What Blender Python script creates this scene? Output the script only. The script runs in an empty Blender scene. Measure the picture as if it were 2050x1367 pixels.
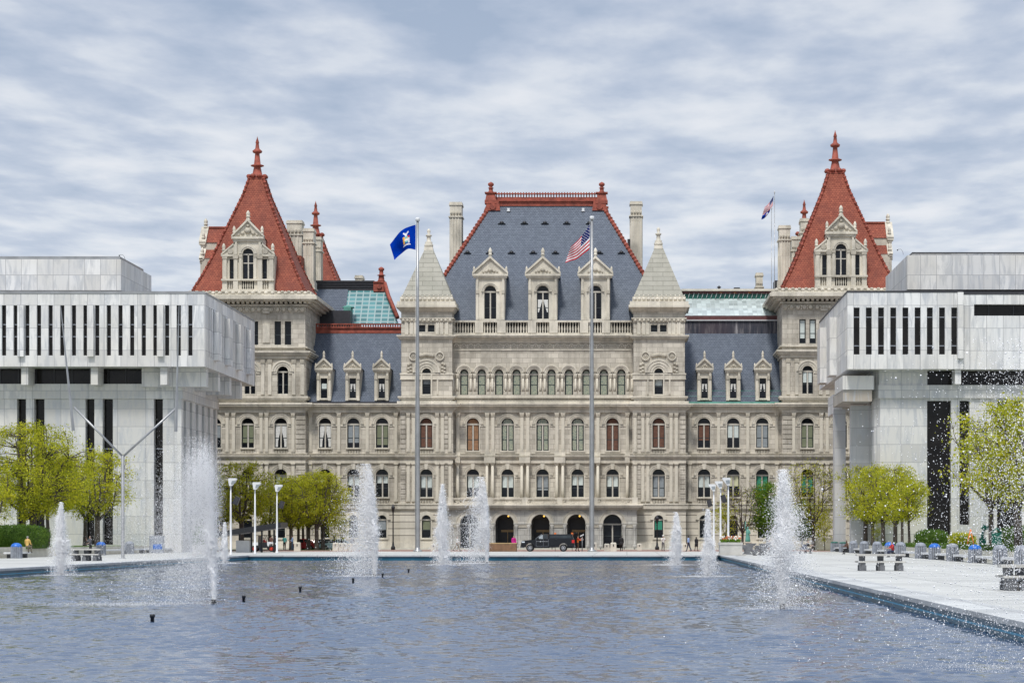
import bpy, bmesh, math, random
import numpy as np
from mathutils import Vector, Matrix
R = math.radians
rnd = random.Random(7)
scene = bpy.context.scene
COL = scene.collection
# camera constants: focal length in photo pixels, principal point, eye height
F, CX, HY, EYE = 4740.0, 1255.0, 1070.0, 1.85
def X(px, D): return (px-CX)*D/F
def Z(py, D): return EYE+(HY-py)*D/F
def S(n, D): return n*D/F

# ------------------------------------------------------------ node helpers
class NT:
    def __init__(s, nt): s.nt = nt; s.n = nt.nodes; s.l = nt.links
    def node(s, t, **kw):
        n = s.n.new(t)
        for k, v in kw.items():
            if k == 'ins':
                for a, b in v.items():
                    if hasattr(b, 'is_output'): s.l.new(b, n.inputs[a])
                    else: n.inputs[a].default_value = b
            else: setattr(n, k, v)
        return n
    def math(s, op, a, b=None, c=None, clamp=False):
        n = s.n.new('ShaderNodeMath'); n.operation = op; n.use_clamp = clamp
        for i, x in enumerate((a, b, c)):
            if x is None: continue
            if hasattr(x, 'is_output'): s.l.new(x, n.inputs[i])
            else: n.inputs[i].default_value = x
        return n.outputs[0]
    def mix(s, fac, a, b, mode='MIX'):
        n = s.n.new('ShaderNodeMix'); n.data_type = 'RGBA'; n.blend_type = mode
        for i, x in ((0, fac), (6, a), (7, b)):
            if hasattr(x, 'is_output'): s.l.new(x, n.inputs[i])
            elif i == 0: n.inputs[i].default_value = x
            else: n.inputs[i].default_value = (*x, 1) if len(x) == 3 else x
        return n.outputs[2]
    def noise(s, vec, scale, detail=4, rough=.55, dist=0, col=False):
        n = s.node('ShaderNodeTexNoise', ins={'Scale': scale, 'Detail': detail, 'Roughness': rough, 'Distortion': dist})
        if vec is not None: s.l.new(vec, n.inputs['Vector'])
        return n.outputs['Color' if col else 'Fac']
    def ramp(s, fac, stops):
        n = s.n.new('ShaderNodeValToRGB'); s.l.new(fac, n.inputs[0]); e = n.color_ramp.elements
        while len(e) > 1: e.remove(e[-1])
        e[0].position = stops[0][0]; c = stops[0][1]; e[0].color = (*c, 1) if len(c) == 3 else c
        for p, c in stops[1:]:
            x = e.new(p); x.color = (*c, 1) if len(c) == 3 else c
        return n.outputs[0]
    def mapr(s, v, a, b, c=0., d=1.):
        n = s.node('ShaderNodeMapRange', ins={1: a, 2: b, 3: c, 4: d}); s.l.new(v, n.inputs[0]); return n.outputs[0]
    def scalev(s, vec, sc):
        n = s.node('ShaderNodeMapping'); s.l.new(vec, n.inputs[0]); n.inputs['Scale'].default_value = sc; return n.outputs[0]

def new_mat(name):
    m = bpy.data.materials.new(name); m.use_nodes = True
    nt = m.node_tree; nt.nodes.clear(); t = NT(nt)
    out = t.node('ShaderNodeOutputMaterial'); b = t.node('ShaderNodeBsdfPrincipled')
    nt.links.new(b.outputs[0], out.inputs[0])
    return m, t, b, out
def seti(t, b, name, v):
    if hasattr(v, 'is_output'): t.l.new(v, b.inputs[name])
    else: b.inputs[name].default_value = (*v, 1) if isinstance(v, tuple) and len(v) == 3 else v
def plain(name, c, rough=.6, metal=0., var=.12, vs=3., bump=0., spec=.5, coat=0.):
    m, t, b, o = new_mat(name)
    tc = t.node('ShaderNodeTexCoord').outputs['Object']
    n = t.noise(tc, vs, 5)
    dark = tuple(x*(1-var) for x in c); lite = tuple(min(1, x*(1+var)) for x in c)
    seti(t, b, 'Base Color', t.ramp(n, [(.3, dark), (.7, lite)]))
    seti(t, b, 'Roughness', rough); seti(t, b, 'Metallic', metal); seti(t, b, 'Specular IOR Level', spec)
    if coat: seti(t, b, 'Coat Weight', coat)
    if bump:
        bn = t.node('ShaderNodeBump', ins={'Strength': bump, 'Distance': .05}); t.l.new(t.noise(tc, vs*4, 4), bn.inputs['Height'])
        t.l.new(bn.outputs[0], b.inputs['Normal'])
    return m
def facevec(t):
    """(u, height, 0): u runs along a wall whichever way it faces"""
    g = t.node('ShaderNodeNewGeometry'); tc = t.node('ShaderNodeTexCoord')
    sn = t.node('ShaderNodeSeparateXYZ'); t.l.new(g.outputs['True Normal'], sn.inputs[0])
    sp = t.node('ShaderNodeSeparateXYZ'); t.l.new(tc.outputs['Object'], sp.inputs[0])
    side = t.math('GREATER_THAN', t.math('ABSOLUTE', sn.outputs[0]), t.math('ABSOLUTE', sn.outputs[1]))
    u = t.math('ADD', t.math('MULTIPLY', sp.outputs[1], side), t.math('MULTIPLY', sp.outputs[0], t.math('SUBTRACT', 1, side)))
    up = t.math('GREATER_THAN', t.math('ABSOLUTE', sn.outputs[2]), .9)
    v = t.math('ADD', t.math('MULTIPLY', sp.outputs[1], up), t.math('MULTIPLY', sp.outputs[2], t.math('SUBTRACT', 1, up)))
    c = t.node('ShaderNodeCombineXYZ'); t.l.new(u, c.inputs[0]); t.l.new(v, c.inputs[1])
    return c.outputs[0], tc.outputs['Object']
def brick(t, vec, w, h, ms, offs=.5):
    n = t.node('ShaderNodeTexBrick', offset=offs, ins={'Color1': (0, 0, 0, 1), 'Color2': (1, 1, 1, 1), 'Mortar': (.5, .5, .5, 1), 'Scale': 1., 'Mortar Size': ms,
        'Mortar Smooth': .2, 'Bias': 0., 'Brick Width': w, 'Row Height': h}); t.l.new(vec, n.inputs['Vector'])
    return n.outputs['Color'], n.outputs['Fac']
def coursed(name, c1, c2, joint, w, h, ms, rough=.8, stain=.35, staincol=(.1, .1, .09), bump=.4, nscale=.25, spec=.3, offs=.5, streak=.12):
    m, t, b, o = new_mat(name)
    uv, ob = facevec(t)
    bc, bf = brick(t, uv, w, h, ms, offs)
    col = t.mix(bc, c1, c2)
    n1 = t.noise(ob, nscale, 6, .6)
    n2 = t.noise(t.scalev(ob, (1, 1, streak)), 1.1, 5, .6)
    st = t.math('MULTIPLY', t.mapr(t.math('ADD', t.math('MULTIPLY', n1, .5), t.math('MULTIPLY', n2, .5)), .44, .64), stain)
    col = t.mix(st, col, staincol)
    n3 = t.noise(ob, 6, 4)
    col = t.mix(t.mapr(n3, .3, .7, 0, .18), col, tuple(min(1, x*1.25) for x in c2))
    col = t.mix(t.math('MULTIPLY', bf, .85), col, joint)
    seti(t, b, 'Base Color', col); seti(t, b, 'Roughness', rough); seti(t, b, 'Specular IOR Level', spec)
    hgt = t.math('ADD', t.math('MULTIPLY', bf, -1.), t.math('MULTIPLY', n3, .5))
    bn = t.node('ShaderNodeBump', ins={'Strength': bump, 'Distance': .04}); t.l.new(hgt, bn.inputs['Height']); t.l.new(bn.outputs[0], b.inputs['Normal'])
    return m
def marble(name, base=(.67, .67, .665), w=1.75, h=2.35):
    m, t, b, o = new_mat(name)
    uv, ob = facevec(t)
    bc, bf = brick(t, uv, w, h, .028, 0.)
    per = t.math('MULTIPLY', bc, 40.)
    off = t.node('ShaderNodeVectorMath', operation='ADD'); t.l.new(ob, off.inputs[0])
    c3 = t.node('ShaderNodeCombineXYZ'); t.l.new(per, c3.inputs[0]); t.l.new(per, c3.inputs[1]); t.l.new(c3.outputs[0], off.inputs[1])
    rot = t.node('ShaderNodeMapping'); t.l.new(off.outputs[0], rot.inputs[0]); rot.inputs['Rotation'].default_value = (0, .45, 0); rot.inputs['Scale'].default_value = (1.3, 1.3, .28)
    v = t.noise(rot.outputs[0], .9, 8, .62, 1.2)
    vein = t.mapr(v, .47, .62, 0, .75)
    tone = t.mix(bc, tuple(x*.80 for x in base), tuple(min(1, x*1.12) for x in base))
    col = t.mix(vein, tone, (.40, .42, .45))
    warm = t.noise(ob, .12, 4)
    col = t.mix(t.mapr(warm, .42, .68, 0, .5), col, (.58, .54, .46))
    drip = t.noise(t.scalev(ob, (1.6, 1.6, .08)), 1., 4)
    col = t.mix(t.mapr(drip, .56, .74, 0, .5), col, (.30, .31, .33))
    col = t.mix(t.math('MULTIPLY', bf, .85), col, (.26, .26, .27))
    seti(t, b, 'Base Color', col); seti(t, b, 'Roughness', .55)
    return m

M = {}
M['stone'] = coursed('granite_ashlar', (.40, .37, .31), (.63, .585, .50), (.24, .21, .17), 1.35, .62, .02, stain=.8, staincol=(.20, .18, .15), bump=.4)  # wall colour kept darker than the trim, standing in for shade in recesses
M['trim'] = coursed('carved_granite', (.55, .51, .42), (.68, .63, .535), (.34, .30, .25), 1.6, 5., .012, stain=.7, staincol=(.22, .21, .18), bump=.2, streak=.3)
M['rustic'] = coursed('rusticated_granite', (.50, .46, .385), (.62, .575, .485), (.12, .105, .09), 60., .88, .05, stain=.45, staincol=(.2, .19, .17), bump=1.)
M['porch'] = coursed('porch_granite', (.40, .385, .35), (.55, .53, .48), (.20, .19, .17), 1.1, .6, .02, stain=.75, staincol=(.2, .2, .19), bump=.3)
M['carve'] = coursed('carved_relief', (.38, .345, .28), (.50, .46, .38), (.3, .28, .25), 2., 5., .01, stain=.6, staincol=(.16, .15, .13), bump=.3)
M['pyr'] = coursed('stone_spire', (.33, .32, .275), (.40, .385, .33), (.17, .165, .14), 2.6, .62, .03, stain=.5, staincol=(.24, .235, .19), bump=.5)
M['slate'] = coursed('blue_slate', (.080, .098, .130), (.125, .148, .188), (.035, .045, .06), .34, .24, .02, rough=.6, stain=.45, staincol=(.07, .085, .12), bump=.5, nscale=.18)
M['tile'] = coursed('red_clay_tile', (.215, .052, .032), (.33, .095, .055), (.09, .025, .018), .35, .26, .02, rough=.75, stain=.6, staincol=(.12, .038, .03), bump=.5)
M['redtrim'] = plain('red_terracotta', (.27, .062, .038), .7, var=.4, vs=1.6)
M['marble'] = marble('white_marble')
M['marbleb'] = marble('brown_stained_marble', (.34, .30, .25), 3.0, 1.9)
M['marble2'] = marble('warm_marble', (.58, .575, .555), 3.0, 1.9)
M['marbleg'] = marble('grey_marble', (.44, .445, .455), 3.0, 1.9)
M['glass'] = plain('dark_window_glass', (.008, .010, .014), .10, var=.5, vs=.8, spec=.28)
M['glassg'] = plain('smoked_slot_glass', (.010, .009, .008), .10, var=.6, vs=.7, spec=.25)
M['sash'] = plain('dark_sash_paint', (.022, .03, .032), .5)
M['mull'] = plain('stone_mullion', (.50, .47, .41), .8, vs=2.)
M['wtan'] = plain('brown_shade', (.12, .055, .035), .8, var=.3)
M['wtan2'] = plain('tan_shade', (.27, .15, .08), .8, var=.25)
M['wgreen'] = plain('olive_blind', (.17, .19, .12), .8, var=.12)
M['wteal'] = plain('emerald_blind', (.03, .25, .16), .7, var=.15)
M['wwhite'] = plain('pale_blind', (.56, .62, .60), .75, var=.08)
M['wcream'] = plain('cream_blind', (.55, .55, .36), .75, var=.08)
M['wgrey'] = plain('grey_blind', (.24, .27, .29), .75, var=.15)
M['curtain'] = plain('net_curtain', (.62, .62, .6), .85, var=.2, vs=8)
M['copper'] = plain('verdigris', (.10, .30, .25), .7, var=.3, vs=1.5)
M['dark'] = plain('dark_metal_roof', (.028, .028, .034), .5, var=.3)
M['maroon'] = plain('maroon_fascia', (.10, .035, .035), .6, var=.3)
M['black'] = plain('black_paint', (.012, .013, .016), .4)
M['white'] = plain('white_paint', (.64, .65, .66), .4, var=.05)
M['steel'] = plain('brushed_steel', (.33, .335, .34), .42, metal=.6, var=.2, vs=.6)
M['conc'] = plain('cast_concrete', (.46, .45, .42), .85, var=.15, vs=1.2, bump=.2)
M['cream'] = plain('cream_concrete', (.60, .57, .48), .85, var=.12, vs=1.2)
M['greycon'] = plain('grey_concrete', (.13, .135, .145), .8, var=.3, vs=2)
M['slat'] = plain('grey_slat', (.24, .26, .30), .6, var=.25, vs=4)
M['bluebag'] = plain('blue_bag', (.01, .12, .48), .35, var=.15)
M['wood'] = plain('varnished_wood', (.17, .09, .045), .5, var=.3, vs=2)
M['woodl'] = plain('pale_wood_rim', (.48, .33, .16), .5, var=.2, vs=2)
M['rust'] = plain('rusty_vent', (.30, .12, .05), .8)
M['teal'] = plain('green_enamel', (.01, .12, .09), .4, var=.2)
def band_stain():
    m, t, b, o = new_mat('stained_metal_band')
    ob = t.node('ShaderNodeTexCoord').outputs['Object']
    n = t.noise(t.scalev(ob, (1, 1, .12)), 2.2, 6, .6); n2 = t.noise(t.scalev(ob, (1, 1, .3)), .25, 3)
    c = t.ramp(n, [(.35, (.015, .02, .035)), (.5, (.045, .045, .06)), (.62, (.16, .15, .16)), (.72, (.35, .34, .35))])
    c = t.mix(t.mapr(n2, .50, .68, 0, .45), c, (.05, .025, .035))
    seti(t, b, 'Base Color', c); seti(t, b, 'Roughness', .6); return m
M['bandst'] = band_stain()
def skylight(name, glass, bar, w, h, ms):
    m, t, b, o = new_mat(name)
    uv, ob = facevec(t); bc, bf = brick(t, uv, w, h, ms, 0.)
    g = t.mix(bc, tuple(x*.7 for x in glass), tuple(min(1, x*1.25) for x in glass))
    seti(t, b, 'Base Color', t.mix(bf, g, bar)); seti(t, b, 'Roughness', t.math('ADD', .15, t.math('MULTIPLY', bf, .4))); return m
M['skyl'] = skylight('teal_glazing', (.085, .215, .225), (.27, .36, .36), .95, .62, .09)
M['skyp'] = skylight('pale_glazing', (.44, .50, .49), (.34, .40, .39), .62, .9, .03)
def stained():
    m, t, b, o = new_mat('stained_glass')
    ob = t.node('ShaderNodeTexCoord').outputs['Object']
    v = t.node('ShaderNodeTexVoronoi', ins={'Scale': 7.}); t.l.new(ob, v.inputs['Vector'])
    c = t.ramp(v.outputs['Distance'], [(.15, (.10, .14, .13)), (.4, (.42, .42, .30)), (.75, (.16, .21, .18))])
    seti(t, b, 'Base Color', c); seti(t, b, 'Roughness', .3); return m
M['stained'] = stained()
def leafmat(name, a, bcol, c):
    m, t, b, o = new_mat(name)
    g = t.node('ShaderNodeNewGeometry'); oi = t.node('ShaderNodeObjectInfo')
    n = t.noise(g.outputs['Position'], .75, 3)
    r = t.math('ADD', t.math('MULTIPLY', n, .7), t.math('MULTIPLY', g.outputs['Random Per Island'], .3))
    col = t.ramp(r, [(.34, a), (.5, bcol), (.66, c)])
    col = t.mix(t.math('MULTIPLY', oi.outputs['Random'], .18), col, a)
    seti(t, b, 'Base Color', col); seti(t, b, 'Roughness', .6); seti(t, b, 'Specular IOR Level', .3)
    tr = t.node('ShaderNodeBsdfTranslucent'); t.l.new(col, tr.inputs[0])
    mx = t.node('ShaderNodeMixShader', ins={0: .45}); t.l.new(b.outputs[0], mx.inputs[1]); t.l.new(tr.outputs[0], mx.inputs[2]); t.l.new(mx.outputs[0], o.inputs[0])
    return m
M['leaf'] = leafmat('spring_leaves', (.24, .275, .016), (.44, .455, .02), (.62, .575, .03))
M['leaf2'] = leafmat('fresh_green_leaves', (.06, .14, .012), (.12, .25, .015), (.24, .36, .025))
M['leafd'] = leafmat('hedge_leaves', (.04, .085, .012), (.08, .16, .018), (.15, .24, .03))
M['bark'] = plain('tree_bark', (.075, .06, .05), .9, var=.35, vs=3, bump=.4)
def grassm():
    m, t, b, o = new_mat('lawn'); ob = t.node('ShaderNodeTexCoord').outputs['Object']
    n = t.noise(ob, 3, 6); seti(t, b, 'Base Color', t.ramp(n, [(.3, (.05, .10, .015)), (.7, (.12, .19, .03))])); seti(t, b, 'Roughness', .9); return m
M['grass'] = grassm()
def paving(name, a, bb, joint, w, h, ms):
    m, t, b, o = new_mat(name); ob = t.node('ShaderNodeTexCoord').outputs['Object']
    bc, bf = brick(t, ob, w, h, ms, 0.)
    n = t.noise(t.scalev(ob, (.35, 1, 1)), .5, 6, .6); n2 = t.noise(t.scalev(ob, (.25, 1, 1)), 3, 4)
    c = t.mix(bc, a, bb); c = t.mix(t.mapr(n, .42, .66, 0, .6), c, tuple(x*.68 for x in a)); c = t.mix(t.mapr(n2, .55, .75, 0, .3), c, tuple(x*.55 for x in a))
    c = t.mix(t.math('MULTIPLY', bf, .7), c, joint)
    seti(t, b, 'Base Color', c); seti(t, b, 'Roughness', t.mapr(n, .3, .7, .75, .5)); return m
M['pave'] = paving('plaza_stone', (.46, .46, .435), (.56, .56, .53), (.27, .27, .26), 3.05, 3.05, .06)
M['copg'] = paving('coping_stone', (.40, .41, .41), (.55, .56, .55), (.28, .28, .28), 3.05, 3.05, .05)
M['pinkp'] = paving('red_brick_paving', (.30, .17, .14), (.36, .21, .17), (.2, .13, .11), .6, .3, .03)
M['asph'] = paving('asphalt', (.055, .055, .056), (.06, .06, .06), (.055, .055, .055), 5, 5, .01)
M['poolw'] = plain('teal_pool_paint', (.008, .10, .16), .35, var=.35, vs=.8)
M['cyan'] = plain('cyan_stripe', (.05, .38, .58), .4)
def waterm():
    m, t, b, o = new_mat('pool_water')
    g = t.node('ShaderNodeNewGeometry'); p = g.outputs['Position']
    acc = None
    for sc, k in (((4.5, 7., 1), .10), ((12, 18, 1), .10)):
        n = t.node('ShaderNodeTexNoise', ins={'Scale': 1., 'Detail': 2.5, 'Roughness': .55, 'Distortion': .6}); t.l.new(t.scalev(p, sc), n.inputs['Vector'])
        v = t.node('ShaderNodeVectorMath', operation='SUBTRACT', ins={1: (.5, .5, .5)}); t.l.new(n.outputs['Color'], v.inputs[0])
        v2 = t.node('ShaderNodeVectorMath', operation='MULTIPLY', ins={1: (k*1.1, k*1.3, 0)}); t.l.new(v.outputs[0], v2.inputs[0])
        if acc is None: acc = v2.outputs[0]
        else:
            q = t.node('ShaderNodeVectorMath', operation='ADD'); t.l.new(acc, q.inputs[0]); t.l.new(v2.outputs[0], q.inputs[1]); acc = q.outputs[0]
    q = t.node('ShaderNodeVectorMath', operation='ADD'); t.l.new(acc, q.inputs[0]); t.l.new(g.outputs['Normal'], q.inputs[1])
    nn = t.node('ShaderNodeVectorMath', operation='NORMALIZE'); t.l.new(q.outputs[0], nn.inputs[0]); t.l.new(nn.outputs[0], b.inputs['Normal'])
    seti(t, b, 'Base Color', (.056, .088, .150)); seti(t, b, 'Roughness', .05); seti(t, b, 'IOR', 1.33)
    return m
M['water'] = waterm()
def sprayw():
    m, t, b, o = new_mat('spray_water')
    d = t.node('ShaderNodeBsdfDiffuse', ins={0: (1, 1, 1, 1)}); t.l.new(d.outputs[0], o.inputs[0]); t.n.remove(b)
    return m
M['spray'] = sprayw()

# ------------------------------------------------------------ mesh helpers
ORG = {}
SPLIT = {'finial', 'mullion', 'dormer_pilasters', 'dormer_roof', 'window_frame', 'glass', 'roof_plant_box', 'headlight', 'tail_light', 'bumper', 'cab_windows', 'canopy_window', 'windows', 'roof_vents', 'roof_lights', 'curtain', 'blind',
    'carved_mouldings', 'tower_mouldings', 'rear_walls', 'roof_rail', 'balustrade_ground', 'dormer_balustrade', 'tower_cornice', 'cornice', 'arcade_mouldings', 'roof_edge', 'vestibule', 'red_pinnacle', 'lower_block', 'pier', 'door_seams', 'chandelier', 'plinth', 'fascia', 'stool', 'grille'}
class MB:
    def __init__(s): s.v = []; s.f = []; s.m = []; s.sm = []
    def add(s, pts, faces, m=0, smooth=False):
        k = len(s.v); s.v += [tuple(p) for p in pts]
        for f in faces: s.f.append(tuple(k+i for i in f)); s.m.append(m); s.sm.append(smooth)
    def quad(s, a, b, c, d, m=0): s.add((a, b, c, d), ((0, 1, 2, 3),), m)
    def poly(s, pts, m=0): s.add(pts, (tuple(range(len(pts))),), m)
    def box(s, x0, x1, y0, y1, z0, z1, m=0):
        s.add([(x0,y0,z0),(x1,y0,z0),(x1,y1,z0),(x0,y1,z0),(x0,y0,z1),(x1,y0,z1),(x1,y1,z1),(x0,y1,z1)],
              [(0,3,2,1),(4,5,6,7),(0,1,5,4),(1,2,6,5),(2,3,7,6),(3,0,4,7)], m)
    def frus(s, c0, h0, z0, c1, h1, z1, m=0, cap=True):
        """frustum: centre (x,y) and half sizes (hx,hy) at two heights"""
        p = [(c0[0]+a*h0[0], c0[1]+b*h0[1], z0) for a, b in ((-1,-1),(1,-1),(1,1),(-1,1))]
        q = [(c1[0]+a*h1[0], c1[1]+b*h1[1], z1) for a, b in ((-1,-1),(1,-1),(1,1),(-1,1))]
        fs = [(0,1,5,4),(1,2,6,5),(2,3,7,6),(3,0,4,7)]
        if cap: fs += [(0,3,2,1),(4,5,6,7)]
        s.add(p+q, fs, m)
    def prism(s, poly, y0, y1, m=0):
        """poly = [(x,z)...] extruded from y0 to y1"""
        n = len(poly)
        s.add([(x, y0, z) for x, z in poly]+[(x, y1, z) for x, z in poly],
              [tuple(range(n)), tuple(range(2*n-1, n-1, -1))]+[(i, (i+1) % n, n+(i+1) % n, n+i) for i in range(n)], m)
    def prismx(s, poly, x0, x1, m=0):
        n = len(poly)
        s.add([(x0, y, z) for y, z in poly]+[(x1, y, z) for y, z in poly],
              [tuple(range(n)), tuple(range(2*n-1, n-1, -1))]+[(i, (i+1) % n, n+(i+1) % n, n+i) for i in range(n)], m)
    def tube(s, pts, rad, n=6, m=0, caps=True, smooth=True):
        k = len(s.v); P = [Vector(p) for p in pts]; N = len(P)
        for i, p in enumerate(P):
            d = (P[min(i+1, N-1)]-P[max(i-1, 0)]).normalized()
            a = d.orthogonal().normalized() if abs(d.z) < .99 else Vector((1, 0, 0))
            a = (a-d*a.dot(d)).normalized(); b = d.cross(a)
            r = rad[i] if isinstance(rad, (list, tuple)) else rad
            for j in range(n):
                t = 2*math.pi*j/n; s.v.append(tuple(p+a*math.cos(t)*r+b*math.sin(t)*r))
        for i in range(N-1):
            for j in range(n):
                s.f.append((k+i*n+j, k+i*n+(j+1) % n, k+(i+1)*n+(j+1) % n, k+(i+1)*n+j)); s.m.append(m); s.sm.append(smooth)
        if caps:
            s.f.append(tuple(k+j for j in range(n-1, -1, -1))); s.m.append(m); s.sm.append(False)
            s.f.append(tuple(k+(N-1)*n+j for j in range(n))); s.m.append(m); s.sm.append(False)
    def lathe(s, cx, cy, prof, n=10, m=0, smooth=True):
        k = len(s.v)
        for r, z in prof:
            for j in range(n):
                t = 2*math.pi*(j+.5)/n; s.v.append((cx+r*math.cos(t), cy+r*math.sin(t), z))
        for i in range(len(prof)-1):
            for j in range(n):
                s.f.append((k+i*n+j, k+i*n+(j+1) % n, k+(i+1)*n+(j+1) % n, k+(i+1)*n+j)); s.m.append(m); s.sm.append(smooth)
        s.f.append(tuple(k+(len(prof)-1)*n+j for j in range(n))); s.m.append(m); s.sm.append(False)
        s.f.append(tuple(k+j for j in range(n-1, -1, -1))); s.m.append(m); s.sm.append(False)
    def ball(s, c, r, m=0, sz=1., n=8, k=5):
        s.lathe(c[0], c[1], [(max(.001, r*math.sin(math.pi*i/k)), c[2]-r*sz*math.cos(math.pi*i/k)) for i in range(k+1)], n, m)
    def arc(s, cx, zc, ri, ro, y0, y1, a0=0, a1=180, n=14, m=0, sx=1.):
        """ring segment standing in the facade plane, from y0 (front) to y1"""
        for i in range(n):
            t0 = R(a0+(a1-a0)*i/n); t1 = R(a0+(a1-a0)*(i+1)/n)
            a = (cx+math.cos(t0)*ri*sx, zc+math.sin(t0)*ri); b = (cx+math.cos(t0)*ro*sx, zc+math.sin(t0)*ro)
            c = (cx+math.cos(t1)*ro*sx, zc+math.sin(t1)*ro); d = (cx+math.cos(t1)*ri*sx, zc+math.sin(t1)*ri)
            s.add([(p[0], y0, p[1]) for p in (a, b, c, d)]+[(p[0], y1, p[1]) for p in (a, b, c, d)],
                  [(0,1,2,3),(1,5,6,2),(0,3,7,4)], m)
    def disc(s, cx, zc, r, y0, y1, n=14, m=0):
        s.prism([(cx+r*math.cos(2*math.pi*i/n), zc+r*math.sin(2*math.pi*i/n)) for i in range(n)], y0, y1, m)
    def mesh(s, name, mats, off=(0, 0, 0)):
        me = bpy.data.meshes.new(name)
        me.from_pydata([(x-off[0], y-off[1], z-off[2]) for x, y, z in s.v], [], s.f)
        for q in mats: me.materials.append(M[q] if isinstance(q, str) else q)
        if len(mats) > 1: me.polygons.foreach_set('material_index', s.m)
        me.polygons.foreach_set('use_smooth', s.sm); me.update()
        return me
    def split(s, gap=.03):
        """separate pieces as meshes of their own: pieces whose boxes do not touch"""
        p = list(range(len(s.v)))
        def f(a):
            while p[a] != a: p[a] = p[p[a]]; a = p[a]
            return a
        for fc in s.f:
            a = f(fc[0])
            for q in fc[1:]:
                b = f(q)
                if b != a: p[b] = a
        bb = {}
        for i, c in enumerate(s.v):
            q = bb.setdefault(f(i), [*c, *c])
            for k in range(3): q[k] = min(q[k], c[k]); q[k+3] = max(q[k+3], c[k])
        ks = list(bb); g = {k: k for k in ks}
        if len(ks) > 400: return [s]
        def h(a):
            while g[a] != a: a = g[a]
            return a
        for i, a in enumerate(ks):
            for b in ks[:i]:
                A, B = bb[a], bb[b]
                if all(A[k] <= B[k+3]+gap and B[k] <= A[k+3]+gap for k in range(3)):
                    x, y = h(a), h(b)
                    if x != y: g[x] = y
        out = {}
        for fc, m, sm in zip(s.f, s.m, s.sm):
            r = h(f(fc[0])); e = out.setdefault(r, (MB(), {})); mb, mp = e
            for i in fc:
                if i not in mp: mp[i] = len(mb.v); mb.v.append(s.v[i])
            mb.f.append(tuple(mp[i] for i in fc)); mb.m.append(m); mb.sm.append(sm)
        return sorted([e[0] for e in out.values()], key=lambda q: -len(q.f))
    def build(s, name, mats, parent=None, loc=None):
        """world coordinates in; local to the thing's origin out"""
        if isinstance(mats, str): mats = [mats]
        if name in SPLIT and parent is not None:
            ps = s.split()
            if 1 < len(ps) <= 24:
                first = ps[0].build_(name, mats, parent, loc)
                for q in ps[1:]: q.build_(name, mats, parent, loc)
                return first
        return s.build_(name, mats, parent, loc)
    def build_(s, name, mats, parent=None, loc=None):
        if parent is not None: off = ORG[parent.name]
        else: off = loc or (0, 0, 0)
        o = bpy.data.objects.new(name, s.mesh(name, mats, off)); COL.objects.link(o)
        if parent is not None: o.parent = parent; ORG[o.name] = off
        else: o.location = off; ORG[o.name] = off
        return o
def inst(name, me, parent, loc):
    """child object sharing a mesh, at world position loc (a copy inside its thing)"""
    o = bpy.data.objects.new(name, me); COL.objects.link(o); o.parent = parent
    pf = ORG[parent.name]; o.location = (loc[0]-pf[0], loc[1]-pf[1], loc[2]-pf[2]); ORG[o.name] = loc
    return o
def tag(o, label=None, cat=None, group=None, kind=None):
    if label: o['label'] = label
    if cat: o['category'] = cat
    if group: o['group'] = group
    if kind: o['kind'] = kind
    return o
def thing(name, loc, label, cat, group=None, rz=0):
    o = bpy.data.objects.new(name, None); COL.objects.link(o); o.location = loc; o.rotation_euler.z = rz
    o.empty_display_size = .5; ORG[o.name] = tuple(loc) if rz == 0 else tuple(loc)
    return tag(o, label, cat, group)
def kids(o): return [c for c in o.children]
def copy_tree(o, parent=None):
    c = o.copy(); COL.objects.link(c); c.parent = parent
    for ch in list(o.children): copy_tree(ch, c)
    return c

def wall(mb, u0, u1, z0, z1, ops, tf=None, dep=.35, m=0, n=10):
    """a wall face with real openings; ops = (cx, w, sill, top or springing, arched, under or None)"""
    if tf is None: tf = lambda u, d, z: (u, d, z)
    def q(a, b, c, d): mb.quad(*(tf(*p) for p in (a, b, c, d)), m)
    def rect(a, b, c, d):
        if b-a > 1e-4 and d-c > 1e-4: q((a, 0, c), (b, 0, c), (b, 0, d), (a, 0, d))
    cur = u0
    for cx, w, zs, zt, arch, under in sorted(ops, key=lambda o: o[0]):
        a, b = cx-w/2, cx+w/2
        rect(cur, a, z0, z1)
        low = z0
        if under:
            ua, ub = under; rect(a, b, z0, ua); dd = dep*.8
            q((a, dd, ua), (b, dd, ua), (b, dd, ub), (a, dd, ub))
            q((a, 0, ua), (a, dd, ua), (a, dd, ub), (a, 0, ub)); q((b, 0, ua), (b, dd, ua), (b, dd, ub), (b, 0, ub))
            q((a, 0, ua), (b, 0, ua), (b, dd, ua), (a, dd, ua)); q((a, 0, ub), (b, 0, ub), (b, dd, ub), (a, dd, ub)); low = ub
        rect(a, b, low, zs)
        q((a, 0, zs), (b, 0, zs), (b, dep, zs), (a, dep, zs))
        q((a, 0, zs), (a, dep, zs), (a, dep, zt), (a, 0, zt)); q((b, 0, zs), (b, dep, zs), (b, dep, zt), (b, 0, zt))
        if arch:
            r = w/2; pr = None
            for i in range(n+1):
                t = math.pi*(1-i/n); p = (cx+r*math.cos(t), zt+r*math.sin(t))
                if pr:
                    q((pr[0], 0, pr[1]), (p[0], 0, p[1]), (p[0], 0, z1), (pr[0], 0, z1))
                    q((pr[0], 0, pr[1]), (p[0], 0, p[1]), (p[0], dep, p[1]), (pr[0], dep, pr[1]))
                pr = p
        else:
            q((a, 0, zt), (b, 0, zt), (b, dep, zt), (a, dep, zt)); rect(a, b, zt, z1)
        cur = b
    rect(cur, u1, z0, z1)
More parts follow.
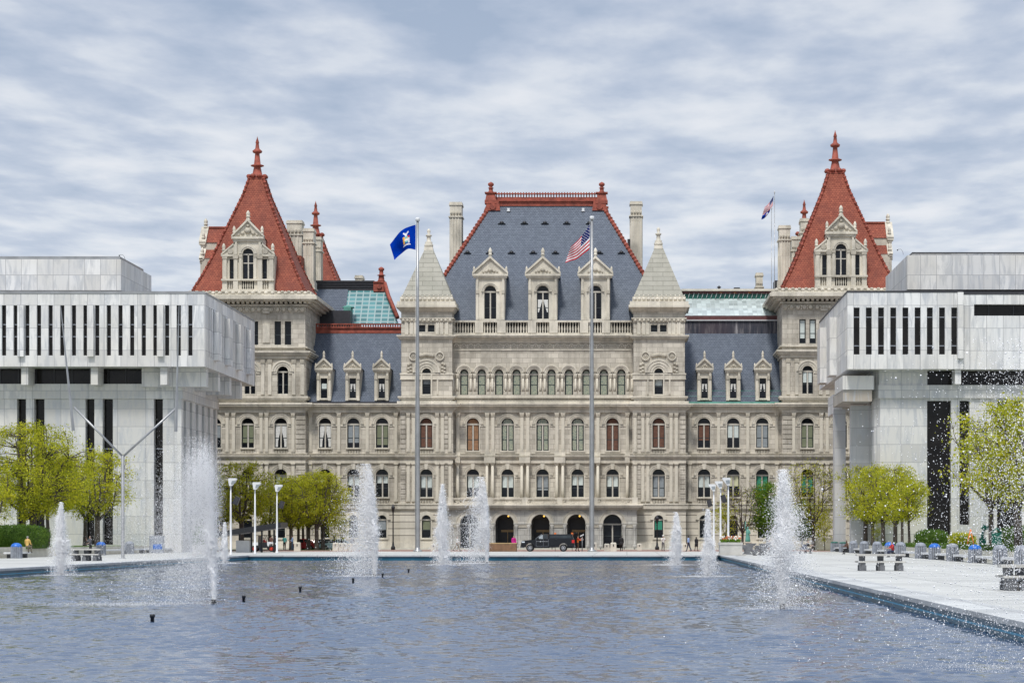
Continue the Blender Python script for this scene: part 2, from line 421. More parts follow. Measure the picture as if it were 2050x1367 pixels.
# ============================================================ THE CAPITOL
DW = 308.0
cap = thing('capitol_building', (X(1087, DW), DW, 0), 'long grey granite capitol with red tiled corner towers and a blue slate centre roof', 'government building')
MC = {}
def win(parent, cx, y, zs, w, hs, arch, blind=None, name='window', split=True, frac=.5, low=.42):
    key = (round(w, 2), round(hs, 2), arch, split)
    if key not in MC:
        f = MB(); h2 = w/2
        if split: f.box(-.085, .085, -.10, .02, 0, hs)
        if arch:
            f.box(-h2, h2, -.13, .02, hs-.10, hs+.10)
            f.arc(0, hs, h2-.09, h2, -.06, .02, m=1)
        f.box(-h2, -h2+.09, -.05, .02, 0, hs, 1); f.box(h2-.09, h2, -.05, .02, 0, hs, 1)
        f.box(-h2, h2, -.05, .02, 0, .10, 1); f.box(-h2, h2, -.045, .02, hs*low-.05, hs*low+.05, 1)
        if not arch: f.box(-h2, h2, -.05, .02, hs-.09, hs, 1)
        g = MB()
        if arch: g.poly([(-h2, 0, 0), (h2, 0, 0)]+[(h2*math.cos(math.pi*i/12), 0, hs+h2*math.sin(math.pi*i/12)) for i in range(13)])
        else: g.poly([(-h2, 0, 0), (h2, 0, 0), (h2, 0, hs), (-h2, 0, hs)])
        MC[key] = (f.mesh('window', ['mull', 'sash']), g.mesh('glass', ['glass']))
    f, g = MC[key]
    o = inst(name, f, parent, (cx, y, zs)); inst('glass', g, o, (cx, y, zs))
    if blind:
        k2 = key+(blind, round(frac, 2))
        if k2 not in MC:
            b = MB(); h2 = w/2-.10; top = hs-.10 if arch or True else hs
            if blind == 'curtain':
                for sgn in (-1, 1):
                    b.prism([(sgn*h2, .12), (sgn*h2, top), (sgn*.1, top), (sgn*.12, top*.72), (sgn*h2*.55, top*.30), (sgn*h2*.6, .12)], -.03, -.01)
                MC[k2] = [q.mesh('curtain', ['curtain']) for q in b.split()]
            elif blind == 'stained':
                for a, c in (((-h2, -.12), (.12, h2)) if split else ((-h2, h2),)):
                    b.box(a+.06, c-.06, -.03, -.01, .12, hs-.12)
                if arch: b.arc(0, hs+.12, .0, w/2-.2, -.03, -.01)
                MC[k2] = [q.mesh('stained_pane', ['stained']) for q in b.split()]
            else:
                for a, c in (((-h2, -.1), (.1, h2)) if split else ((-h2, h2),)):
                    b.box(a+.03, c-.03, -.03, -.01, top-(top-.1)*frac, top)
                if arch and blind in ('wtan', 'wtan2') and frac > .8: b.arc(0, hs+.1, 0, w/2-.12, -.03, -.01)
                MC[k2] = [q.mesh('blind', [blind]) for q in b.split()]
        for me in MC[k2]: inst({'curtain': 'curtain', 'stained': 'stained_pane'}.get(blind, 'blind'), me, o, (cx, y, zs))
    return o
def pil(parent, cx, y, z0, z1, w=.42, proj=.18, fancy=True, rnd_=False, name='pilaster', mat='trim'):
    key = ('p', round(z1-z0, 2), w, proj, fancy, rnd_, mat)
    if key not in MC:
        b = MB(); h = z1-z0; h2 = w/2; ch = .62 if fancy else .35
        b.box(-h2*1.3, h2*1.3, -proj*1.35, .02, 0, .22); b.box(-h2*1.12, h2*1.12, -proj*1.15, .02, .22, .42)
        if rnd_: b.lathe(0, -proj+h2*.6, [(h2, .42), (h2*1.0, h*.35), (h2*.86, h-ch)], 12)
        else: b.box(-h2, h2, -proj, .02, .42, h-ch)
        if fancy:
            b.frus((0, -proj/2), (h2, proj/2), h-ch, (0, -proj/2-.05), (h2*1.35, proj/2+.10), h-.14)
            for sx in (-1, 0, 1):
                for k, zz in enumerate((.42, .26)):
                    b.ball((sx*h2*.8, -proj-.05-.03*k, h-zz), .10, 0, 1, 5, 3)
        else:
            b.box(-h2*1.1, h2*1.1, -proj*1.1, .02, h-ch, h-ch+.07)
            b.frus((0, -proj/2), (h2, proj/2), h-ch+.07, (0, -proj/2-.03), (h2*1.2, proj/2+.06), h-.12)
        b.box(-h2*1.45, h2*1.45, -proj-.14, .02, h-.14, h-.003)
        MC[key] = b.mesh(name, [mat])
    return inst(name, MC[key], parent, (cx, y, z0))
BAL = None
def balusters(mb, x0, x1, y, z0, z1, n, m=0):
    h = z1-z0; w = (x1-x0)/n; r = min(.16, w*.36)
    for i in range(n):
        mb.lathe(x0+(i+.5)*w, y, [(r*.9, z0), (r*.9, z0+h*.08), (r*.45, z0+h*.14), (r, z0+h*.38), (r*.42, z0+h*.72), (r*.42, z0+h*.84), (r*.85, z0+h*.9), (r*.85, z1)], 6, m)
def cornice(mb, x0, x1, y, ztop, prof, m=0, side=0., yb=None):
    """stack of (height, projection) courses under ztop; side = how far the ends also stick out (times projection)"""
    z = ztop
    for h, p in prof:
        mb.box(x0-p*side, x1+p*side, y-p, yb if yb else y+.05, z-h, z, m); z -= h
def finial(mb, cx, cy, z0, h, r, m=0, n=8):
    mb.lathe(cx, cy, [(r, z0), (r, z0+h*.08), (r*.7, z0+h*.12), (r*.62, z0+h*.32), (r*.95, z0+h*.36), (r*.95, z0+h*.40), (r*.55, z0+h*.44), (r*.75, z0+h*.58), (r*.8, z0+h*.72), (r*.5, z0+h*.88), (r*.12, z0+h)], n, m)
def archivolt(mb, cx, zc, r, y, w=.42, key=True, m=0):
    mb.arc(cx, zc, r+.02, r+w*.45, y-.12, y+.02, m=m); mb.arc(cx, zc, r+w*.45, r+w, y-.20, y+.02, m=m); mb.arc(cx, zc, r+w, r+w+.10, y-.27, y+.02, m=m)
    if key: mb.prism([(cx-.18, zc+r-.05), (cx+.18, zc+r-.05), (cx+.27, zc+r+w+.22), (cx-.27, zc+r+w+.22)], y-.34, y+.02, m)
def quoins(parent, x0, x1, y, z0, z1, side=0):
    mb = MB(); z = z0; i = 0; h = .62
    while z < z1-.2:
        t = min(z+h-.09, z1); mb.box(x0 if i % 2 == 0 or side >= 0 else x0+.15, x1 if i % 2 == 0 or side <= 0 else x1-.15, y-.10, y+.3, z, t); z += h; i += 1
    return mb.build('quoins', ['stone'], parent)

# px levels shared by the storeys
L = dict(gb=1098.5, g0=1014, s1=914, s2=811)
GR = dict(head=1031, sill=1075, w=18)
def level_ops(D, xs, w, spring, sill, under=None):
    return [(X(x, D), S(w, D), Z(sill, D), Z(spring, D), True, (Z(under[1], D), Z(under[0], D)) if under else None) for x in xs]

PCOL = (917, 975.5, 986.8, 1045, 1056.8, 1115, 1127, 1186, 1197, 1256)
def storeys(D, xa, xb, centres, gstyles, s1, s2, pils, quo=(), ground=True, wall_name='wall', bal=True, yb=None, s2sill=896, portico=False, ends=0., rev=1.0):
    """ground floor, first and second storeys of one stretch of the facade"""
    y = D; x0, x1 = X(xa, D), X(xb, D)
    tf = lambda u, d, z: (u, y+d, z)
    z = lambda p: Z(p, D)
    if ground:
        mb = MB(); wall(mb, x0, x1, 0, z(L['g0']), level_ops(D, centres, 18, 1040, 1076), tf, .45)
        w = mb.build(wall_name, ['rustic'], cap)
        for c in centres:
            t = MB(); t.arc(X(c, D), z(1040), S(9, D)+.03, S(17, D), y-.16, y+.02, n=9)
            t.box(X(c, D)-S(12, D), X(c, D)+S(12, D), y-.15, y+.1, z(1076)-.22, z(1076))
            for sg in (-1, 1): t.box(X(c, D)+sg*S(10.2, D)-.08, X(c, D)+sg*S(10.2, D)+.08, y-.10, y+.02, z(1076), z(1040)+.05)
            t.build('window_surround', ['trim'], cap)
        t = MB(); t.box(x0, x1, y-.25, y+.02, 0, z(1086)); t.box(x0, x1, y-.14, y+.02, z(1086), z(1083)); t.build('plinth', ['trim'], cap)
        for c, st in zip(centres, gstyles): win(cap, X(c, D), y+.35, z(1076), S(18, D), z(1040)-z(1076), True, st, split=False, frac=.55)
    for (ztop, zbot, spring, sill, und, sts, key) in ((L['s1'], L['g0'], 951, 994.5, (997.5, 1007), s1, True), (L['s2'], L['s1'], 849, s2sill, (898, 907), s2, False)):
        if s2sill > 900 and not key: und = None
        if portico and key: und = None
        mb = MB(); wall(mb, x0, x1, z(zbot), z(ztop), level_ops(D, centres, 25, spring, sill, und if bal else None), tf, .75 if key else .5)
        mb.build(wall_name, ['stone'], cap)
        ed = sorted([x0, x1]+[X(p, D) for p in pils]+[X(q, D) for ab in quo for q in ab]+[X(c, D) for c in (PCOL if portico else ())])
        for c in centres:
            t = MB(); xc = X(c, D)
            archivolt(t, xc, z(spring), S(12.5, D), y, S(7, D), key)
            t.box(xc-S(15, D), xc+S(15, D), y-.22, y+.02, z(sill)-.18, z(sill)+.0)
            for sg in (-1, 1): t.box(xc+sg*S(13.3, D)-.06, xc+sg*S(13.3, D)+.06, y-.10, y+.02, z(sill), z(spring)+.05)
            if und: BB = MB(); balusters(BB, xc-S(12.5, D), xc+S(12.5, D), y-.02, z(und[1]), z(und[0])-.02, 8); BB.build('balustrade', ['trim'], cap)
            zi = z(spring+2.5); lo = max(e for e in ed if e < xc-S(13, D)); hi = min(e for e in ed if e > xc+S(13, D))
            t.box(lo, xc-S(13, D), y-.09, y+.02, zi-.12, zi+.12); t.box(xc+S(13, D), hi, y-.09, y+.02, zi-.12, zi+.12)
            t.build('window_surround', ['trim'], cap)
        def cor(*a):
            t = MB(); cornice(t, x0, x1, y, *a, side=ends); t.build('cornice', ['trim'], cap)
        if key: cor(z(911), [(.14, .62), (.16, .52), (.14, .36), (.16, .2)]); cor(z(1007.5), [(.16, .42), (.35, .3), (.2, .2)]); cor(z(1016), [(.14, .30), (.12, .2)])
        else: cor(z(808), [(.16, 1.0), (.2, .9), (.16, .6), (.2, .42), (.18, .25)]); cor(z(907), [(.1, .25)])
        t = MB()
        t.box(x0, x1, y-.26, y+.02, z(826 if not key else 927)+.0, z(820 if not key else 921)); t.box(x0, x1, y-.18, y+.02, z(820 if not key else 921), z(815 if not key else 916))
        t.build('architrave', ['trim'], cap)
        for c, st in zip(centres, sts):
            fr = .5
            if isinstance(st, tuple): st, fr = st
            win(cap, X(c, D), y+(.6 if key else .38), z(sill), S(25, D), z(spring)-z(sill), True, st, frac=fr)
        for p in pils:
            pil(cap, X(p, D), y, z(1004 if key else 905), z(927 if key else 826), S(6.2, D), .2, not key)
    for a, b in quo: 
        for z0_, z1_ in ((z(1007), z(918)), (z(907), z(816))): quoins(cap, X(a, D), X(b, D), y-.02, z0_, z1_)

# wings and pavilions and towers, then the centre
ww = ('wwhite', .35); wg = ('wgreen', 1.)
storeys(308.5, 611, 802, (650.7, 707.5, 765), (None, None, 'wgrey'), (('wwhite', .3), ('wwhite', .45), ('wwhite', .35)),
        ('curtain', ('wgrey', .8), ('wgreen', .9)), (621.5, 678.5, 735.5, 793))
storeys(308.5, 1372, 1566, (1409.5, 1468, 1526), (None, None, None), (('wwhite', .55), ('wcream', .5), ('wteal', .7)),
        (('wtan', .7), ('wwhite', .6), ('wgrey', 1.)), (1381, 1438.5, 1497, 1555))
storeys(306., 801, 907, (853.4,), (('wgreen'),), (('wwhite', .62),), (('wtan', 1.),), (817.5, 828, 875.5, 886, 901), quo=((802, 812), (889.5, 897)), ends=1.)
storeys(306., 1266, 1373, (1318.6,), (('wteal'),), (('wgrey', 1.),), (('wtan', 1.),), (1271.5, 1287, 1297, 1343.5, 1354), quo=((1276, 1283), (1361.5, 1372)), ends=1.)
storeys(307., 388, 612, (430, 496, 562), (None, None, None), (('wgrey', .5), ('wwhite', .4), ('wwhite', .5)), (('wgrey', .6), ('wgreen', .8), 'curtain'),
        (455, 468, 523, 534, 587), quo=((593, 611),), ends=1.)
storeys(307., 1565, 1802, (1616.3, 1683, 1750), (None, None, None), (('wteal', .8), ('wcream', 1.), ('wcream', .6)), (('wgreen', 1.), ('wgreen', .85), None),
        (1589, 1644, 1656, 1711, 1723), quo=((1567, 1586),), ends=1.)
# centre: five bays with free-standing columns before a recessed first storey
D = 308.; CC = (946.8, 1016.3, 1086.2, 1156.4, 1226.3)
storeys(D, 906, 1267, CC, (), (('wwhite', .58), ('wwhite', .58), ('wgrey', .7), ('wwhite', .45), ('wwhite', .52)),
        (('wtan2', 1.), 'stained', 'stained', 'stained', ('wtan', 1.)), (), ground=False, s2sill=902, portico=True)
for p in PCOL:
    pil(cap, X(p, D), D, Z(905, D), Z(826, D), S(6.6, D), .24, True)
    pil(cap, X(p, D), D-.75, Z(1005, D), Z(927, D), S(6.6, D), .24, False, True, name='column')
for a in ((912, 922), (970, 992), (1040, 1062), (1110, 1132), (1181, 1202), (1251, 1261)):
    t = MB(); t.box(X(a[0], D), X(a[1], D), D-1.25, D-.3, Z(927, D), Z(915, D)); t.build('entablature_block', ['trim'], cap)
    t = MB(); t.box(X(a[0], D), X(a[1], D), D-.42, D+.02, Z(914, D), Z(905, D)); t.build('pedestal', ['trim'], cap)
for a in (981, 1051, 1121, 1191.5):
    t = MB(); t.box(X(a, D)-.18, X(a, D)+.18, D-.25, D+.02, Z(1005, D), Z(930, D)); t.build('pier_back', ['carve'], cap)

# portico: a block standing 4.5 m forward with five open arches
DP = 303.5; z = lambda p: Z(p, DP); mb = MB()
xa, xb = X(899, DP), X(1275, DP); AC = (939.8, 1010, 1081.8, 1153.6, 1226)
wall(mb, xa, xb, 0, z(1016), [(X(c, DP), S(37, DP), 0.03, z(1048), True, None) for c in AC], lambda u, d, zz: (u, DP+d, zz), 1.2, n=16)
mb.box(xa, xa+.6, DP+.01, D-.01, 0, z(1016)); mb.box(xb-.6, xb, DP+.01, D-.01, 0, z(1016)); mb.box(xa, xb, DP-.001, D-.01, z(1016), z(1014))
mb.build('portico_wall', ['porch'], cap)
t = MB()
for c in AC:
    t.arc(X(c, DP), z(1048), S(18.5, DP)+.02, S(26, DP), DP-.10, DP+.02, n=18); t.arc(X(c, DP), z(1048), S(26, DP), S(27.3, DP), DP-.2, DP+.02, n=18)
cornice(t, xa, xb, DP, z(1010), [(.15, .8), (.18, .7), (.16, .45), (.14, .25)], side=1., yb=D)
i = xa
while i < xb: t.box(i, i+.16, DP-.4, DP, z(1016)-.16, z(1016)); i += .36
t.build('portico_cornice', ['trim'], cap)
t = MB()   # pierced parapet of the balcony
t.box(xa, xb, DP-.25, DP+.25, z(999), z(996.5)); t.box(xa, xb, DP-.25, DP+.25, z(1010), z(1008))
for c in (902, 981, 1051, 1121, 1191, 1271): t.box(X(c, DP)-.35, X(c, DP)+.35, DP-.3, DP+.3, z(1010), z(996)+.05)
edges = (906, 977, 1047, 1117, 1187, 1267)
n = 0; u = X(906, DP)
while u < X(1267, DP):
    t.arc(u+.35, z(1003.4), .20, .33, DP-.08, DP+.08, 0, 360, 10); t.box(u+.67, u+.73, DP-.08, DP+.08, z(1008), z(999)); u += .74
t.build('balcony_parapet', ['trim'], cap)
for a, b in ((899, 921), (958.5, 991), (1029, 1063), (1100.5, 1135), (1172.5, 1207), (1245, 1275)):
    x0, x1 = X(a, DP), X(b, DP); t = MB()
    t.box(x0-.05, x1+.05, DP-.14, DP+1.3, z(1049), z(1046.5)); t.box(x0+.02, x1-.02, DP-.08, DP+1.25, z(1056), z(1049), 1)
    for k in (x0+.3, x1-.3): t.lathe(k, DP-.06, [(.26, 0), (.26, .5), (.2, .6), (.19, z(1056)), (.3, z(1050))], 10)
    t.build('portico_pier', ['porch', 'carve'], cap)
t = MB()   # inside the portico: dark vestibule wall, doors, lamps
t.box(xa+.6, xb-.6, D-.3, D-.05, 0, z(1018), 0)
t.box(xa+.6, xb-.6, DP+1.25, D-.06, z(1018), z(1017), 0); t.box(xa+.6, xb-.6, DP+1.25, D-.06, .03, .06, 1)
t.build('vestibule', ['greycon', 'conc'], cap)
for c in AC[1:4]:
    d = MB(); x = X(c, DP)+.2
    d.box(x-1.2, x+1.2, D-.42, D-.3, .06, 3.9, 0); d.box(x-.85, x+.85, D-.48, D-.4, 2.2, 2.5, 1)
    d.box(x-.05, x+.05, D-.47, D-.4, .06, 2.2, 1)
    dd = d.build('entrance_door', ['black', 'woodl'], cap)
    lm = MB(); 
    for k in (-.5, 0, .5): lm.ball((x+k+.7, DP+2., z(1034)+abs(k)*.2), .13)
    lm.tube([(x+.7, DP+2, z(1034)), (x+.7, DP+2, z(1018))], .03, 4)
    gl = bpy.data.materials.get('lamp_glow')
    if not gl:
        gl = bpy.data.materials.new('lamp_glow'); gl.use_nodes = True; p = gl.node_tree.nodes['Principled BSDF']
        p.inputs['Base Color'].default_value = (.8, .5, .1, 1); p.inputs['Emission Color'].default_value = (1, .55, .1, 1); p.inputs['Emission Strength'].default_value = 1.3
    lm.build('chandelier', [gl], cap)
for c in (AC[0], AC[4]):
    win(cap, X(c, DP), DP+1.1, 0.6, S(36, DP), z(1049)-.6, True, None)

# third storey of the centre: ten-arch arcade
z = lambda q: Z(q, D); mb = MB(); tf = lambda u, d, zz: (u, D+d, zz)
A10 = [929.2+34.95*i for i in range(10)]
wall(mb, X(906, D), X(1267, D), z(811), z(671), [(X(c, D), S(16.5, D), z(791), z(747), True, None) for c in A10], tf, .6)
mb.build('wall', ['stone'], cap)
for i, c in enumerate(A10):
    x = X(c, D); t = MB()
    for r0, r1, p in ((8.4, 11.3, .14), (11.3, 14.3, .24), (14.3, 17.2, .34)): t.arc(x, z(747), S(r0, D), S(r1, D), D-p, D+.02, 8 if r1 > 17 else 0, 172 if r1 > 17 else 180, n=14)
    t.build('arch_moulding', ['trim'], cap)
t = MB(); t.box(X(906, D), X(1267, D), D-.30, D+.02, z(793), z(790.5)); t.box(X(906, D), X(1267, D), D-.2, D+.02, z(811), z(803)); t.box(X(906, D), X(1267, D), D-.34, D+.02, z(797), z(793))
t.build('arcade_mouldings', ['trim'], cap)
for i in range(11):
    c = A10[0]-17.5+34.95*i
    for k in (-4.2, 4.2): pil(cap, X(c+k, D), D-.04, z(790.5), z(748), S(5, D), .2, True, True, name='colonnette')
for c in A10: win(cap, X(c, D), D+.45, z(791), S(16.5, D), z(749)-z(791), True, 'stained', split=False, low=.5)
def frieze(name, x0, x1, y, z0, z1, step, kind='ring', mat='carve'):
    """a carved band: relief of rings and leaves standing off a darker ground"""
    t = MB(); h = z1-z0; t.box(x0, x1, y-.03, y+.02, z0, z1, 1); n = max(1, round((x1-x0)/step)); st = (x1-x0)/n
    for i in range(n):
        c = x0+(i+.5)*st; zc = (z0+z1)/2
        if kind == 'ring':
            t.arc(c, zc, h*.28, h*.44, y-.12, y-.02, -10, 190, 10); t.ball((c, y-.05, zc), h*.14, 0, 1, 6, 3); t.box(c+st*.42, c+st*.58, y-.11, y-.02, z0+h*.1, z1-h*.2)
        elif kind == 'dart':
            t.arc(c, zc-h*.1, h*.18, h*.36, y-.12, y-.02, 180, 360, 6); t.box(c+st*.45, c+st*.55, y-.10, y-.02, z0, z1)
        elif kind == 'leaf':
            t.ball((c, y-.05, zc), min(h*.42, st*.38), 0, 1., 6, 4)
            t.ball((c+st*.5, y-.04, zc+h*.18), h*.18, 0, 1, 5, 3); t.ball((c+st*.5, y-.04, zc-h*.2), h*.15, 0, 1, 5, 3)
    return t.build(name, ['trim', mat], cap)
frieze('carved_frieze', X(907, D), X(1266, D), D-.02, z(699), z(687), .95, 'ring')
frieze('carved_frieze', X(907, D), X(1266, D), D-.06, z(803), z(797.5), .42, 'dart')
t = MB()
cornice(t, X(906, D), X(1267, D), D, z(671), [(.16, 1.15), (.2, 1.0), (.16, .7), (.2, .45), (.3, .25)])
t.box(X(906, D), X(1267, D), D-.12, D+.02, z(701.5), z(699))
t.build('cornice', ['trim'], cap)
# roof balustrade with piers beneath the dormers
t = MB(); yb_ = D-.55
t.box(X(907, D), X(1266, D), yb_-.25, yb_+.25, z(671), z(667.5)); t.box(X(907, D), X(1266, D), yb_-.27, yb_+.27, z(646), z(642.5))
for a, b in ((907, 908.5), (951.5, 968), (996, 1013), (1057, 1074), (1100, 1117), (1161, 1178), (1205, 1222), (1265, 1266)):
    t.box(X(a, D), X(b, D), yb_-.33, yb_+.33, z(667.5), z(646)); 
for a, b, n in ((908.5, 951.5, 8), (968, 996, 5), (1013, 1057, 8), (1074, 1100, 5), (1117, 1161, 8), (1178, 1205, 5), (1222, 1265, 8)):
    balusters(t, X(a, D), X(b, D), yb_, z(667.5), z(646), n)
t.build('roof_balustrade', ['trim'], cap)

# ---------------- dormers
def dormer(cx, D, hw, pb, pe, pa, ph, ww_, sill, spring, top, blind, back=6., arch=True, orns=True, fin=1.0, mat='trim', wing=False, parent=cap, zk=None):
    """gabled stone dormer. px: hw half width, pb base, pe eave, pa apex, ph finial top"""
    z = zk or (lambda q: Z(q, D)); c = X(cx, D); h = S(hw, D); y = D
    mb = MB(); wall(mb, c-h, c+h, z(pb), z(pe), [(c, S(ww_, D), z(sill), z(spring if arch else top), arch, None)], lambda u, d, zz: (u, y+d, zz), .5)
    for sgn in (-1, 1): mb.quad((c+sgn*h, y, z(pb)), (c+sgn*h, y+back, z(pb)), (c+sgn*h, y+back, z(pe)), (c+sgn*h, y, z(pe)))
    root = mb.build('dormer', ['trim'], parent)
    e = h*1.16
    t = MB(); 
    t.prism([(c-e, z(pe)), (c+e, z(pe)), (c, z(pa))], y-.12, y+.3, 0)
    s_ = (z(pa)-z(pe))/e
    for sgn in (-1, 1):   # raking cornice
        t.prism([(c+sgn*e*1.06, z(pe)-.02), (c+sgn*e*1.06, z(pe)+.28), (c, z(pa)+.30), (c, z(pa)-.05)], y-.42, y+.3, 0)
    t.box(c-e*1.06, c+e*1.06, y-.45, y+.25, z(pe)-.26, z(pe)); t.box(c-e, c+e, y-.3, y+.25, z(pe)-.5, z(pe)-.26)
    k = min(1., e/2.)
    for dx, dz, r in ((0, .42, .3), (-.5, .3, .2), (.5, .3, .2), (-.9, .22, .14), (.9, .22, .14)): t.ball((c+dx*k, y-.14, z(pe)+dz*k*1.2*(s_/.9)), r*k*1.1, 1, .9, 7, 4)
    t.build('pediment', [mat, 'carve'], root)
    r = MB(); 
    r.quad((c-e, y+.3, z(pe)), (c, y+.3, z(pa)), (c, y+back+1, z(pa)), (c-e, y+back+1, z(pe))); r.quad((c+e, y+.3, z(pe)), (c, y+.3, z(pa)), (c, y+back+1, z(pa)), (c+e, y+back+1, z(pe)))
    r.build('dormer_roof', ['tile' if wing else 'slate'], root)
    f = MB(); finial(f, c, y, z(pa)-.1, z(ph)-z(pa)+.1, .28*fin)
    for sgn in (-1, 1): finial(f, c+sgn*e*.96, y-.1, z(pe), .9*fin, .17*fin)
    f.build('finial', [mat], root)
    q = MB()
    if arch: archivolt(q, c, z(spring), S(ww_/2, D), y, S(4.2, D), False)
    for sgn in (-1, 1):
        a = c+sgn*(h-S(3.2, D)); q.box(a-S(2.8, D), a+S(2.8, D), y-.25, y, z(pb), z(pb)+.4); q.box(a-S(2.1, D), a+S(2.1, D), y-.2, y, z(pb), z(pe)-.5)
        zz = z(spring) if arch else z(top)+.1; q.box(a-S(3, D), a+S(3, D), y-.3, y, zz-.25, zz+.2, 1)
    q.box(c-S(ww_/2+2, D), c+S(ww_/2+2, D), y-.2, y, z(sill)-.2, z(sill)); q.build('dormer_pilasters', ['trim', 'carve'], root)
    # window pieces as sub-parts
    w_ = S(ww_, D); hs = z(spring)-z(sill) if arch else z(top)-z(sill)
    o = win(root, c, y+.38, z(sill), w_, hs, arch, None, name='window_frame', split=w_ > 1.2)
    for ch in list(o.children):
        ch.parent = root; ch.location = o.location
    if blind:
        b = MB()
        if blind == 'curtain': 
            for sgn in (-1, 1): b.prism([(c+sgn*(w_/2-.12), z(sill)+.9), (c+sgn*(w_/2-.12), z(sill)+hs*.72), (c+sgn*.04, z(sill)+hs*.72), (c+sgn*(w_/2-.25), z(sill)+.9)], y+.34, y+.36)
            b.build('curtain', ['curtain'], root)
        else: b.box(c-w_/2+.12, c+w_/2-.12, y+.34, y+.36, z(sill)+hs*.48, z(sill)+hs*.74); b.build('blind', [blind], root)
    return root
for c, bl in ((981.5, None), (1086.7, 'curtain'), (1192, None)):
    dormer(c, 308.4, 29, 641, 549, 517, 496, 24, 638.5, 584, 0, bl, back=7, fin=1.15)
for c, bl in ((648.5, 'wwhite'), (706, 'curtain'), (764, 'curtain'), (1410.5, 'curtain'), (1468, 'curtain'), (1527, 'curtain')):
    dormer(c, 308.9, 14.5, 802, 737, 720, 702, 13.5, 797, 0, 757, bl, back=6, arch=False, fin=.75)
t = MB()
for a, b in ((1373, 1396), (1425, 1454), (1483, 1513), (1541, 1565)):
    for q_ in (782, 793): t.tube([(X(a, 308.9), 308.9, Z(q_, 308.9)), (X(b, 308.9), 308.9, Z(q_, 308.9))], .03, 4)
t.build('roof_rail', ['copper'], cap)

# ---------------- slate mansards of the wings
for (a, b, a2, b2) in ((609, 803, 609, 803), (1371, 1567, 1371, 1567)):
    D0, D1 = 308.7, 317.6; mb = MB()
    mb.add([(X(a, D0), D0, Z(808, D0)), (X(b, D0), D0, Z(808, D0)), (X(b, D0), D1, Z(667, D1)), (X(a, D0), D1, Z(667, D1))], [(0, 1, 2, 3)])
    mb.build('slate_roof', ['slate'], cap)
    t = MB(); t.box(X(a, D0), X(b, D0), D0-.35, D0+.3, Z(808, D0), Z(804.5, D0)); t.build('gutter', ['copper' if a > 1000 else 'dark'], cap)
D1 = 317.6; z = lambda q: Z(q, D1); xa, xb = X(628, D1), X(806, D1)
t = MB(); t.box(xa, xb, D1-.1, D1+.5, z(667), z(657)); t.box(xa, xb, D1-.3, D1+.5, z(657), z(654.5)); t.box(xa, xb, D1-.35, D1+.4, z(650), z(648))
u = xa
while u < xb-.2: t.box(u, u+.14, D1-.3, D1+.1, z(654.5), z(650)); u += .33
t.build('roof_cresting', ['redtrim'], cap)
mb = MB(); mb.box(xa, xb, D1+.5, 324, z(700), z(655)); mb.build('roof_deck', ['dark'], cap)
# glazed roofs behind the left wing
D2, D3 = 324., 329.; x = lambda p: X(p, D3)
def slope(name, p0, p1, q0, q1, mat, Da=D2, Db=D3):
    mb = MB(); mb.add([(X(p0, Db), Da, Z(q0, Da)), (X(p1, Db), Da, Z(q0, Da)), (X(p1, Db), Db, Z(q1, Db)), (X(p0, Db), Db, Z(q1, Db))], [(0, 1, 2, 3)]); return mb.build(name, [mat], cap)
slope('slate_roof', 618, 697, 650, 579, 'slate')
slope('glass_roof', 697, 770, 650, 582, 'skyl')
mb = MB(); mb.add([(x(770), D2, Z(650, D2)), (x(806), D2, Z(650, D2)), (x(770), D3, Z(582, D3))], [(0, 1, 2)]); mb.build('glass_roof', ['skyl'], cap)
t = MB(); t.box(x(618), x(749), D3+.02, D3+6, Z(640, D3), Z(561.5, D3))
for q_ in (575, 570, 565): t.box(x(618), x(749), D3-.12, D3+.02, Z(q_, D3), Z(q_-1.5, D3))
t.build('roof_deck', ['dark'], cap)
t = MB(); t.box(x(748), x(769), D3-.4, D3+1, Z(584, D3), Z(565, D3)); t.prism([(x(769), Z(565, D3)), (x(772), Z(565, D3)), (x(776), Z(584, D3)), (x(769), Z(584, D3))], D3-.3, D3+1)
t.box(x(748.5), x(768.5), D3-.55, D3-.3, Z(566.5, D3), Z(564, D3)); t.disc(x(760), Z(574, D3), .35, D3-.6, D3-.4, 10)
t.lathe(x(763), D3+.3, [(.7, Z(565, D3)), (.45, Z(560, D3)), (.38, Z(552, D3)), (.65, Z(551, D3)), (.3, Z(549, D3)), (.28, Z(542, D3)), (.42, Z(540, D3)), (.42, Z(537, D3)), (.1, Z(534, D3))], 8)
pts = [(x(770), D3, Z(566, D3)), (x(780), D3-1.7, Z(592, D3-1.7)), (x(803), D2, Z(636, D2))]
t.tube(pts, .28, 6); t.build('red_pinnacle', ['redtrim'], cap)
t = MB(); t.box(x(641), x(714), D2-2.5, D2-.1, Z(655, D2), Z(625, D2)); t.build('roof_plant_box', ['dark'], cap)
t = MB(); t.box(x(699), x(713), D2-1.5, D2+1, Z(628, D2), Z(616, D2)); t.frus((x(706), D2), (.8, .9), Z(616, D2), (x(706), D2), (.1, .1), Z(611, D2)); t.build('copper_cupola', ['copper'], cap)
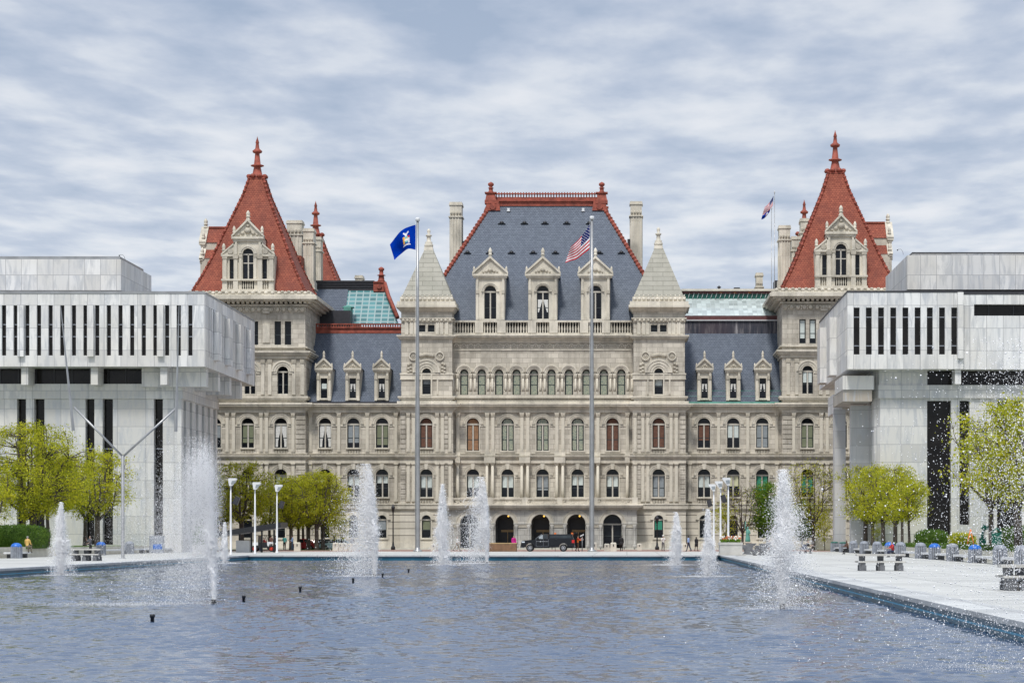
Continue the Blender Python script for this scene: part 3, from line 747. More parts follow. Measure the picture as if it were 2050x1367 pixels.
# glazed roof behind the right wing
D1 = 317.6; t = MB(); t.box(X(1369, D1), X(1560, D1), D1-.05, D1+.3, Z(670, D1), Z(642, D1)); t.build('stained_band', ['bandst'], cap)
t = MB(); t.box(X(1369, D1), X(1562, D1), D1-.3, D1+.5, Z(642.3, D1), Z(640.5, D1), 1); t.box(X(1369, D1), X(1562, D1), D1-.1, D1+.8, Z(640.5, D1), Z(632, D1), 0); t.build('fascia', ['maroon', 'white'], cap)
slope('glass_roof', 1366, 1562, 633, 598, 'skyp', 318.5, 325.)
t = MB(); D3 = 325.; t.box(X(1366, D3), X(1562, D3), D3+.02, D3+.3, Z(599, D3), Z(588, D3), 0)
u = X(1368, D3)
while u < X(1560, D3): t.tube([(u, D3-.1, Z(599, D3)), (u+.25, D3-.1, Z(587, D3))], .07, 4, 1); u += .62
t.build('clerestory_glazing', ['teal', 'skyp'], cap)
t = MB(); t.box(X(1366, D3), X(1562, D3), D3-.1, D3+.6, Z(588.5, D3), Z(583, D3), 0); t.box(X(1364, D3), X(1562, D3), D3-.5, D3+6, Z(583, D3), Z(579, D3), 1)
for p in (1443, 1471, 1500): t.box(X(p-2.5, D3), X(p+2.5, D3), D3-.14, D3-.1, Z(587.5, D3), Z(584.5, D3), 2)
t.build('roof_edge', ['maroon', 'cream', 'rust'], cap)
t = MB(); t.lathe(X(1440, D3), D3+1, [(.15, Z(579, D3)), (.12, Z(576, D3)), (.35, Z(574, D3)), (.02, Z(570, D3))], 6); t.box(X(1470, D3), X(1482, D3), D3+1, D3+2, Z(579, D3), Z(574, D3)); t.build('roof_vents', ['dark'], cap)

# ---------------- body behind the facade
mb = MB(); mb.box(X(395, DW), X(1795, DW), 325.5, 366, 0, Z(660, DW)); mb.box(X(909, D), X(1264, D), 311., 340, 3, Z(650, D)); mb.build('rear_walls', ['stone'], cap)

# ---------------- pavilions with stone spires
for (a, b, c, blind, pa, ap) in ((801.5, 906.5, 853.8, ('wgrey', .5), 858, 494), (1266.5, 1372.5, 1318.8, ('wwhite', .62), 1318.4, 491)):
    D = 306.; z = lambda q: Z(q, D); x0, x1 = X(a+1.5, D), X(b-1.5, D); y = D+.15; tf = lambda u, d, zz: (u, y+d, zz); mb = MB(); cc = X(c, D)
    dx = 9.2
    wall(mb, x0, x1, z(808), z(700), [(cc, S(17.5, D), z(789), z(746), True, None)], tf, .5, n=12)
    wall(mb, x0, x1, z(700), z(621), [(cc+S(s_*dx, D), S(13.5, D), z(664), z(650), False, None) for s_ in (-1, 1)], tf, .5)
    for sx in (x0, x1): mb.quad((sx, y, z(808)), (sx, y+7, z(808)), (sx, y+7, z(621)), (sx, y, z(621)))
    mb.box(x0+.01, x1-.01, y+1.2, y+7, z(808), z(621)-.3)
    mb.build('wall', ['stone'], cap)
    win(cap, cc, y+.4, z(789), S(17.5, D), z(748)-z(789), True, blind[0], split=False, frac=blind[1])
    for s_ in (-1, 1): win(cap, cc+S(s_*dx, D), y+.4, z(664), S(13.5, D), S(14, D), False, None, split=False)
    t = MB()
    for r0, r1, p in ((9, 13, .12), (13, 18, .2), (18, 24, .28), (24, 27.5, .36)): t.arc(cc, z(746), S(r0, D), S(r1, D), y-p, y+.02, n=18)
    for s_ in (-1, 1):
        mx = cc+S(s_*26.5, D); t.arc(mx, z(712.5), S(6.8, D), S(9, D), y-.22, y+.02, 0, 360, 16); t.disc(mx, z(712.5), S(6.8, D), y-.05, y+.02, 14, 1)
        for k in range(8): 
            a_ = math.pi*k/4; t.box(mx-.05+math.cos(a_)*.22, mx+.05+math.cos(a_)*.22, y-.14, y, z(712.5)+math.sin(a_)*.22-.05, z(712.5)+math.sin(a_)*.22+.05)
        t.ball((mx, y-.08, z(712.5)), .13, 0, 1, 6, 4)
        for dz_ in (728, 736, 743): 
            for k in (0, 1): t.ball((cc+S(s_*(32+k*4), D), y-.05, z(dz_+k*2)), .24, 1, 1, 6, 4)
    for k in range(-3, 4): t.ball((cc+S(k*4., D), y-.05, z(710+abs(k)*.7)), .27, 1, 1, 6, 4)
    cornice(t, x0, x1, y, z(750)+.2, [(.2, .18), (.5, .1), (.12, .16)], side=1.)
    for s_ in (-1, 1): t.box(cc+S(s_*10, D)-.1, cc+S(s_*10, D)+.1, y-.2, y, z(789), z(748)); t.box(cc+S(s_*22, D)-.1, cc+S(s_*22, D)+.1, y-.15, y, z(789), z(752))
    t.box(cc-S(12, D), cc+S(12, D), y-.25, y, z(789)-.2, z(789))
    cornice(t, x0, x1, y, z(671), [(.15, .55), (.2, .42), (.15, .2)], side=1., yb=y+7)
    cornice(t, x0, x1, y, z(636), [(.12, .25), (.1, .15)], side=1., yb=y+7)
    for k in (-40, -30, -22, 22, 30, 40): t.box(cc+S(k, D)-.22, cc+S(k, D)+.22, y-.12, y, z(669), z(645))
    cornice(t, x0, x1, y, z(793), [(.2, .42), (.2, .3)], side=1., yb=y+4); cornice(t, x0, x1, y, z(803), [(.3, .5)], side=1., yb=y+3)
    t.build('carved_mouldings', ['trim', 'carve'], cap)
    frieze('carved_frieze', x0, x1, y-.1, z(645), z(637), .55, 'leaf'); frieze('carved_frieze', x0, x1, y-.12, z(803), z(797), .42, 'dart')
    t = MB(); e0, e1 = X(a-10+2, D), X(b+10-2, D)
    t.frus(((e0+e1)/2, y+3.4), ((x1-x0)/2+.1, 3.5), z(624), ((e0+e1)/2, y+3.4), ((e1-e0)/2-.2, 4.1), z(616)); t.box(e0, e1, y-1.0, y+7.8, z(616), z(611)); t.box(e0+.15, e1-.15, y-.85, y+7.6, z(611), z(604))
    t.box(e0+.5, e1-.5, y-.5, y+7.2, z(604), z(594.5)); u = e0+.5
    while u < e1-.6:
        t.ball((u+.3, y-.52, z(599)), .24, 0, 1, 6, 4); t.ball((u+.3, y-.4, z(592.5)), .13, 0, 1.2, 5, 3); u += .58
    t.build('tower_cornice', ['trim'], cap)
    t = MB(); hw = S(50, D); cx_ = cc; zb, zt = z(593), z(ap)
    t.frus((cx_, y+3.4), (hw, hw), zb, (cx_+.05, y+3.4), (S(8.5, D), S(8.5, D)), zt); sp = t.build('stone_spire', ['pyr'], cap)
    f = MB(); hh = z(ap-43)-zt
    f.frus((cx_, y+3.4), (S(9.3, D), S(9.3, D)), zt-.1, (cx_, y+3.4), (S(8.3, D), S(8.3, D)), zt+.35)
    f.lathe(cx_, y+3.4, [(.55, zt+.3), (.62, zt+.7), (.45, zt+.8), (.52, zt+1.0), (.30, zt+1.1), (.26, zt+1.7), (.40, zt+1.8), (.42, zt+1.95), (.15, zt+2.05), (.24, zt+2.4), (.22, zt+2.6), (.04, zt+hh)], 8)
    f.build('finial', ['trim'], sp)

# ---------------- great slate roof of the centre
D = 309.2; z0 = Z(645, D); Dt = 320.; zt = Z(411, Dt)
mb = MB(); x0, x1 = X(828, D), X(1346, D); xt0, xt1 = X(982, Dt), X(1205.5, Dt); yb0, yt1 = 345., 334.
P = [(x0, D, z0), (x1, D, z0), (x1, yb0, z0), (x0, yb0, z0), (xt0, Dt, zt), (xt1, Dt, zt), (xt1, yt1, zt), (xt0, yt1, zt)]
mb.add(P, [(0, 1, 5, 4), (1, 2, 6, 5), (2, 3, 7, 6), (3, 0, 4, 7), (4, 5, 6, 7)]); main_roof = mb.build('slate_roof', ['slate'], cap)
def hip(mb, a, b, r=.26, step=.62, sq=True):
    a, b = Vector(a), Vector(b); n = max(2, int((b-a).length/step)); pts = []; rad = []
    for i in range(n):
        for f_, rr in ((0, 1.), (.72, 1.), (.76, 1.4), (.97, 1.25), (.99, 1.)):
            pts.append(a.lerp(b, (i+f_)/n)); rad.append(r*rr)
    mb.tube(pts, rad, 6)
for i in range(4): t = MB(); hip(t, P[i], P[4+i], .26); t.build('hip_tiles', ['redtrim'], main_roof)
t = MB(); zz = lambda q: Z(q, Dt)
t.box(xt0-.3, xt1+.3, Dt-.25, yt1+.25, zz(413), zz(404)); t.box(xt0-.5, xt1+.5, Dt-.5, yt1+.5, zz(404), zz(402)); t.box(xt0-.2, xt1+.2, Dt-.2, yt1+.2, zz(402), zz(396.5))
for yy in (Dt, yt1):
    t.box(xt0, xt1, yy-.22, yy+.22, zz(389.5), zz(387.5)); u = xt0+.4
    t.box(xt0, xt1, yy-.22, yy+.22, zz(396.5), zz(395.3))
    while u < xt1-.3: t.tube([(u, yy, zz(395.5)), (u, yy, zz(389))], .085, 5); t.ball((u, yy, zz(386.8)), .12, 0, 1.2, 5, 3); u += .37
for sx, sg in ((xt0, -1), (xt1, 1)):
    c = sx-sg*.05
    for yy in (Dt, yt1):
        t.prism([(c-sg*1.3, zz(423)), (c+sg*.9, zz(423)), (c+sg*.35, zz(404)), (c-sg*1.1, zz(404))], yy-.75, yy+.75)
        t.box(c-.8, c+.8, yy-.8, yy+.8, zz(409), zz(402)); t.disc(c-sg*.3, zz(415), .42, yy-.9, yy-.7, 12)
        t.frus((c, yy), (.72, .72), zz(402), (c, yy), (.55, .55), zz(388)); t.box(c-.8, c+.8, yy-.8, yy+.8, zz(388), zz(386))
        t.lathe(c, yy, [(.5, zz(386)), (.3, zz(383)), (.27, zz(378)), (.42, zz(377)), (.25, zz(375.5)), (.2, zz(374)), (.36, zz(372)), (.43, zz(369.5)), (.36, zz(367)), (.1, zz(365.2)), (.02, zz(364))], 10)
t.build('ridge_cresting', ['redtrim'], main_roof)
t = MB(); tw = MB()
def onroof(px, py):   # point on the front slope seen at that pixel
    lo, hi = D, Dt
    for _ in range(30):
        md = (lo+hi)/2; zs = z0+(zt-z0)*(md-D)/(Dt-D)
        if Z(py, md) > zs: lo = md
        else: hi = md
    return (X(px, md), md, zs)
for row, xs in ((446, (1004.5, 1050, 1091, 1134.5, 1180)), (505, (936, 980, 1024, 1067.5, 1112, 1200, 1244))):
    for p in xs:
        a, b_, c = onroof(p, row); t.lathe(a, b_-.1, [(.32, c-.12), (.3, c+.02), (.16, c+.17), (.02, c+.22)], 8); t.box(a-.5, a+.5, b_-.35, b_, c-.16, c-.11)
for p in (1018, 1167.5):
    a, b_, c = onroof(p, 421); tw.box(a-.17, a+.17, b_-.3, b_+.1, c-.15, c+.25); tw.box(a-.24, a+.24, b_-.35, b_, c-.2, c-.14)
t.build('roof_vents', ['black'], main_roof); tw.build('roof_lights', ['white'], main_roof)
def chimney(x0, x1, y0, y1, zb, zt, name='chimney', parent=cap):
    t = MB(); w = x1-x0; d = y1-y0
    t.box(x0, x1, y0, y1, zb, zt-.4); t.box(x0-.12, x1+.12, y0-.12, y1+.12, zt-.45, zt-.25); t.box(x0-.05, x1+.05, y0-.05, y1+.05, zt-.25, zt); t.box(x0-.18, x1+.18, y0-.18, y1+.18, zt-2.1, zt-1.95)
    for k in range(4): t.ball((x0+w*(k+.5)/4, y0-.05, zt-1.55), w*.11, 1, 1.5, 6, 4)
    for k in range(1, 4): t.box(x0+w*k/4-.07, x0+w*k/4+.07, y0-.10, y0, zb, zt-2.1)
    n = int(max(1, d)); 
    for k in range(1, n+1):
        q_ = y0+d*k/(n+1); t.box(x0-.1, x0, q_-.07, q_+.07, zb, zt-2.1); t.box(x1, x1+.1, q_-.07, q_+.07, zb, zt-2.1)
    mid = zb+(zt-zb)*.42
    t.box(x0-.15, x1+.15, y0-.15, y1+.15, mid-.9, mid); t.box(x0-.25, x1+.25, y0-.25, y1+.25, mid-1.1, mid-.9); t.box(x0-.1, x1+.1, y0-.1, y1+.1, zb, mid-1.1)
    return t.build(name, ['trim', 'carve'], parent)
Dc = 326.; chimney(X(900.5, Dc), X(924, Dc), Dc, Dc+2.6, Z(640, Dc), Z(404.5, Dc)); chimney(X(1262, Dc), X(1285, Dc), Dc, Dc+2.2, Z(640, Dc), Z(403, Dc))
mb = MB(); mb.box(X(903, Dc), X(935, Dc), Dc+.3, Dc+2, Z(520, Dc), Z(482, Dc)); mb.box(X(1256, Dc), X(1264, Dc), Dc+.3, Dc+2, Z(520, Dc), Z(478, Dc)); mb.build('roof_plant_box', ['dark'], cap)

# ---------------- corner towers
RED = [(-1, -1), (1, -1), (1, 1), (-1, 1)]
def red_roof(cx, cy, hw, zb, zt, tr, tag_=''):
    """concave pyramid: half width hw at zb to tr at zt"""
    H_ = zt-zb; prof = [(0, 1.), (.04, .965), (.12, .875), (.22, .775), (.34, .665), (.5, .53), (.7, .355), (.85, .225), (1., tr/hw)]
    mb = MB(); k = len(mb.v)
    for f_, w in prof: mb.v += [(cx+a*hw*w, cy+b*hw*w, zb+H_*f_) for a, b in RED]
    for i in range(len(prof)-1):
        for j in range(4): mb.f.append((i*4+j, i*4+(j+1) % 4, (i+1)*4+(j+1) % 4, (i+1)*4+j)); mb.m.append(0); mb.sm.append(False)
    o = mb.build('tower_roof', ['tile'], cap)
    for a, b in RED:
        t = MB()
        for i in range(len(prof)-1):
            p, q_ = prof[i], prof[i+1]
            hip(t, (cx+a*hw*p[1], cy+b*hw*p[1], zb+H_*p[0]), (cx+a*hw*q_[1], cy+b*hw*q_[1], zb+H_*q_[0]), .17, .6)
        t.build('hip_tiles', ['redtrim'], o)
    t = MB(); t.box(cx-tr-.15, cx+tr+.15, cy-tr-.15, cy+tr+.15, zt-.9, zt-.75); t.box(cx-tr-.1, cx+tr+.1, cy-tr-.1, cy+tr+.1, zt-.2, zt)
    s_ = (H_/14.7); 
    for k in range(8): a_ = math.pi*k/4+.39; t.ball((cx+math.cos(a_)*1.05*s_, cy+math.sin(a_)*1.05*s_, zt+.25*s_), .34*s_, 0, .8, 7, 4)
    pr = [(.95, 0), (.9, .35), (.62, .7), (.5, 1.5), (.42, 2.0), (.82, 2.2), (.82, 2.35), (.42, 2.5), (.30, 4.0), (.28, 4.4), (.55, 4.55), (.62, 4.85), (.35, 5.15), (.26, 5.3), (.18, 6.2), (.24, 6.3), (.06, 7.1), (.015, 7.4)]
    kz = 5.2/7.4
    t.lathe(cx, cy, [(r*s_, zt+h*kz*s_) for r, h in pr], 10)
    t.build('tower_finial', ['redtrim'], o)
    return o
def tower(base, side, q, roofc, hwpx, apex, zf):
    """base = px of tower centre on the facade; side=+1 when the visible flank faces right"""
    D = 307.; K = lambda p: HY-(HY-p)*(1+q*min(1.2, max(0, (812-p)/230)))
    z = lambda p: Z(K(p), D); y = D+.1; x0, x1 = X(base-111, D), X(base+111 if side > 0 else base+117, D); tf = lambda u, d, zz: (u, y+d, zz)
    if side < 0: x0 = X(base-117, D); x1 = X(base+111, D)
    WD = 15.5
    mb = MB(); wc = [base+k*66 for k in (-1, 0, 1)]
    wall(mb, x0, x1, z(808), z(704), [(X(c, D), S(21.5, D), z(788), z(744), True, None) for c in wc], tf, .5, n=12)
    tw = [c+k for c in wc for k in (-10.2, 10.2)]
    wall(mb, x0, x1, z(704), z(610), [(X(c, D), S(13, D), z(690), z(643), False, None) for c in tw], tf, .5)
    # flanks
    zc = [(WD*(k+.5)/3) for k in range(3)]
    for sx, s2 in ((x0, 1), (x1, -1)):
        wall(mb, 0, WD, z(808), z(704), [(c, S(21.5, D), z(788), z(744), True, None) for c in zc], lambda u, d, zz: (sx+s2*d, y+u, zz), .5)
        wall(mb, 0, WD, z(704), z(610), [(c+k, S(13, D), z(690), z(643), False, None) for c in zc for k in (-.7, .7)], lambda u, d, zz: (sx+s2*d, y+u, zz), .5)
        mb.quad((sx, y-.1, 0), (sx, y+WD+3, 0), (sx, y+WD+3, z(808)), (sx, y-.1, z(808)))
    mb.quad((x0, y+WD, z(812)), (x1, y+WD, z(812)), (x1, y+WD, z(610)), (x0, y+WD, z(610)))
    mb.build('wall', ['stone'], cap)
    core = MB(); core.box(x0+.6, x1-.6, y+.6, y+WD-.6, z(808), z(612)); core.build('tower_core', ['glass'], cap)
    for i, c in enumerate(wc): win(cap, X(c, D), y+.4, z(788), S(21.5, D), z(744)-z(788), True, 'wwhite' if side < 0 else None, frac=.5)
    for i, c in enumerate(tw): win(cap, X(c, D), y+.4, z(690), S(13, D), z(643)-z(690), False, 'wwhite' if side < 0 else None, split=False, frac=.8)
    t = MB()
    for c in wc:
        for r0, r1, p in ((11, 14.5, .12), (14.5, 19, .2), (19, 22.5, .3)): t.arc(X(c, D), z(744), S(r0, D), S(r1, D), y-p, y+.02, n=16)
        t.box(X(c-24, D), X(c-12, D), y-.12, y, z(748), z(743)); t.box(X(c+12, D), X(c+24, D), y-.12, y, z(748), z(743))
    for k in (-105, -88, -40, -26, 26, 40, 88, 105):
        t.box(X(base+k-3.5, D), X(base+k+3.5, D), y-.16, y, z(790), z(722)); t.box(X(base+k-4.5, D), X(base+k+4.5, D), y-.24, y, z(727), z(719), 1)
    for k in (-33, 33):
        t.box(X(base+k-7, D), X(base+k+7, D), y-.14, y, z(686), z(648)); t.box(X(base+k-7, D), X(base+k+7, D), y-.25, y, z(627), z(617))
        for j in (-4, 0, 4): t.ball((X(base+k+j, D), y-.27, z(622)), .1, 1, 1, 5, 3)
    cornice(t, x0, x1, y, z(703), [(.2, .75), (.2, .6), (.2, .4), (.35, .2)], side=1., yb=y+WD)
    cornice(t, x0, x1, y, z(694), [(.16, .3)], side=1., yb=y+WD); cornice(t, x0, x1, y, z(793), [(.25, .4), (.2, .3)], side=1., yb=y+WD); cornice(t, x0, x1, y, z(808)+.1, [(.15, 1.), (.2, .9), (.2, .55)], side=1., yb=y+WD+.5)
    t.build('tower_mouldings', ['trim', 'carve'], cap)
    frieze('carved_frieze', x0, x1, y-.1, z(803), z(796), .42, 'dart'); frieze('carved_frieze', x0, x1, y-.08, z(626), z(614), .8, 'leaf')
    t = MB(); e = 1.9
    t.box(x0-.3, x1+.3, y-.35, y+WD+.3, z(613), z(609.5)); u = x0-.6
    while u < x1+.6: t.box(u, u+.34, y-.9, y, z(608.5), z(604.5)); u += .62
    u = y-.6
    while u < y+WD: t.box(x0-.9, x0, u, u+.34, z(608.5), z(604.5)); t.box(x1, x1+.9, u, u+.34, z(608.5), z(604.5)); u += .62
    t.box(x0-1.3, x1+1.3, y-1.35, y+WD+1.3, z(604.5), z(601)); t.box(x0-1.7, x1+1.7, y-1.75, y+WD+1.7, z(601), z(594.5)); t.box(x0-1.5, x1+1.5, y-1.5, y+WD+1.5, z(594.5), z(591.5))
    t.box(x0-.9, x1+.9, y-.9, y+WD+.9, z(591.5), z(585)); u = x0-.8
    while u < x1+.8:
        t.ball((u, y-.95, z(588)), .26, 0, 1, 6, 4); t.box(u+.25, u+.6, y-1.05, y-.8, z(585.5), z(583.5)); u += .85
    t.build('tower_cornice', ['trim'], cap)
    # roof
    cx_ = X(base+roofc, D); hw = S(hwpx, D); cy = y+hw*1.07; red_roof(cx_, cy, hw, z(584), Z(apex, cy), .95)
    t = MB(); t.box(cx_-hw-.1, cx_+hw+.1, cy-hw-.1, cy+hw+.1, z(585.5), z(584)); t.build('tower_eave', ['trim'], cap)
    # big dormers, one on the front and one on the outer flank
    def big(rot):
        b = MB(); s = lambda n: S(n, D); zz = z
        wall(b, -s(22), s(22), zz(583), zz(498), [(0, s(21.5), zz(559), zz(508), True, None)], lambda u, d, w: (u, d, w), .5)
        wall(b, -s(52), -s(22), zz(583), zz(508), [(-s(33), s(9), zz(559), zz(518), False, None)], lambda u, d, w: (u, d+.2, w), .5)
        wall(b, s(22), s(52), zz(583), zz(508), [(s(33), s(9), zz(559), zz(518), False, None)], lambda u, d, w: (u, d+.2, w), .5)
        wall(b, -s(28), s(28), zz(498), zz(474), [], lambda u, d, w: (u, d, w), .5)
        for sg in (-1, 1):
            b.quad((sg*s(52), .2, zz(583)), (sg*s(52), 6.5, zz(583)), (sg*s(52), 6.5, zz(508)), (sg*s(52), .2, zz(508)))
            b.quad((sg*s(28), 0, zz(508)), (sg*s(28), 7.5, zz(508)), (sg*s(28), 7.5, zz(474)), (sg*s(28), 0, zz(474)))
            b.prism([(sg*s(52), zz(509)), (sg*s(26), zz(509)), (sg*s(26), zz(487))], -.05, .4)
        root = ('dormer', b, ['trim'])
        p = MB(); e = s(30)
        p.prism([(-e, zz(474)), (e, zz(474)), (0, zz(441))], -.1, .4); 
        for sg in (-1, 1):
            p.prism([(sg*e*1.08, zz(475)), (sg*e*1.08, zz(471)), (0, zz(438)), (0, zz(443))], -.45, .5)
            p.prism([(sg*s(54), zz(511)), (sg*s(54), zz(508)), (sg*s(26), zz(484)), (sg*s(26), zz(488))], -.2, .5)
            p.box(min(sg*s(54), sg*s(22)), max(sg*s(54), sg*s(22)), -.15, .3, zz(513), zz(509))
            p.disc(sg*s(35), zz(503), .35, -.2, 0, 10, 1)
            for k in (46.5, 24.5): 
                p.box(sg*s(k)-.32, sg*s(k)+.32, -.1 if k > 40 else -.3, .2, zz(583), zz(558)); p.box(sg*s(k)-.24, sg*s(k)+.24, -.05 if k > 40 else -.22, .2, zz(558), zz(518)); p.box(sg*s(k)-.34, sg*s(k)+.34, -.12 if k > 40 else -.32, .2, zz(518), zz(511), 1)
            p.box(sg*s(15)-.16, sg*s(15)+.16, -.12, .1, zz(558), zz(515)); p.box(sg*s(15)-.24, sg*s(15)+.24, -.18, .1, zz(515), zz(509), 1)
            p.box(sg*s(25)-.22, sg*s(25)+.22, -.2, .1, zz(509), zz(480))
        p.box(-e*1.08, e*1.08, -.45, .4, zz(478.5), zz(474)); p.box(-e, e, -.25, .3, zz(483), zz(478.5))
        for r0, r1, pp in ((11, 14, .12), (14, 18, .2)): p.arc(0, zz(508), s(r0), s(r1), -pp, .02, n=14)
        for dx_, dz_, r_ in ((0, 462, .5), (-.7, 467, .3), (.7, 467, .3), (-1.2, 470, .2), (1.2, 470, .2), (0, 452, .25)): p.ball((dx_, -.1, zz(dz_)), r_, 1, .9, 7, 4)
        p.box(-s(53), s(53), -.35, .3, zz(562), zz(558.5)); p.box(-s(53), s(53), -.35, .3, zz(584), zz(579))
        f = MB(); balusters(f, -s(11), s(11), -.08, zz(579), zz(562), 5)
        for sg in (-1, 1): balusters(f, sg*s(33)-s(6), sg*s(33)+s(6), -.02, zz(579), zz(562), 3)
        n_ = MB(); n_.box(-s(12), s(12), .0, .05, zz(579), zz(562)); n_.box(-s(40), -s(27), .1, .15, zz(579), zz(562)); n_.box(s(27), s(40), .1, .15, zz(579), zz(562))
        g = MB(); finial(g, 0, .1, zz(441), zz(421)-zz(441), .34)
        for sg in (-1, 1): finial(g, sg*s(28), .1, zz(472), 1.3, .27); finial(g, sg*s(49), .2, zz(508), 1.4, .30)
        r = MB(); r.quad((-e, .4, zz(474)), (0, .4, zz(441)), (0, 9.5, zz(441)), (-e, 9.5, zz(474))); r.quad((e, .4, zz(474)), (0, .4, zz(441)), (0, 9.5, zz(441)), (e, 9.5, zz(474)))
        r.tube([(0, .5, zz(440.5)), (0, 9.5, zz(440.5))], .2, 6)
        for sg in (-1, 1): r.quad((sg*s(53), .4, zz(509)), (sg*s(26), .4, zz(487)), (sg*s(26), 8, zz(487)), (sg*s(53), 8, zz(509)))
        w = MB(); w.box(-.08, .08, .3, .42, zz(559), zz(508)); w.box(-s(10.7), s(10.7), .3, .42, zz(510), zz(507)); w.box(-s(10.7), s(10.7), .33, .42, zz(527), zz(525)); w.arc(0, zz(508), s(9.5), s(10.8), .3, .42, m=1)
        for sg in (-1, 1): w.box(sg*s(33)-s(4.5), sg*s(33)+s(4.5), .55, .62, zz(545), zz(543), 1)
        gl = MB(); gl.poly([(-s(10.7), .4, zz(559)), (s(10.7), .4, zz(559))]+[(s(10.7)*math.cos(math.pi*i/12), .4, zz(508)+s(10.7)*math.sin(math.pi*i/12)) for i in range(13)])
        for sg in (-1, 1): gl.quad((sg*s(33)-s(4.5), .6, zz(559)), (sg*s(33)+s(4.5), .6, zz(559)), (sg*s(33)+s(4.5), .6, zz(518)), (sg*s(33)-s(4.5), .6, zz(518)))
        if rot == 0: org = (X(base-4 if side > 0 else base+1, D), y+.1); tr = lambda v: (org[0]+v[0], org[1]+v[1], v[2])
        elif rot == 1: tr = lambda v: (cx_+hw-.4-v[1], cy+v[0], v[2])
        else: tr = lambda v: (cx_-hw+.4+v[1], cy+v[0], v[2])
        rt = None
        for nm, bb, mt in ((root), ('gable', p, ['trim', 'carve']), ('dormer_balustrade', f, ['trim']), ('balustrade_ground', n_, ['carve']), ('finial', g, ['trim']), ('dormer_roof', r, ['tile']), ('window_frame', w, ['mull', 'sash']), ('glass', gl, ['glass'])):
            bb.v = [tr(v) for v in bb.v]; o = bb.build(nm, mt, rt or cap); rt = rt or o
    big(0); big(1 if side < 0 else -1)
    return cx_, cy
tower(500, 1, 0., -4, 113.5, 358, 0)
tower(1683, -1, .0135, 0, 116, 347, 0)
# the two rear corner towers show only their roofs
for c, top in ((632, 472), (1610, 470)):
    Dr = 373.; cx_ = X(c, Dr); red_roof(cx_, Dr, 7.4, Z(585, 308)-.3, Z(top, Dr)-.1, .85)
    mb = MB(); mb.box(cx_-7, cx_+7, Dr-7, Dr+7, 0, Z(585, 308)-.3); mb.build('rear_tower_wall', ['stone'], cap)
# chimneys round the towers
Dc = 330.
for a, b, t_, q_, dd in ((574, 604, 441, 640, 331), (607, 627.5, 457, 640, 324.5), (628, 642, 474, 640, 338), (1560, 1582, 451, 640, 324.5), (1585, 1602, 473, 640, 331), (1603, 1629, 437, 640, 334), (1514, 1527, 546, 600, 334), (711, 725, 551, 600, 340)):
    chimney(X(a, dd), X(b, dd), dd, dd+2.4, Z(q_, dd), Z(t_, dd))
mb = MB(); mb.box(X(580, 324), X(608, 324), 321.5, 327, Z(640, 324), Z(516, 324)); mb.build('tile_link_roof', ['tile'], cap)
mb = MB(); mb.box(X(1581, 331), X(1606, 331), 332.5, 336, Z(640, 331), Z(510, 331)); mb.box(X(1552, 331), X(1560, 331), 332.5, 336, Z(640, 331), Z(559, 331)); mb.build('roof_plant_box', ['dark'], cap)
# ============================================================ GROUND, POOL
PXL, PXR, PY0, PY1, WZ = -33.6, 8.35, 4., 210., -.42
def sheet(name, rects, z, mat, kind='structure'):
    mb = MB()
    for a, b, c, d in rects: mb.quad((a, c, z), (b, c, z), (b, d, z), (a, d, z))
    o = mb.build(name, [mat]); o['kind'] = kind; return o
cw = 1.1
sheet('plaza', [(-400, PXL-cw, -60, 262), (PXR+cw, 400, -60, 262), (PXL-cw, PXR+cw, PY1+cw+1.2, 262), (PXL-cw, PXR+cw, -60, PY0-cw)], 0., 'pave')
sheet('brick_pavement', [(-400, 400, 262, 292)], 0., 'pinkp')
sheet('road', [(-2500, 2500, 292, 303.2)], -.10, 'asph')
mb = MB(); mb.box(-400, 400, 291.8, 292, -.1, .012); mb.box(-400, 400, 303.2, 303.45, -.1, .14); o = mb.build('kerb', ['cream']); o['kind'] = 'structure'
sheet('pavement', [(-400, 400, 303.45, 330)], .03, 'conc')
sheet('ground', [(-4000, 4000, -400, -60), (-4000, 4000, 303.4, 5000), (-4000, -400, -60, 303.4), (400, 4000, -60, 303.4)], -.14, 'grass')
# coping round the pool, in slabs
mb = MB()
def cop(x0, x1, y0, y1, h=.0):
    mb.box(x0, x1, y0, y1, -.09, .035+h)
n = 60
for i in range(n):
    a = PY0+(PY1-PY0)*i/n; b = PY0+(PY1-PY0)*(i+1)/n-.02
    cop(PXR-.12, PXR+cw, a, b, .002*(i % 3)); cop(PXL-cw, PXL+.12, a, b, .002*(i % 2))
n = 14
for i in range(n):
    a = PXL-cw+(PXR-PXL+2*cw)*i/n; b = PXL-cw+(PXR-PXL+2*cw)*(i+1)/n-.02
    cop(a, b, PY1-.12, PY1+cw, .002*(i % 3)); mb.box(a, b, PY1+cw, PY1+cw+1.2, -.2, -.002+.001*(i % 2)); cop(a, b, PY0-cw, PY0+.12)
o = mb.build('pool_coping', ['copg']); o['kind'] = 'structure'
mb = MB()
mb.box(PXL-.3, PXL, PY0, PY1, -1.2, -.092); mb.box(PXR, PXR+.3, PY0, PY1, -1.2, -.092); mb.box(PXL, PXR, PY1, PY1+.3, -1.2, -.092); mb.box(PXL, PXR, PY0-.3, PY0, -1.2, -.092); 
o = mb.build('pool_wall', ['poolw']); o['kind'] = 'structure'
mb = MB(); mb.box(PXR-.03, PXR-.002, PY0, PY1, -.30, -.255); mb.box(PXL+.002, PXL+.03, PY0, PY1, -.30, -.255); o = mb.build('waterline_stripe', ['cyan']); o['kind'] = 'structure'
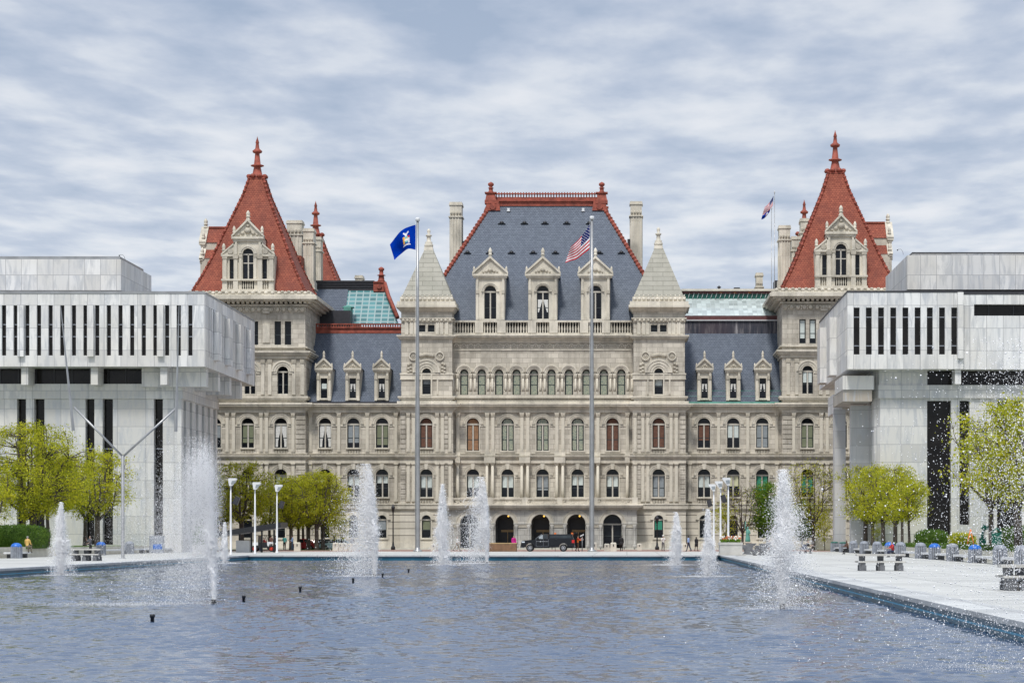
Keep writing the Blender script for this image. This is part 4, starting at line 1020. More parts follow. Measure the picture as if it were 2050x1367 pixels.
def water():
    """pool surface as a real wind-chopped height field, finer towards the near end"""
    rg = np.random.default_rng(4); xs = np.concatenate([np.linspace(PXL, -18, 130)[:-1], np.linspace(-18, PXR, 330)])
    ys = [PY0, 12., 20.]; y = 26.
    while y < PY1: ys.append(y); y += .07+.11*min(1, max(0, (y-38)/60))
    ys.append(PY1); ys = np.array(ys); GX, GY = np.meshgrid(xs, ys); Hh = np.zeros_like(GX); n = 70
    lam = np.exp(rg.uniform(np.log(.27), np.log(.80), n)); th = rg.normal(0, .55, n); ph = rg.uniform(0, 6.28, n)
    for l, a, p in zip(lam, th, ph):
        k = 2*np.pi/l; Hh += WAVE/k*np.sin(k*(GX*np.sin(a)+GY*np.cos(a))+p+.6*np.sin(GX*.37*np.cos(a)+GY*.21+p*3))
    gust = .78+.30*np.sin(GX*.23+GY*.11+1)*np.sin(GY*.17-GX*.08+.5)+.15*np.sin(GX*.61-GY*.37)
    Hh = Hh*gust; Hh = .036*np.tanh(Hh/.036); e_ = np.clip(Hh-.010, 0, .02); Hh = Hh+22.*e_**2; edge = np.clip((GY-22)/6, 0, 1)*np.clip((PY1-GY)/1., 0, 1); Hh *= edge
    nx, ny = len(xs), len(ys); V = np.stack([GX, GY, Hh], 2).reshape(-1, 3); i = np.arange((ny-1)*(nx-1)); r, c = i//(nx-1), i % (nx-1); a = r*nx+c
    Fc = np.stack([a, a+1, a+nx+1, a+nx], 1).ravel(); me = bpy.data.meshes.new('pool_water'); me.vertices.add(len(V)); me.vertices.foreach_set('co', V.astype(np.float32).ravel())
    m = len(i); me.loops.add(4*m); me.loops.foreach_set('vertex_index', Fc.astype(np.int32)); me.polygons.add(m); me.polygons.foreach_set('loop_start', np.arange(0, 4*m, 4, dtype=np.int32)); me.polygons.foreach_set('loop_total', np.full(m, 4, np.int32)); me.polygons.foreach_set('use_smooth', np.ones(m, bool)); me.update()
    me.materials.append(M['water']); o = bpy.data.objects.new('pool_water', me); COL.objects.link(o); o.location = (0, 0, WZ); o['kind'] = 'structure'
WAVE = .034
water()

# ============================================================ MARBLE OFFICE BUILDINGS
def slotwin(parent, tf, c, w, z0, z1, bars, name='window', dd=.9):
    mb = MB(); p = [tf(c-w/2, dd, z0), tf(c+w/2, dd, z0), tf(c+w/2, dd, z1), tf(c-w/2, dd, z1)]; mb.quad(*p)
    o = mb.build(name, ['glassg'], parent)
    if bars:
        b = MB()
        for f in bars:
            zz = z0+(z1-z0)*f
            q = [tf(c-w/2, dd-.06, zz-.05), tf(c+w/2, dd-.06, zz-.05), tf(c+w/2, dd-.06, zz+.05), tf(c-w/2, dd-.06, zz+.05), tf(c-w/2, dd, zz-.05), tf(c+w/2, dd, zz-.05), tf(c+w/2, dd, zz+.05), tf(c-w/2, dd, zz+.05)]
            b.add(q, [(0, 1, 2, 3), (0, 1, 5, 4), (3, 2, 6, 7)])
        b.build('transom', ['slat'], o)
    return o
D0 = 248.; zr = Z(588, D0); zu = Z(733.5, D0); DB = 281.
# ---- left building
lb = thing('marble_office_building', (-60, D0, 0), 'white marble office building with dark slot windows left of the capitol, oversailing box on beams', 'building', 'marble office buildings beside the capitol')
xr = X(410.7, D0); xl = X(-380, D0); XB = xr-3.05; DL = 251.
mb = MB(); tf = lambda u, d, z: (u, D0+d, z)
cs = [X(7.9+23.32*i, D0) for i in range(-15, 17)]; z0, z1 = Z(711.5, D0), Z(611, D0)
wall(mb, xl, xr, zu, zr, [(c, S(8.6, D0), z0, z1, False, None) for c in cs], tf, .4)
tfs = lambda u, d, z: (xr-d, D0+u, z); T = 7.3
side = []; 
for k in range(5):
    for j in (-1, 0, 1): side.append(k*T+5.8-3.65+1.5+j*1.25)
side = [s for s in side if .8 < s < 32]
wall(mb, 0, DB-D0, zu, zr, [(c, .42, z0, z1, False, None) for c in side], tfs, .9)
mb.box(xl, xr-.92, D0+.92, DB, zu+.001, zr-.3); mb.quad((xl, DB, zu), (xr, DB, zu), (xr, DB, zr), (xl, DB, zr)); mb.quad((xl, D0, zr), (xr, D0, zr), (xr, DB, zr), (xl, DB, zr)); mb.quad((xl, D0, zu), (xr, D0, zu), (xr, DB, zu), (xl, DB, zu))
mb.build('upper_box', ['marble'], lb)
for c in cs: slotwin(lb, tf, c, S(8.6, D0), z0, z1, (.38, .62), dd=.4)
for c in side: slotwin(lb, tfs, c, .42, z0, z1, ())
for px in (181-139.5*k for k in range(-1, 4)):
    t = MB(); t.box(X(px-5, D0), X(px+7.5, D0), D0-.4, D0+.01, Z(714, D0), Z(611, D0)); t.build('projecting_pier', ['marble'], lb)
for k in range(4):
    t = MB(); u = D0+5.8+T*k; t.box(xr-.01, xr+.55, u-.9, u+.9, Z(714, D0), Z(616, D0)); t.build('projecting_pier', ['marble'], lb)
t = MB(); t.box(xl, xr+.06, D0-.06, DB+.06, zr+.002, zr+.18); t.box(xl, xr-.4, D0+.4, DB-.4, zr+.18, zr+.3); t.build('roof_edge', ['steel'], lb)
# lower block
mb = MB(); zt = Z(768.5, D0); zb = Z(798, D0); tfl = lambda u, d, z: (u, DL+d, z); DBL = 273.
ops = []
for k in range(-3, 3):
    o_ = 137.*k
    for a, b in ((34, 52), (68.4, 89)): ops.append((X(137+o_+(a+b)/2, DL), S(b-a, DL), .8, Z(798.5, DL), False, None))
ops = [o_ for o_ in ops if o_[0] < XB-1.2]
wall(mb, xl, XB, 0, Z(798, DL), ops, tfl, .9)
zL = Z(798, DL)
mb.box(xl, XB-.9, DL+.95, DBL, 0.01, zL-.02)
for a, b in ((zL, Z(768.5, DL)),): mb.box(xl, XB+.15, DL-.15, DBL+.15, a, b)
tfq = lambda u, d, z: (XB-d, DL+u, z); so = [(1.9+k*3.65, 1.5, .8, zL-.1, False, None) for k in range(6)]
wall(mb, 0, DBL-DL, 0, zL, so, tfq, .9)
mb.build('lower_block', ['marble2'], lb)
for o_ in ops: slotwin(lb, tfl, o_[0], o_[1], .8, o_[3], (.66,))
for o_ in so: slotwin(lb, tfq, o_[0], o_[1], .8, o_[3], ())
t = MB(); t.box(xl, XB-.3, DL+.4, DBL-.3, Z(768.5, DL), zu-.005); t.build('ribbon_window', ['glassg'], lb)
t = MB(); u = xl
while u < XB-1: t.box(u, u+.12, DL+.3, DL+.42, Z(768, DL), zu); u += 1.9
t.build('mullion', ['black'], lb)
for px in (322.5+139.5*k for k in range(-4, 1)):
    t = MB(); t.box(X(px-3.5, D0), X(px+10.5, D0), D0+.5, DL+3, Z(769.5, D0), zu-.004); t.build('beam', ['marble2'], lb)
for k in range(4):
    d = 250.+7.35*k; t = MB(); t.box(XB-4, xr-.25, d, d+1.3, Z(769.5, D0)-.12, zu-.006); t.build('beam', ['marble2'], lb)
# penthouse slab over a shadow gap
DP_ = 262.; xp = X(242, DP_)
t = MB(); t.box(xl, xp, DP_, DP_+16.8, Z(581, DP_), Z(519, DP_)); t.build('penthouse', ['marble'], lb)
t = MB(); t.box(xl, xp-.15, DP_+.1, DP_+13, Z(519, DP_)+.002, Z(513, DP_)); t.build('roof_edge', ['steel'], lb)
t = MB(); t.box(xl, xp-2.5, DP_+1.6, DP_+14, zr+.3, Z(581, DP_)-.01); t.build('penthouse_recess', ['marble2'], lb)
def wand(parent, x, y, z, sg):
    t = MB(); t.tube([(x, y, z), (x+sg*.1, y, z+.4), (x+sg*.3, y, z+.62), (x+sg*.6, y, z+.6)], .022, 4); t.ball((x+sg*.66, y, z+.52), .08); return t.build('floodlight', ['black'], parent)
wand(lb, X(247, DP_), DP_+1, Z(519, DP_), -1)
# ---- right building
rb = thing('marble_office_building', (50, D0, 0), 'white marble office building right of the capitol, nine dark slot windows and a ribbon window', 'building', 'marble office buildings beside the capitol')
x0 = X(1696.5, D0); x1 = X(1928, D0); x2 = X(2420, D0)
mb = MB(); cs = [X(1715+24.42*i, D0) for i in range(9)]; z0, z1 = Z(709.5, D0), Z(615.5, D0); zu = Z(738.6, D0); zr = Z(585.5, D0)
wall(mb, x0, x1, zu, zr, [(c, S(11.8, D0), z0, z1, False, None) for c in cs], tf, .4)
tfr = lambda u, d, z: (x0+d, D0+u, z)
side = [s for s in [k*T+1.0+j*.95 for k in range(5) for j in range(4)] if .6 < s < 33]
side = [s for s in side if not any(abs(s-(5.3+T*k*1.75)) < 1.9 for k in range(3))]
wall(mb, 0, 36, zu, zr, [(c, .4, z0, z1, False, None) for c in side], tfr, .9)
mb.box(x0+.95, x1, D0+.95, D0+36, zu+.002, zr-.3); mb.quad((x0, D0, zr), (x1, D0, zr), (x1, D0+36, zr), (x0, D0+36, zr)); mb.quad((x0, D0, zu), (x1, D0, zu), (x1, D0+36, zu), (x0, D0+36, zu))
mb.build('upper_box', ['marble'], rb)
for c in cs: slotwin(rb, tf, c, S(11.8, D0), z0, z1, (.19, .80), dd=.4)
for c in side: slotwin(rb, tfr, c, .4, z0, z1, ())
t = MB(); t.box(X(1916.5, D0), X(1928, D0), D0-.35, D0+.01, Z(717.5, D0), zr-.0); t.build('projecting_pier', ['marble'], rb)
for u, w in ((15., 4.), (28., 4.)):
    t = MB(); t.box(x0-.75, x0+.01, D0+u-w/2, D0+u+w/2, Z(734, D0), Z(612, D0)); t.build('projecting_pier', ['marble'], rb)
mb = MB(); D2_ = D0+.5; tf2 = lambda u, d, z: (u, D2_+d, z)
wall(mb, x1, x2, zu-.0, Z(589.5, D2_), [((X(1931, D2_)+x2)/2+.5, x2-X(1931, D2_)-1, Z(632, D2_), Z(609, D2_), False, None)], tf2, .9)
mb.box(x1, x2, D2_+.95, D0+36, zu+.004, Z(590, D2_)-.3); mb.quad((x1, D2_, zu), (x2, D2_, zu), (x2, D0+36, zu), (x1, D0+36, zu)); mb.build('long_box', ['marble'], rb)
t = MB(); t.box(X(1930, D2_), x2, D2_+.85, D2_+.93, Z(633, D2_), Z(608, D2_)); t.build('ribbon_window', ['glassg'], rb)
t = MB(); u = X(1931, D2_)
while u < x2: t.box(u, u+.1, D2_+.75, D2_+.85, Z(632, D2_), Z(609, D2_)); u += 2.6
t.build('mullion', ['black'], rb)
t = MB(); t.box(x0-.05, x1, D0-.05, D0+36, zr+.002, zr+.18); t.box(x1, x2, D2_-.05, D0+36, Z(589.5, D2_)+.002, Z(589.5, D2_)+.2); t.box(x0+.4, x2, D0+3, D0+30, zr+.18, zr+.42); t.build('roof_edge', ['dark'], rb)
# lower block, corner slightly bevelled
DLr = 250.5; xb = X(1751, DLr); xc = X(1762, DLr-.0); zb_ = Z(797, DLr)
mb = MB(); tf3 = lambda u, d, z: (u, DLr+d, z)
ops = [(X(1880, DLr), S(48, DLr), Z(1077, DLr), Z(802, DLr), False, None), (X(1931, DLr), S(20, DLr), Z(1050, DLr), Z(802, DLr), False, None)]
for k in range(1, 4): ops += [(X(1880+k*140, DLr), S(48, DLr), .8, Z(802, DLr), False, None), (X(1931+k*140, DLr), S(20, DLr), .8, Z(802, DLr), False, None)]
wall(mb, xc, x2, 0, zb_, ops, tf3, .9)
mb.quad((xb, DLr+1., 0), (xc, DLr, 0), (xc, DLr, zb_), (xb, DLr+1., zb_)); mb.quad((xb, DLr+1, 0), (xb, DLr+22, 0), (xb, DLr+22, zb_), (xb, DLr+1, zb_)); mb.box(xb+.95, x2, DLr+1.1, DLr+22, .01, zb_-.02)
zt_ = Z(771, DLr)
P_ = [(xb-.3, DLr+1.), (xc-.2, DLr-.3), (x2, DLr-.3), (x2, DLr+22), (xb-.3, DLr+22)]
mb.add([(a, b, zb_) for a, b in P_]+[(a, b, zt_) for a, b in P_], [(0, 1, 2, 3, 4), (5, 6, 7, 8, 9)]+[(i, (i+1) % 5, 5+(i+1) % 5, 5+i) for i in range(5)])
xw = X(1856, DLr); Q_ = [(xb-.2, DLr+1.1), (xc-.1, DLr-.15), (xw, DLr-.15), (xw, DLr+20), (xb-.2, DLr+20)]
mb.add([(a, b, zt_+.002) for a, b in Q_]+[(a, b, zu-.003) for a, b in Q_], [(i, (i+1) % 5, 5+(i+1) % 5, 5+i) for i in range(5)])
mb.build('lower_block', ['marble2'], rb)
for i, o_ in enumerate(ops): slotwin(rb, tf3, o_[0], o_[1], o_[2], o_[3], ())
t = MB(); t.box(xw+.01, x2, DLr+.5, DLr+18, zt_+.002, zu-.006); t.build('ribbon_window', ['glassg'], rb)
t = MB()
for p in list(range(1857, 2400, 1)):
    if (p-1857) % 27 == 0: t.box(X(p, DLr), X(p+2, DLr), DLr+.38, DLr+.5, zt_+.003, zu-.01)
t.build('mullion', ['black'], rb)
t = MB(); t.box(X(1913, D0), X(1925, D0), D0+.4, DLr+3, Z(768, D0), zu-.008); t.build('beam', ['marble'], rb)
t = MB(); t.box(X(1687, 249.5), X(1750, 249.5), 249.5, 259, Z(779.7, 249.5), Z(752, 249.5)); t.build('beam', ['marble2'], rb)
t = MB(); t.box(X(1688, 249.6), X(1746, 249.6), 249.7, 262, Z(803, 249.6), Z(779.9, 249.6)); t.build('beam', ['marbleb'], rb)
t = MB(); t.box(xb-2.2, xb-.02, 254, 255.3, 0, Z(812, 254)); t.build('fin_wall', ['marbleg'], rb)
t = MB(); t.box(xb-3.3, xb-2.0, 262, 263.3, 0, Z(819, 262)); t.build('fin_wall', ['marbleg'], rb)
t = MB(); t.box(xb-3.2, xb-2.2, 264, 271, zb_-.9, zb_+1.2); t.build('beam', ['marble'], rb)
t = MB(); t.box(X(1816.5, DP_), x2, DP_, DP_+22, Z(579.5, DP_), Z(511, DP_)); t.build('penthouse', ['marble'], rb)
t = MB(); t.box(X(1829, DP_), x2, DP_+1, DP_+18, Z(511, DP_)+.002, Z(505.5, DP_)); t.box(X(1828, DP_), x2, DP_+.9, DP_+18.2, Z(505.5, DP_), Z(503, DP_), 1); t.build('roof_edge', ['marble', 'dark'], rb)
t = MB(); t.box(X(1822, DP_), x2, DP_+1.5, DP_+18, zr+.3, Z(579.5, DP_)-.01); t.build('penthouse_recess', ['dark'], rb)
wand(rb, X(1817, DP_), DP_+4, Z(510, DP_+4), -1)
# low wall at the foot of the right building
mb = MB(); mb.box(X(1628, 285), X(1690, 285), 285, 286, 0, 1.45); lw = mb.build('low_wall', ['cream'], None, (X(1628, 285), 285, 0)); tag(lw, 'plain cream concrete low wall beside the thin trees right of the capitol', 'wall')
# ============================================================ TREES
def tubes_mesh(name, segs, mat, n=5):
    mb = MB()
    for pts, rad in segs: mb.tube(pts, rad, n if max(rad) > .06 else 4, caps=False)
    return mb.mesh(name, [mat])
def leaves_mesh(name, cen, sz, mat, seed):
    """small folded leaf quads, one per centre"""
    rg = np.random.default_rng(seed); n = len(cen)
    a = rg.normal(size=(n, 3)); a /= np.linalg.norm(a, axis=1)[:, None]
    c = rg.normal(size=(n, 3)); b = np.cross(a, c); b /= np.linalg.norm(b, axis=1)[:, None]
    s = (sz*rg.uniform(.6, 1.3, n))[:, None]
    v = np.stack([cen-a*s, cen-b*s*.55, cen+a*s, cen+b*s*.55], 1).reshape(-1, 3)
    me = bpy.data.meshes.new(name); me.vertices.add(4*n); me.vertices.foreach_set('co', v.astype(np.float32).ravel())
    me.loops.add(4*n); me.loops.foreach_set('vertex_index', np.arange(4*n, dtype=np.int32)); me.polygons.add(n)
    me.polygons.foreach_set('loop_start', np.arange(0, 4*n, 4, dtype=np.int32)); me.polygons.foreach_set('loop_total', np.full(n, 4, np.int32))
    me.update(); me.validate(); me.materials.append(M[mat]); return me
def gen_tree(seed, H, R_, z0, trunk_r, ncl=110, per=85, sig=.42, leaf=.10, mat='leaf', flat=.35, limbs=7, fill=1.0, twigs=2):
    """unit tree at the origin: (trunk mesh, crown mesh)"""
    r = random.Random(seed); rg = np.random.default_rng(seed)
    segs = []; top = Vector((r.uniform(-.1, .1), r.uniform(-.1, .1), z0))
    segs.append(([(0, 0, -.1), (0, 0, .25), (top.x*.5, top.y*.5, z0*.5), tuple(top)], [trunk_r*1.35, trunk_r*1.05, trunk_r*.92, trunk_r*.85]))
    prim = []
    for i in range(limbs):
        a = 2*math.pi*(i+r.uniform(-.3, .3))/limbs; rr = R_*r.uniform(.35, .75); h = z0+(H-z0)*r.uniform(.45, .92)
        if i == 0: rr *= .2; h = H*.97
        e = Vector((math.cos(a)*rr, math.sin(a)*rr, h)); st = Vector((0, 0, z0*r.uniform(.8, 1.)))+Vector((top.x, top.y, 0))
        m1 = st.lerp(e, .4)+Vector((math.cos(a)*rr*.18, math.sin(a)*rr*.18, -(h-z0)*.08)); pts = [st, m1, st.lerp(e, .72)+Vector((r.uniform(-.2, .2), r.uniform(-.2, .2), .1)), e]
        segs.append((pts, [trunk_r*.55, trunk_r*.36, trunk_r*.2, trunk_r*.07])); prim.append(pts)
    cl = []
    while len(cl) < ncl:
        x, y, z = (r.uniform(-1, 1) for _ in range(3))
        q = (x*x+y*y)+abs(z)**(2/ flat*.6)
        if q > 1 or q < .12*r.random(): continue
        k = r.uniform(.72, 1.14); hz = z0*.92+(H-z0*.92)*(z*.5+.5)
        taper = 1 if z > -.3 else 1-.45*(-.3-z)
        cl.append(Vector((x*R_*k*taper, y*R_*k*taper, hz)))
    leafc = []
    for c in cl:
        best = None
        for pts in prim:
            for i in range(1, 4):
                for f in (0., .5):
                    p = pts[i-1].lerp(pts[i], f+.3); d = (p-c).length+max(0, p.z-c.z)*1.5
                    if best is None or d < best[0]: best = (d, p)
        p = best[1]; mid = p.lerp(c, .5)+Vector((r.uniform(-.15, .15), r.uniform(-.15, .15), r.uniform(-.1, .25)))
        segs.append(([p, mid, c], [trunk_r*.13+.01, trunk_r*.08+.008, .012]))
        for _ in range(twigs):
            q = c+Vector((r.gauss(0, 1), r.gauss(0, 1), r.gauss(.3, .8)))*sig*1.1; segs.append(([mid.lerp(c, .6), q], [.016, .006]))
        k = int(per*r.uniform(.45, 1.4)*fill)
        s_ = sig*r.uniform(.7, 1.3); pts = rg.normal(size=(k, 3))*np.array([s_, s_, s_*.8])+np.array(c)
        leafc.append(pts)
    C = np.concatenate(leafc); C = C[C[:, 2] > z0*.72]
    return tubes_mesh('trunk', segs, 'bark'), leaves_mesh('crown', C, leaf, mat, seed+5)
TREES = {
 'big': gen_tree(11, 11.2, 5.4, 3.0, .40, 260, 105, .42, .095, twigs=3),
 'mid': gen_tree(12, 9.0, 3.1, 2.9, .26, 112, 70, .34, .092),
 'mid2': gen_tree(13, 8.6, 2.9, 2.8, .20, 104, 68, .34, .092),
 'wide': gen_tree(14, 9.6, 4.2, 3.2, .30, 150, 74, .36, .095),
 'slim': gen_tree(15, 7.6, 2.4, 3.4, .17, 84, 68, .33, .092),
 'green': gen_tree(16, 8.3, 2.0, 1.9, .15, 95, 110, .42, .11, 'leaf2'),
 'sparse': gen_tree(17, 9.5, 3.2, 3.0, .20, 100, 30, .5, .095, 'leaf', twigs=5),
 'bare': gen_tree(18, 8.0, 2.8, 2.2, .17, 75, 9, .5, .09, 'leaf', twigs=6),
 'young': gen_tree(19, 6.0, 1.3, 1.7, .07, 32, 50, .32, .09, 'leaf', limbs=5),
}
def tree(kind, px, D, label, group, s=1., top=None, rz=None, name='tree', base=0.):
    H_ = {'big': 11.2, 'mid': 9, 'mid2': 8.6, 'wide': 9.6, 'slim': 7.6, 'green': 8.3, 'sparse': 9.5, 'bare': 8., 'young': 6.}[kind]+.45
    if top is not None: s = (Z(top, D)-base)/H_
    o = thing(name, (X(px, D), D, base), label, 'tree', group); o.rotation_euler.z = rnd.uniform(0, 6.28) if rz is None else rz; o.scale = (s, s, s)
    for nm, me in zip(('trunk', 'crown'), TREES[kind]):
        c = bpy.data.objects.new(nm, me); COL.objects.link(c); c.parent = o
    return o
GL = 'spring trees in the left plaza planters'; GM = 'spring trees before the left wing of the capitol'; GR_ = 'spring trees before the right building'; GS = 'trees before the right wing of the capitol'
tree('big', 67, 207, 'largest yellow green tree, thick forked trunk in the planter beside the round hedge', GL, top=840, base=.6)
tree('mid', -22, 190, 'yellow green tree cut by the left edge of the photo above the hedge', GL, top=918, base=.6)
tree('slim', 97, 226, 'thin dark trunk tree just right of the largest tree', GL, top=905, base=.6)
tree('slim', 122, 236, 'thin trunk tree behind the spray of the far left fountain', GL, top=900, base=.6)
tree('mid2', 170, 240, 'slimmer of the two trunks beside the standing man in dark clothes', GL, top=905, base=.6)
tree('wide', 195, 229, 'yellow green tree with forked trunk left of the steel Y mast', GL, top=897, s=.8, base=.6)
tree('mid', 297, 256, 'tree half veiled by drifting spray right of the steel Y mast', GL, top=934, base=.6)
tree('bare', 342, 263, 'nearly bare tree behind the drifting spray of the tall fountain', GL, top=1000, base=.6)
for i, (k, px, D, tp, lb) in enumerate((
    ('wide', 484, 280, 920, 'broad tree behind the first white lamp post left of the pool end'),
    ('mid', 447, 284, 940, 'tree whose crown shows behind the tall fountain left of the lamps'),
    ('mid2', 540, 292, 948, 'tree behind the dark slanting canopy end'),
    ('mid', 583, 284, 945, 'tree with its trunk right beside the man in the teal shirt'),
    ('mid2', 597, 294, 948, 'thin trunk tree behind the red car front'),
    ('slim', 607, 297, 950, 'thin trunk tree in front of the red car rear'),
    ('mid', 618, 290, 940, 'slim dark trunk tree between red car and grass'),
    ('wide', 634, 284, 938, 'thickest trunk tree of the left wing group'),
    ('mid', 646, 288, 940, 'rightmost stout tree of the group left of the twin flagpole'),
    ('young', 668, 296, 1010, 'thin staked young tree left of the pale blue car'),
    ('young', 684, 294, 1012, 'thin staked young tree at the right end of the left grass'))):
    tree(k, px, D, lb, GM, top=tp)
for (k, px, D, tp, lb) in (
    ('bare', 1486, 284, 958, 'almost bare branching tree behind the concrete flower planter'),
    ('young', 1452, 290, 985, 'faint young tree with yellow tips behind the right lamp posts'),
    ('green', 1536, 286, 962, 'bright fresh green tree left of the wide right fountain jet'),
    ('sparse', 1628, 284, 916, 'tall thin leaved tree right of the wide fountain jet'),
    ('green', 1606, 290, 1000, 'darker green tree half behind the wide right fountain jet'),
    ('young', 1651, 282, 1020, 'short young tree right of the tall thin leaved tree'),
    ('young', 1640, 293, 990, 'young tree directly behind the tall thin leaved tree')):
    tree(k, px, D, lb, GS, top=tp)
for (k, px, D, tp, lb) in (
    ('mid', 1733, 254, 922, 'leftmost trunk of the tree row before the right building'),
    ('mid2', 1747, 249, 926, 'second trunk of the tree row before the right building'),
    ('mid', 1768, 240, 921, 'third trunk of the tree row before the right building'),
    ('mid2', 1777, 262, 930, 'thin trunk behind the middle of the right tree row'),
    ('mid', 1792, 232, 922, 'forked trunk in the middle of the right tree row'),
    ('slim', 1806, 226, 945, 'next to last trunk of the right tree row'),
    ('slim', 1821, 220, 960, 'rightmost trunk of the tree row before the dark tall window'),
    ('young', 1757, 244, 1040, 'small sapling among the right tree row trunks')):
    tree(k, px, D, lb, GR_, top=tp, base=.5)
tree('wide', 2040, 160, 'large tree at the right edge of the photo behind the spray', GR_, top=790, base=.5)
tree('sparse', 1985, 176, 'thin leaved tree left of the large right edge tree', GR_, top=800, s=1., base=.5)
tree('mid', 2085, 152, 'tree cut by the right edge of the photo', GR_, top=770, base=.5)

# ============================================================ PLANTERS, HEDGES
def hedge(loc, sx, sy, sz, n, seed, label, name='hedge', leaf=.07, mat='leafd'):
    rg = np.random.default_rng(seed); p = rg.uniform(-1, 1, (n*3, 3)); q = np.abs(p[:, 0])**4+np.abs(p[:, 1])**4+np.abs(p[:, 2])**3
    p = p[(q < 1) & (q > .45)][:n]; p = p*np.array([sx, sy, sz*.5])+np.array([0, 0, sz*.5]); p += rg.normal(size=p.shape)*.07
    o = thing(name, loc, label, 'hedge')
    f = bpy.data.objects.new('foliage', leaves_mesh('foliage', p, leaf, mat, seed)); COL.objects.link(f); f.parent = o
    mb = MB(); mb.frus((0, 0), (sx*.8, sy*.85), 0, (0, 0), (sx*.7, sy*.8), sz*.88); c = bpy.data.objects.new('hedge_core', mb.mesh('hedge_core', ['leafd'])); COL.objects.link(c); c.parent = o
    return o
hedge((X(22, 196), 198, .7), 2.3, 4., 1.95, 9000, 3, 'rounded dark green hedge at the left edge behind the man in yellow')
hedge((24.9+2.6, 214, .55), 1.2, 5., 1.7, 7000, 4, 'dark green shrub before the tall dark window of the right building', 'shrub')
hedge((27.2, 192, .55), .9, 3., 1.4, 5000, 5, 'yellow green shrub by the orange toy crane right of the trees', 'shrub', mat='leaf')
hedge((29, 172, .55), 1.6, 6., 1.9, 8000, 6, 'dark shrub behind the bins at the right edge', 'shrub')
def planter(x0, x1, y0, y1, h, label, facing):
    o = thing('planter', ((x0+x1)/2, (y0+y1)/2, 0), label, 'planter')
    mb = MB(); w = .25
    for a in ((x0, x0+w, y0, y1), (x1-w, x1, y0, y1), (x0+w, x1-w, y0, y0+w), (x0+w, x1-w, y1-w, y1)): mb.box(*a, 0, h)
    mb.build('planter_wall', ['cream'], o)
    g = MB(); g.box(x0+w, x1-w, y0+w, y1-w, h-.2, h-.03); g.build('turf', ['grass'], o)
    xs = x0 if facing > 0 else x1
    return o
planter(-68, -49.4, 178, 204, .85, 'low cream stone planter wall under the largest left tree', -1)
planter(-68, -49.4, 206, 262, .75, 'long low cream planter under the left trees behind the bench', -1)
planter(24.6, 40, 138, 261, .75, 'long low cream planter behind the row of bins and benches', 1)
hedge((25.2, 190, .6), .35, 50, .45, 16000, 9, 'low green hedge strip along the top of the right planter', 'hedge', leaf=.06)
g = MB(); 
for x0, x1, y0, y1 in ((X(590, 288), X(700, 288), 282, 299), (X(1625, 285), X(1680, 285), 280, 284.9), (X(430, 285), X(520, 285), 282, 299)):
    g.quad((x0, y0, .02), (x1, y0, .02), (x1, y1, .02), (x0, y1, .02))
o = g.build('lawn', ['grass']); o['kind'] = 'structure'

# ============================================================ FOUNTAINS
def drops_mesh(name, P, r, seed, mat='spray'):
    rg = np.random.default_rng(seed); n = len(P)
    T = np.array([[1, 1, 1], [1, -1, -1], [-1, 1, -1], [-1, -1, 1]])/1.732
    a = rg.uniform(0, 6.28, n); ca, sa = np.cos(a), np.sin(a); rr = r if hasattr(r, 'shape') else np.full(n, r)
    V = np.repeat(T[None], n, 0); x = V[:, :, 0]*ca[:, None]-V[:, :, 1]*sa[:, None]; y = V[:, :, 0]*sa[:, None]+V[:, :, 1]*ca[:, None]
    V = np.stack([x, y, V[:, :, 2]*1.25], 2)*rr[:, None, None]+P[:, None, :]
    F_ = np.array([[0, 1, 2], [0, 3, 1], [0, 2, 3], [1, 3, 2]]); idx = (F_[None]+4*np.arange(n)[:, None, None]).reshape(-1)
    me = bpy.data.meshes.new(name); me.vertices.add(4*n); me.vertices.foreach_set('co', V.astype(np.float32).ravel())
    me.loops.add(12*n); me.loops.foreach_set('vertex_index', idx.astype(np.int32)); me.polygons.add(4*n)
    me.polygons.foreach_set('loop_start', np.arange(0, 12*n, 3, dtype=np.int32)); me.polygons.foreach_set('loop_total', np.full(4*n, 3, np.int32))
    me.update(); me.materials.append(M[mat]); return me
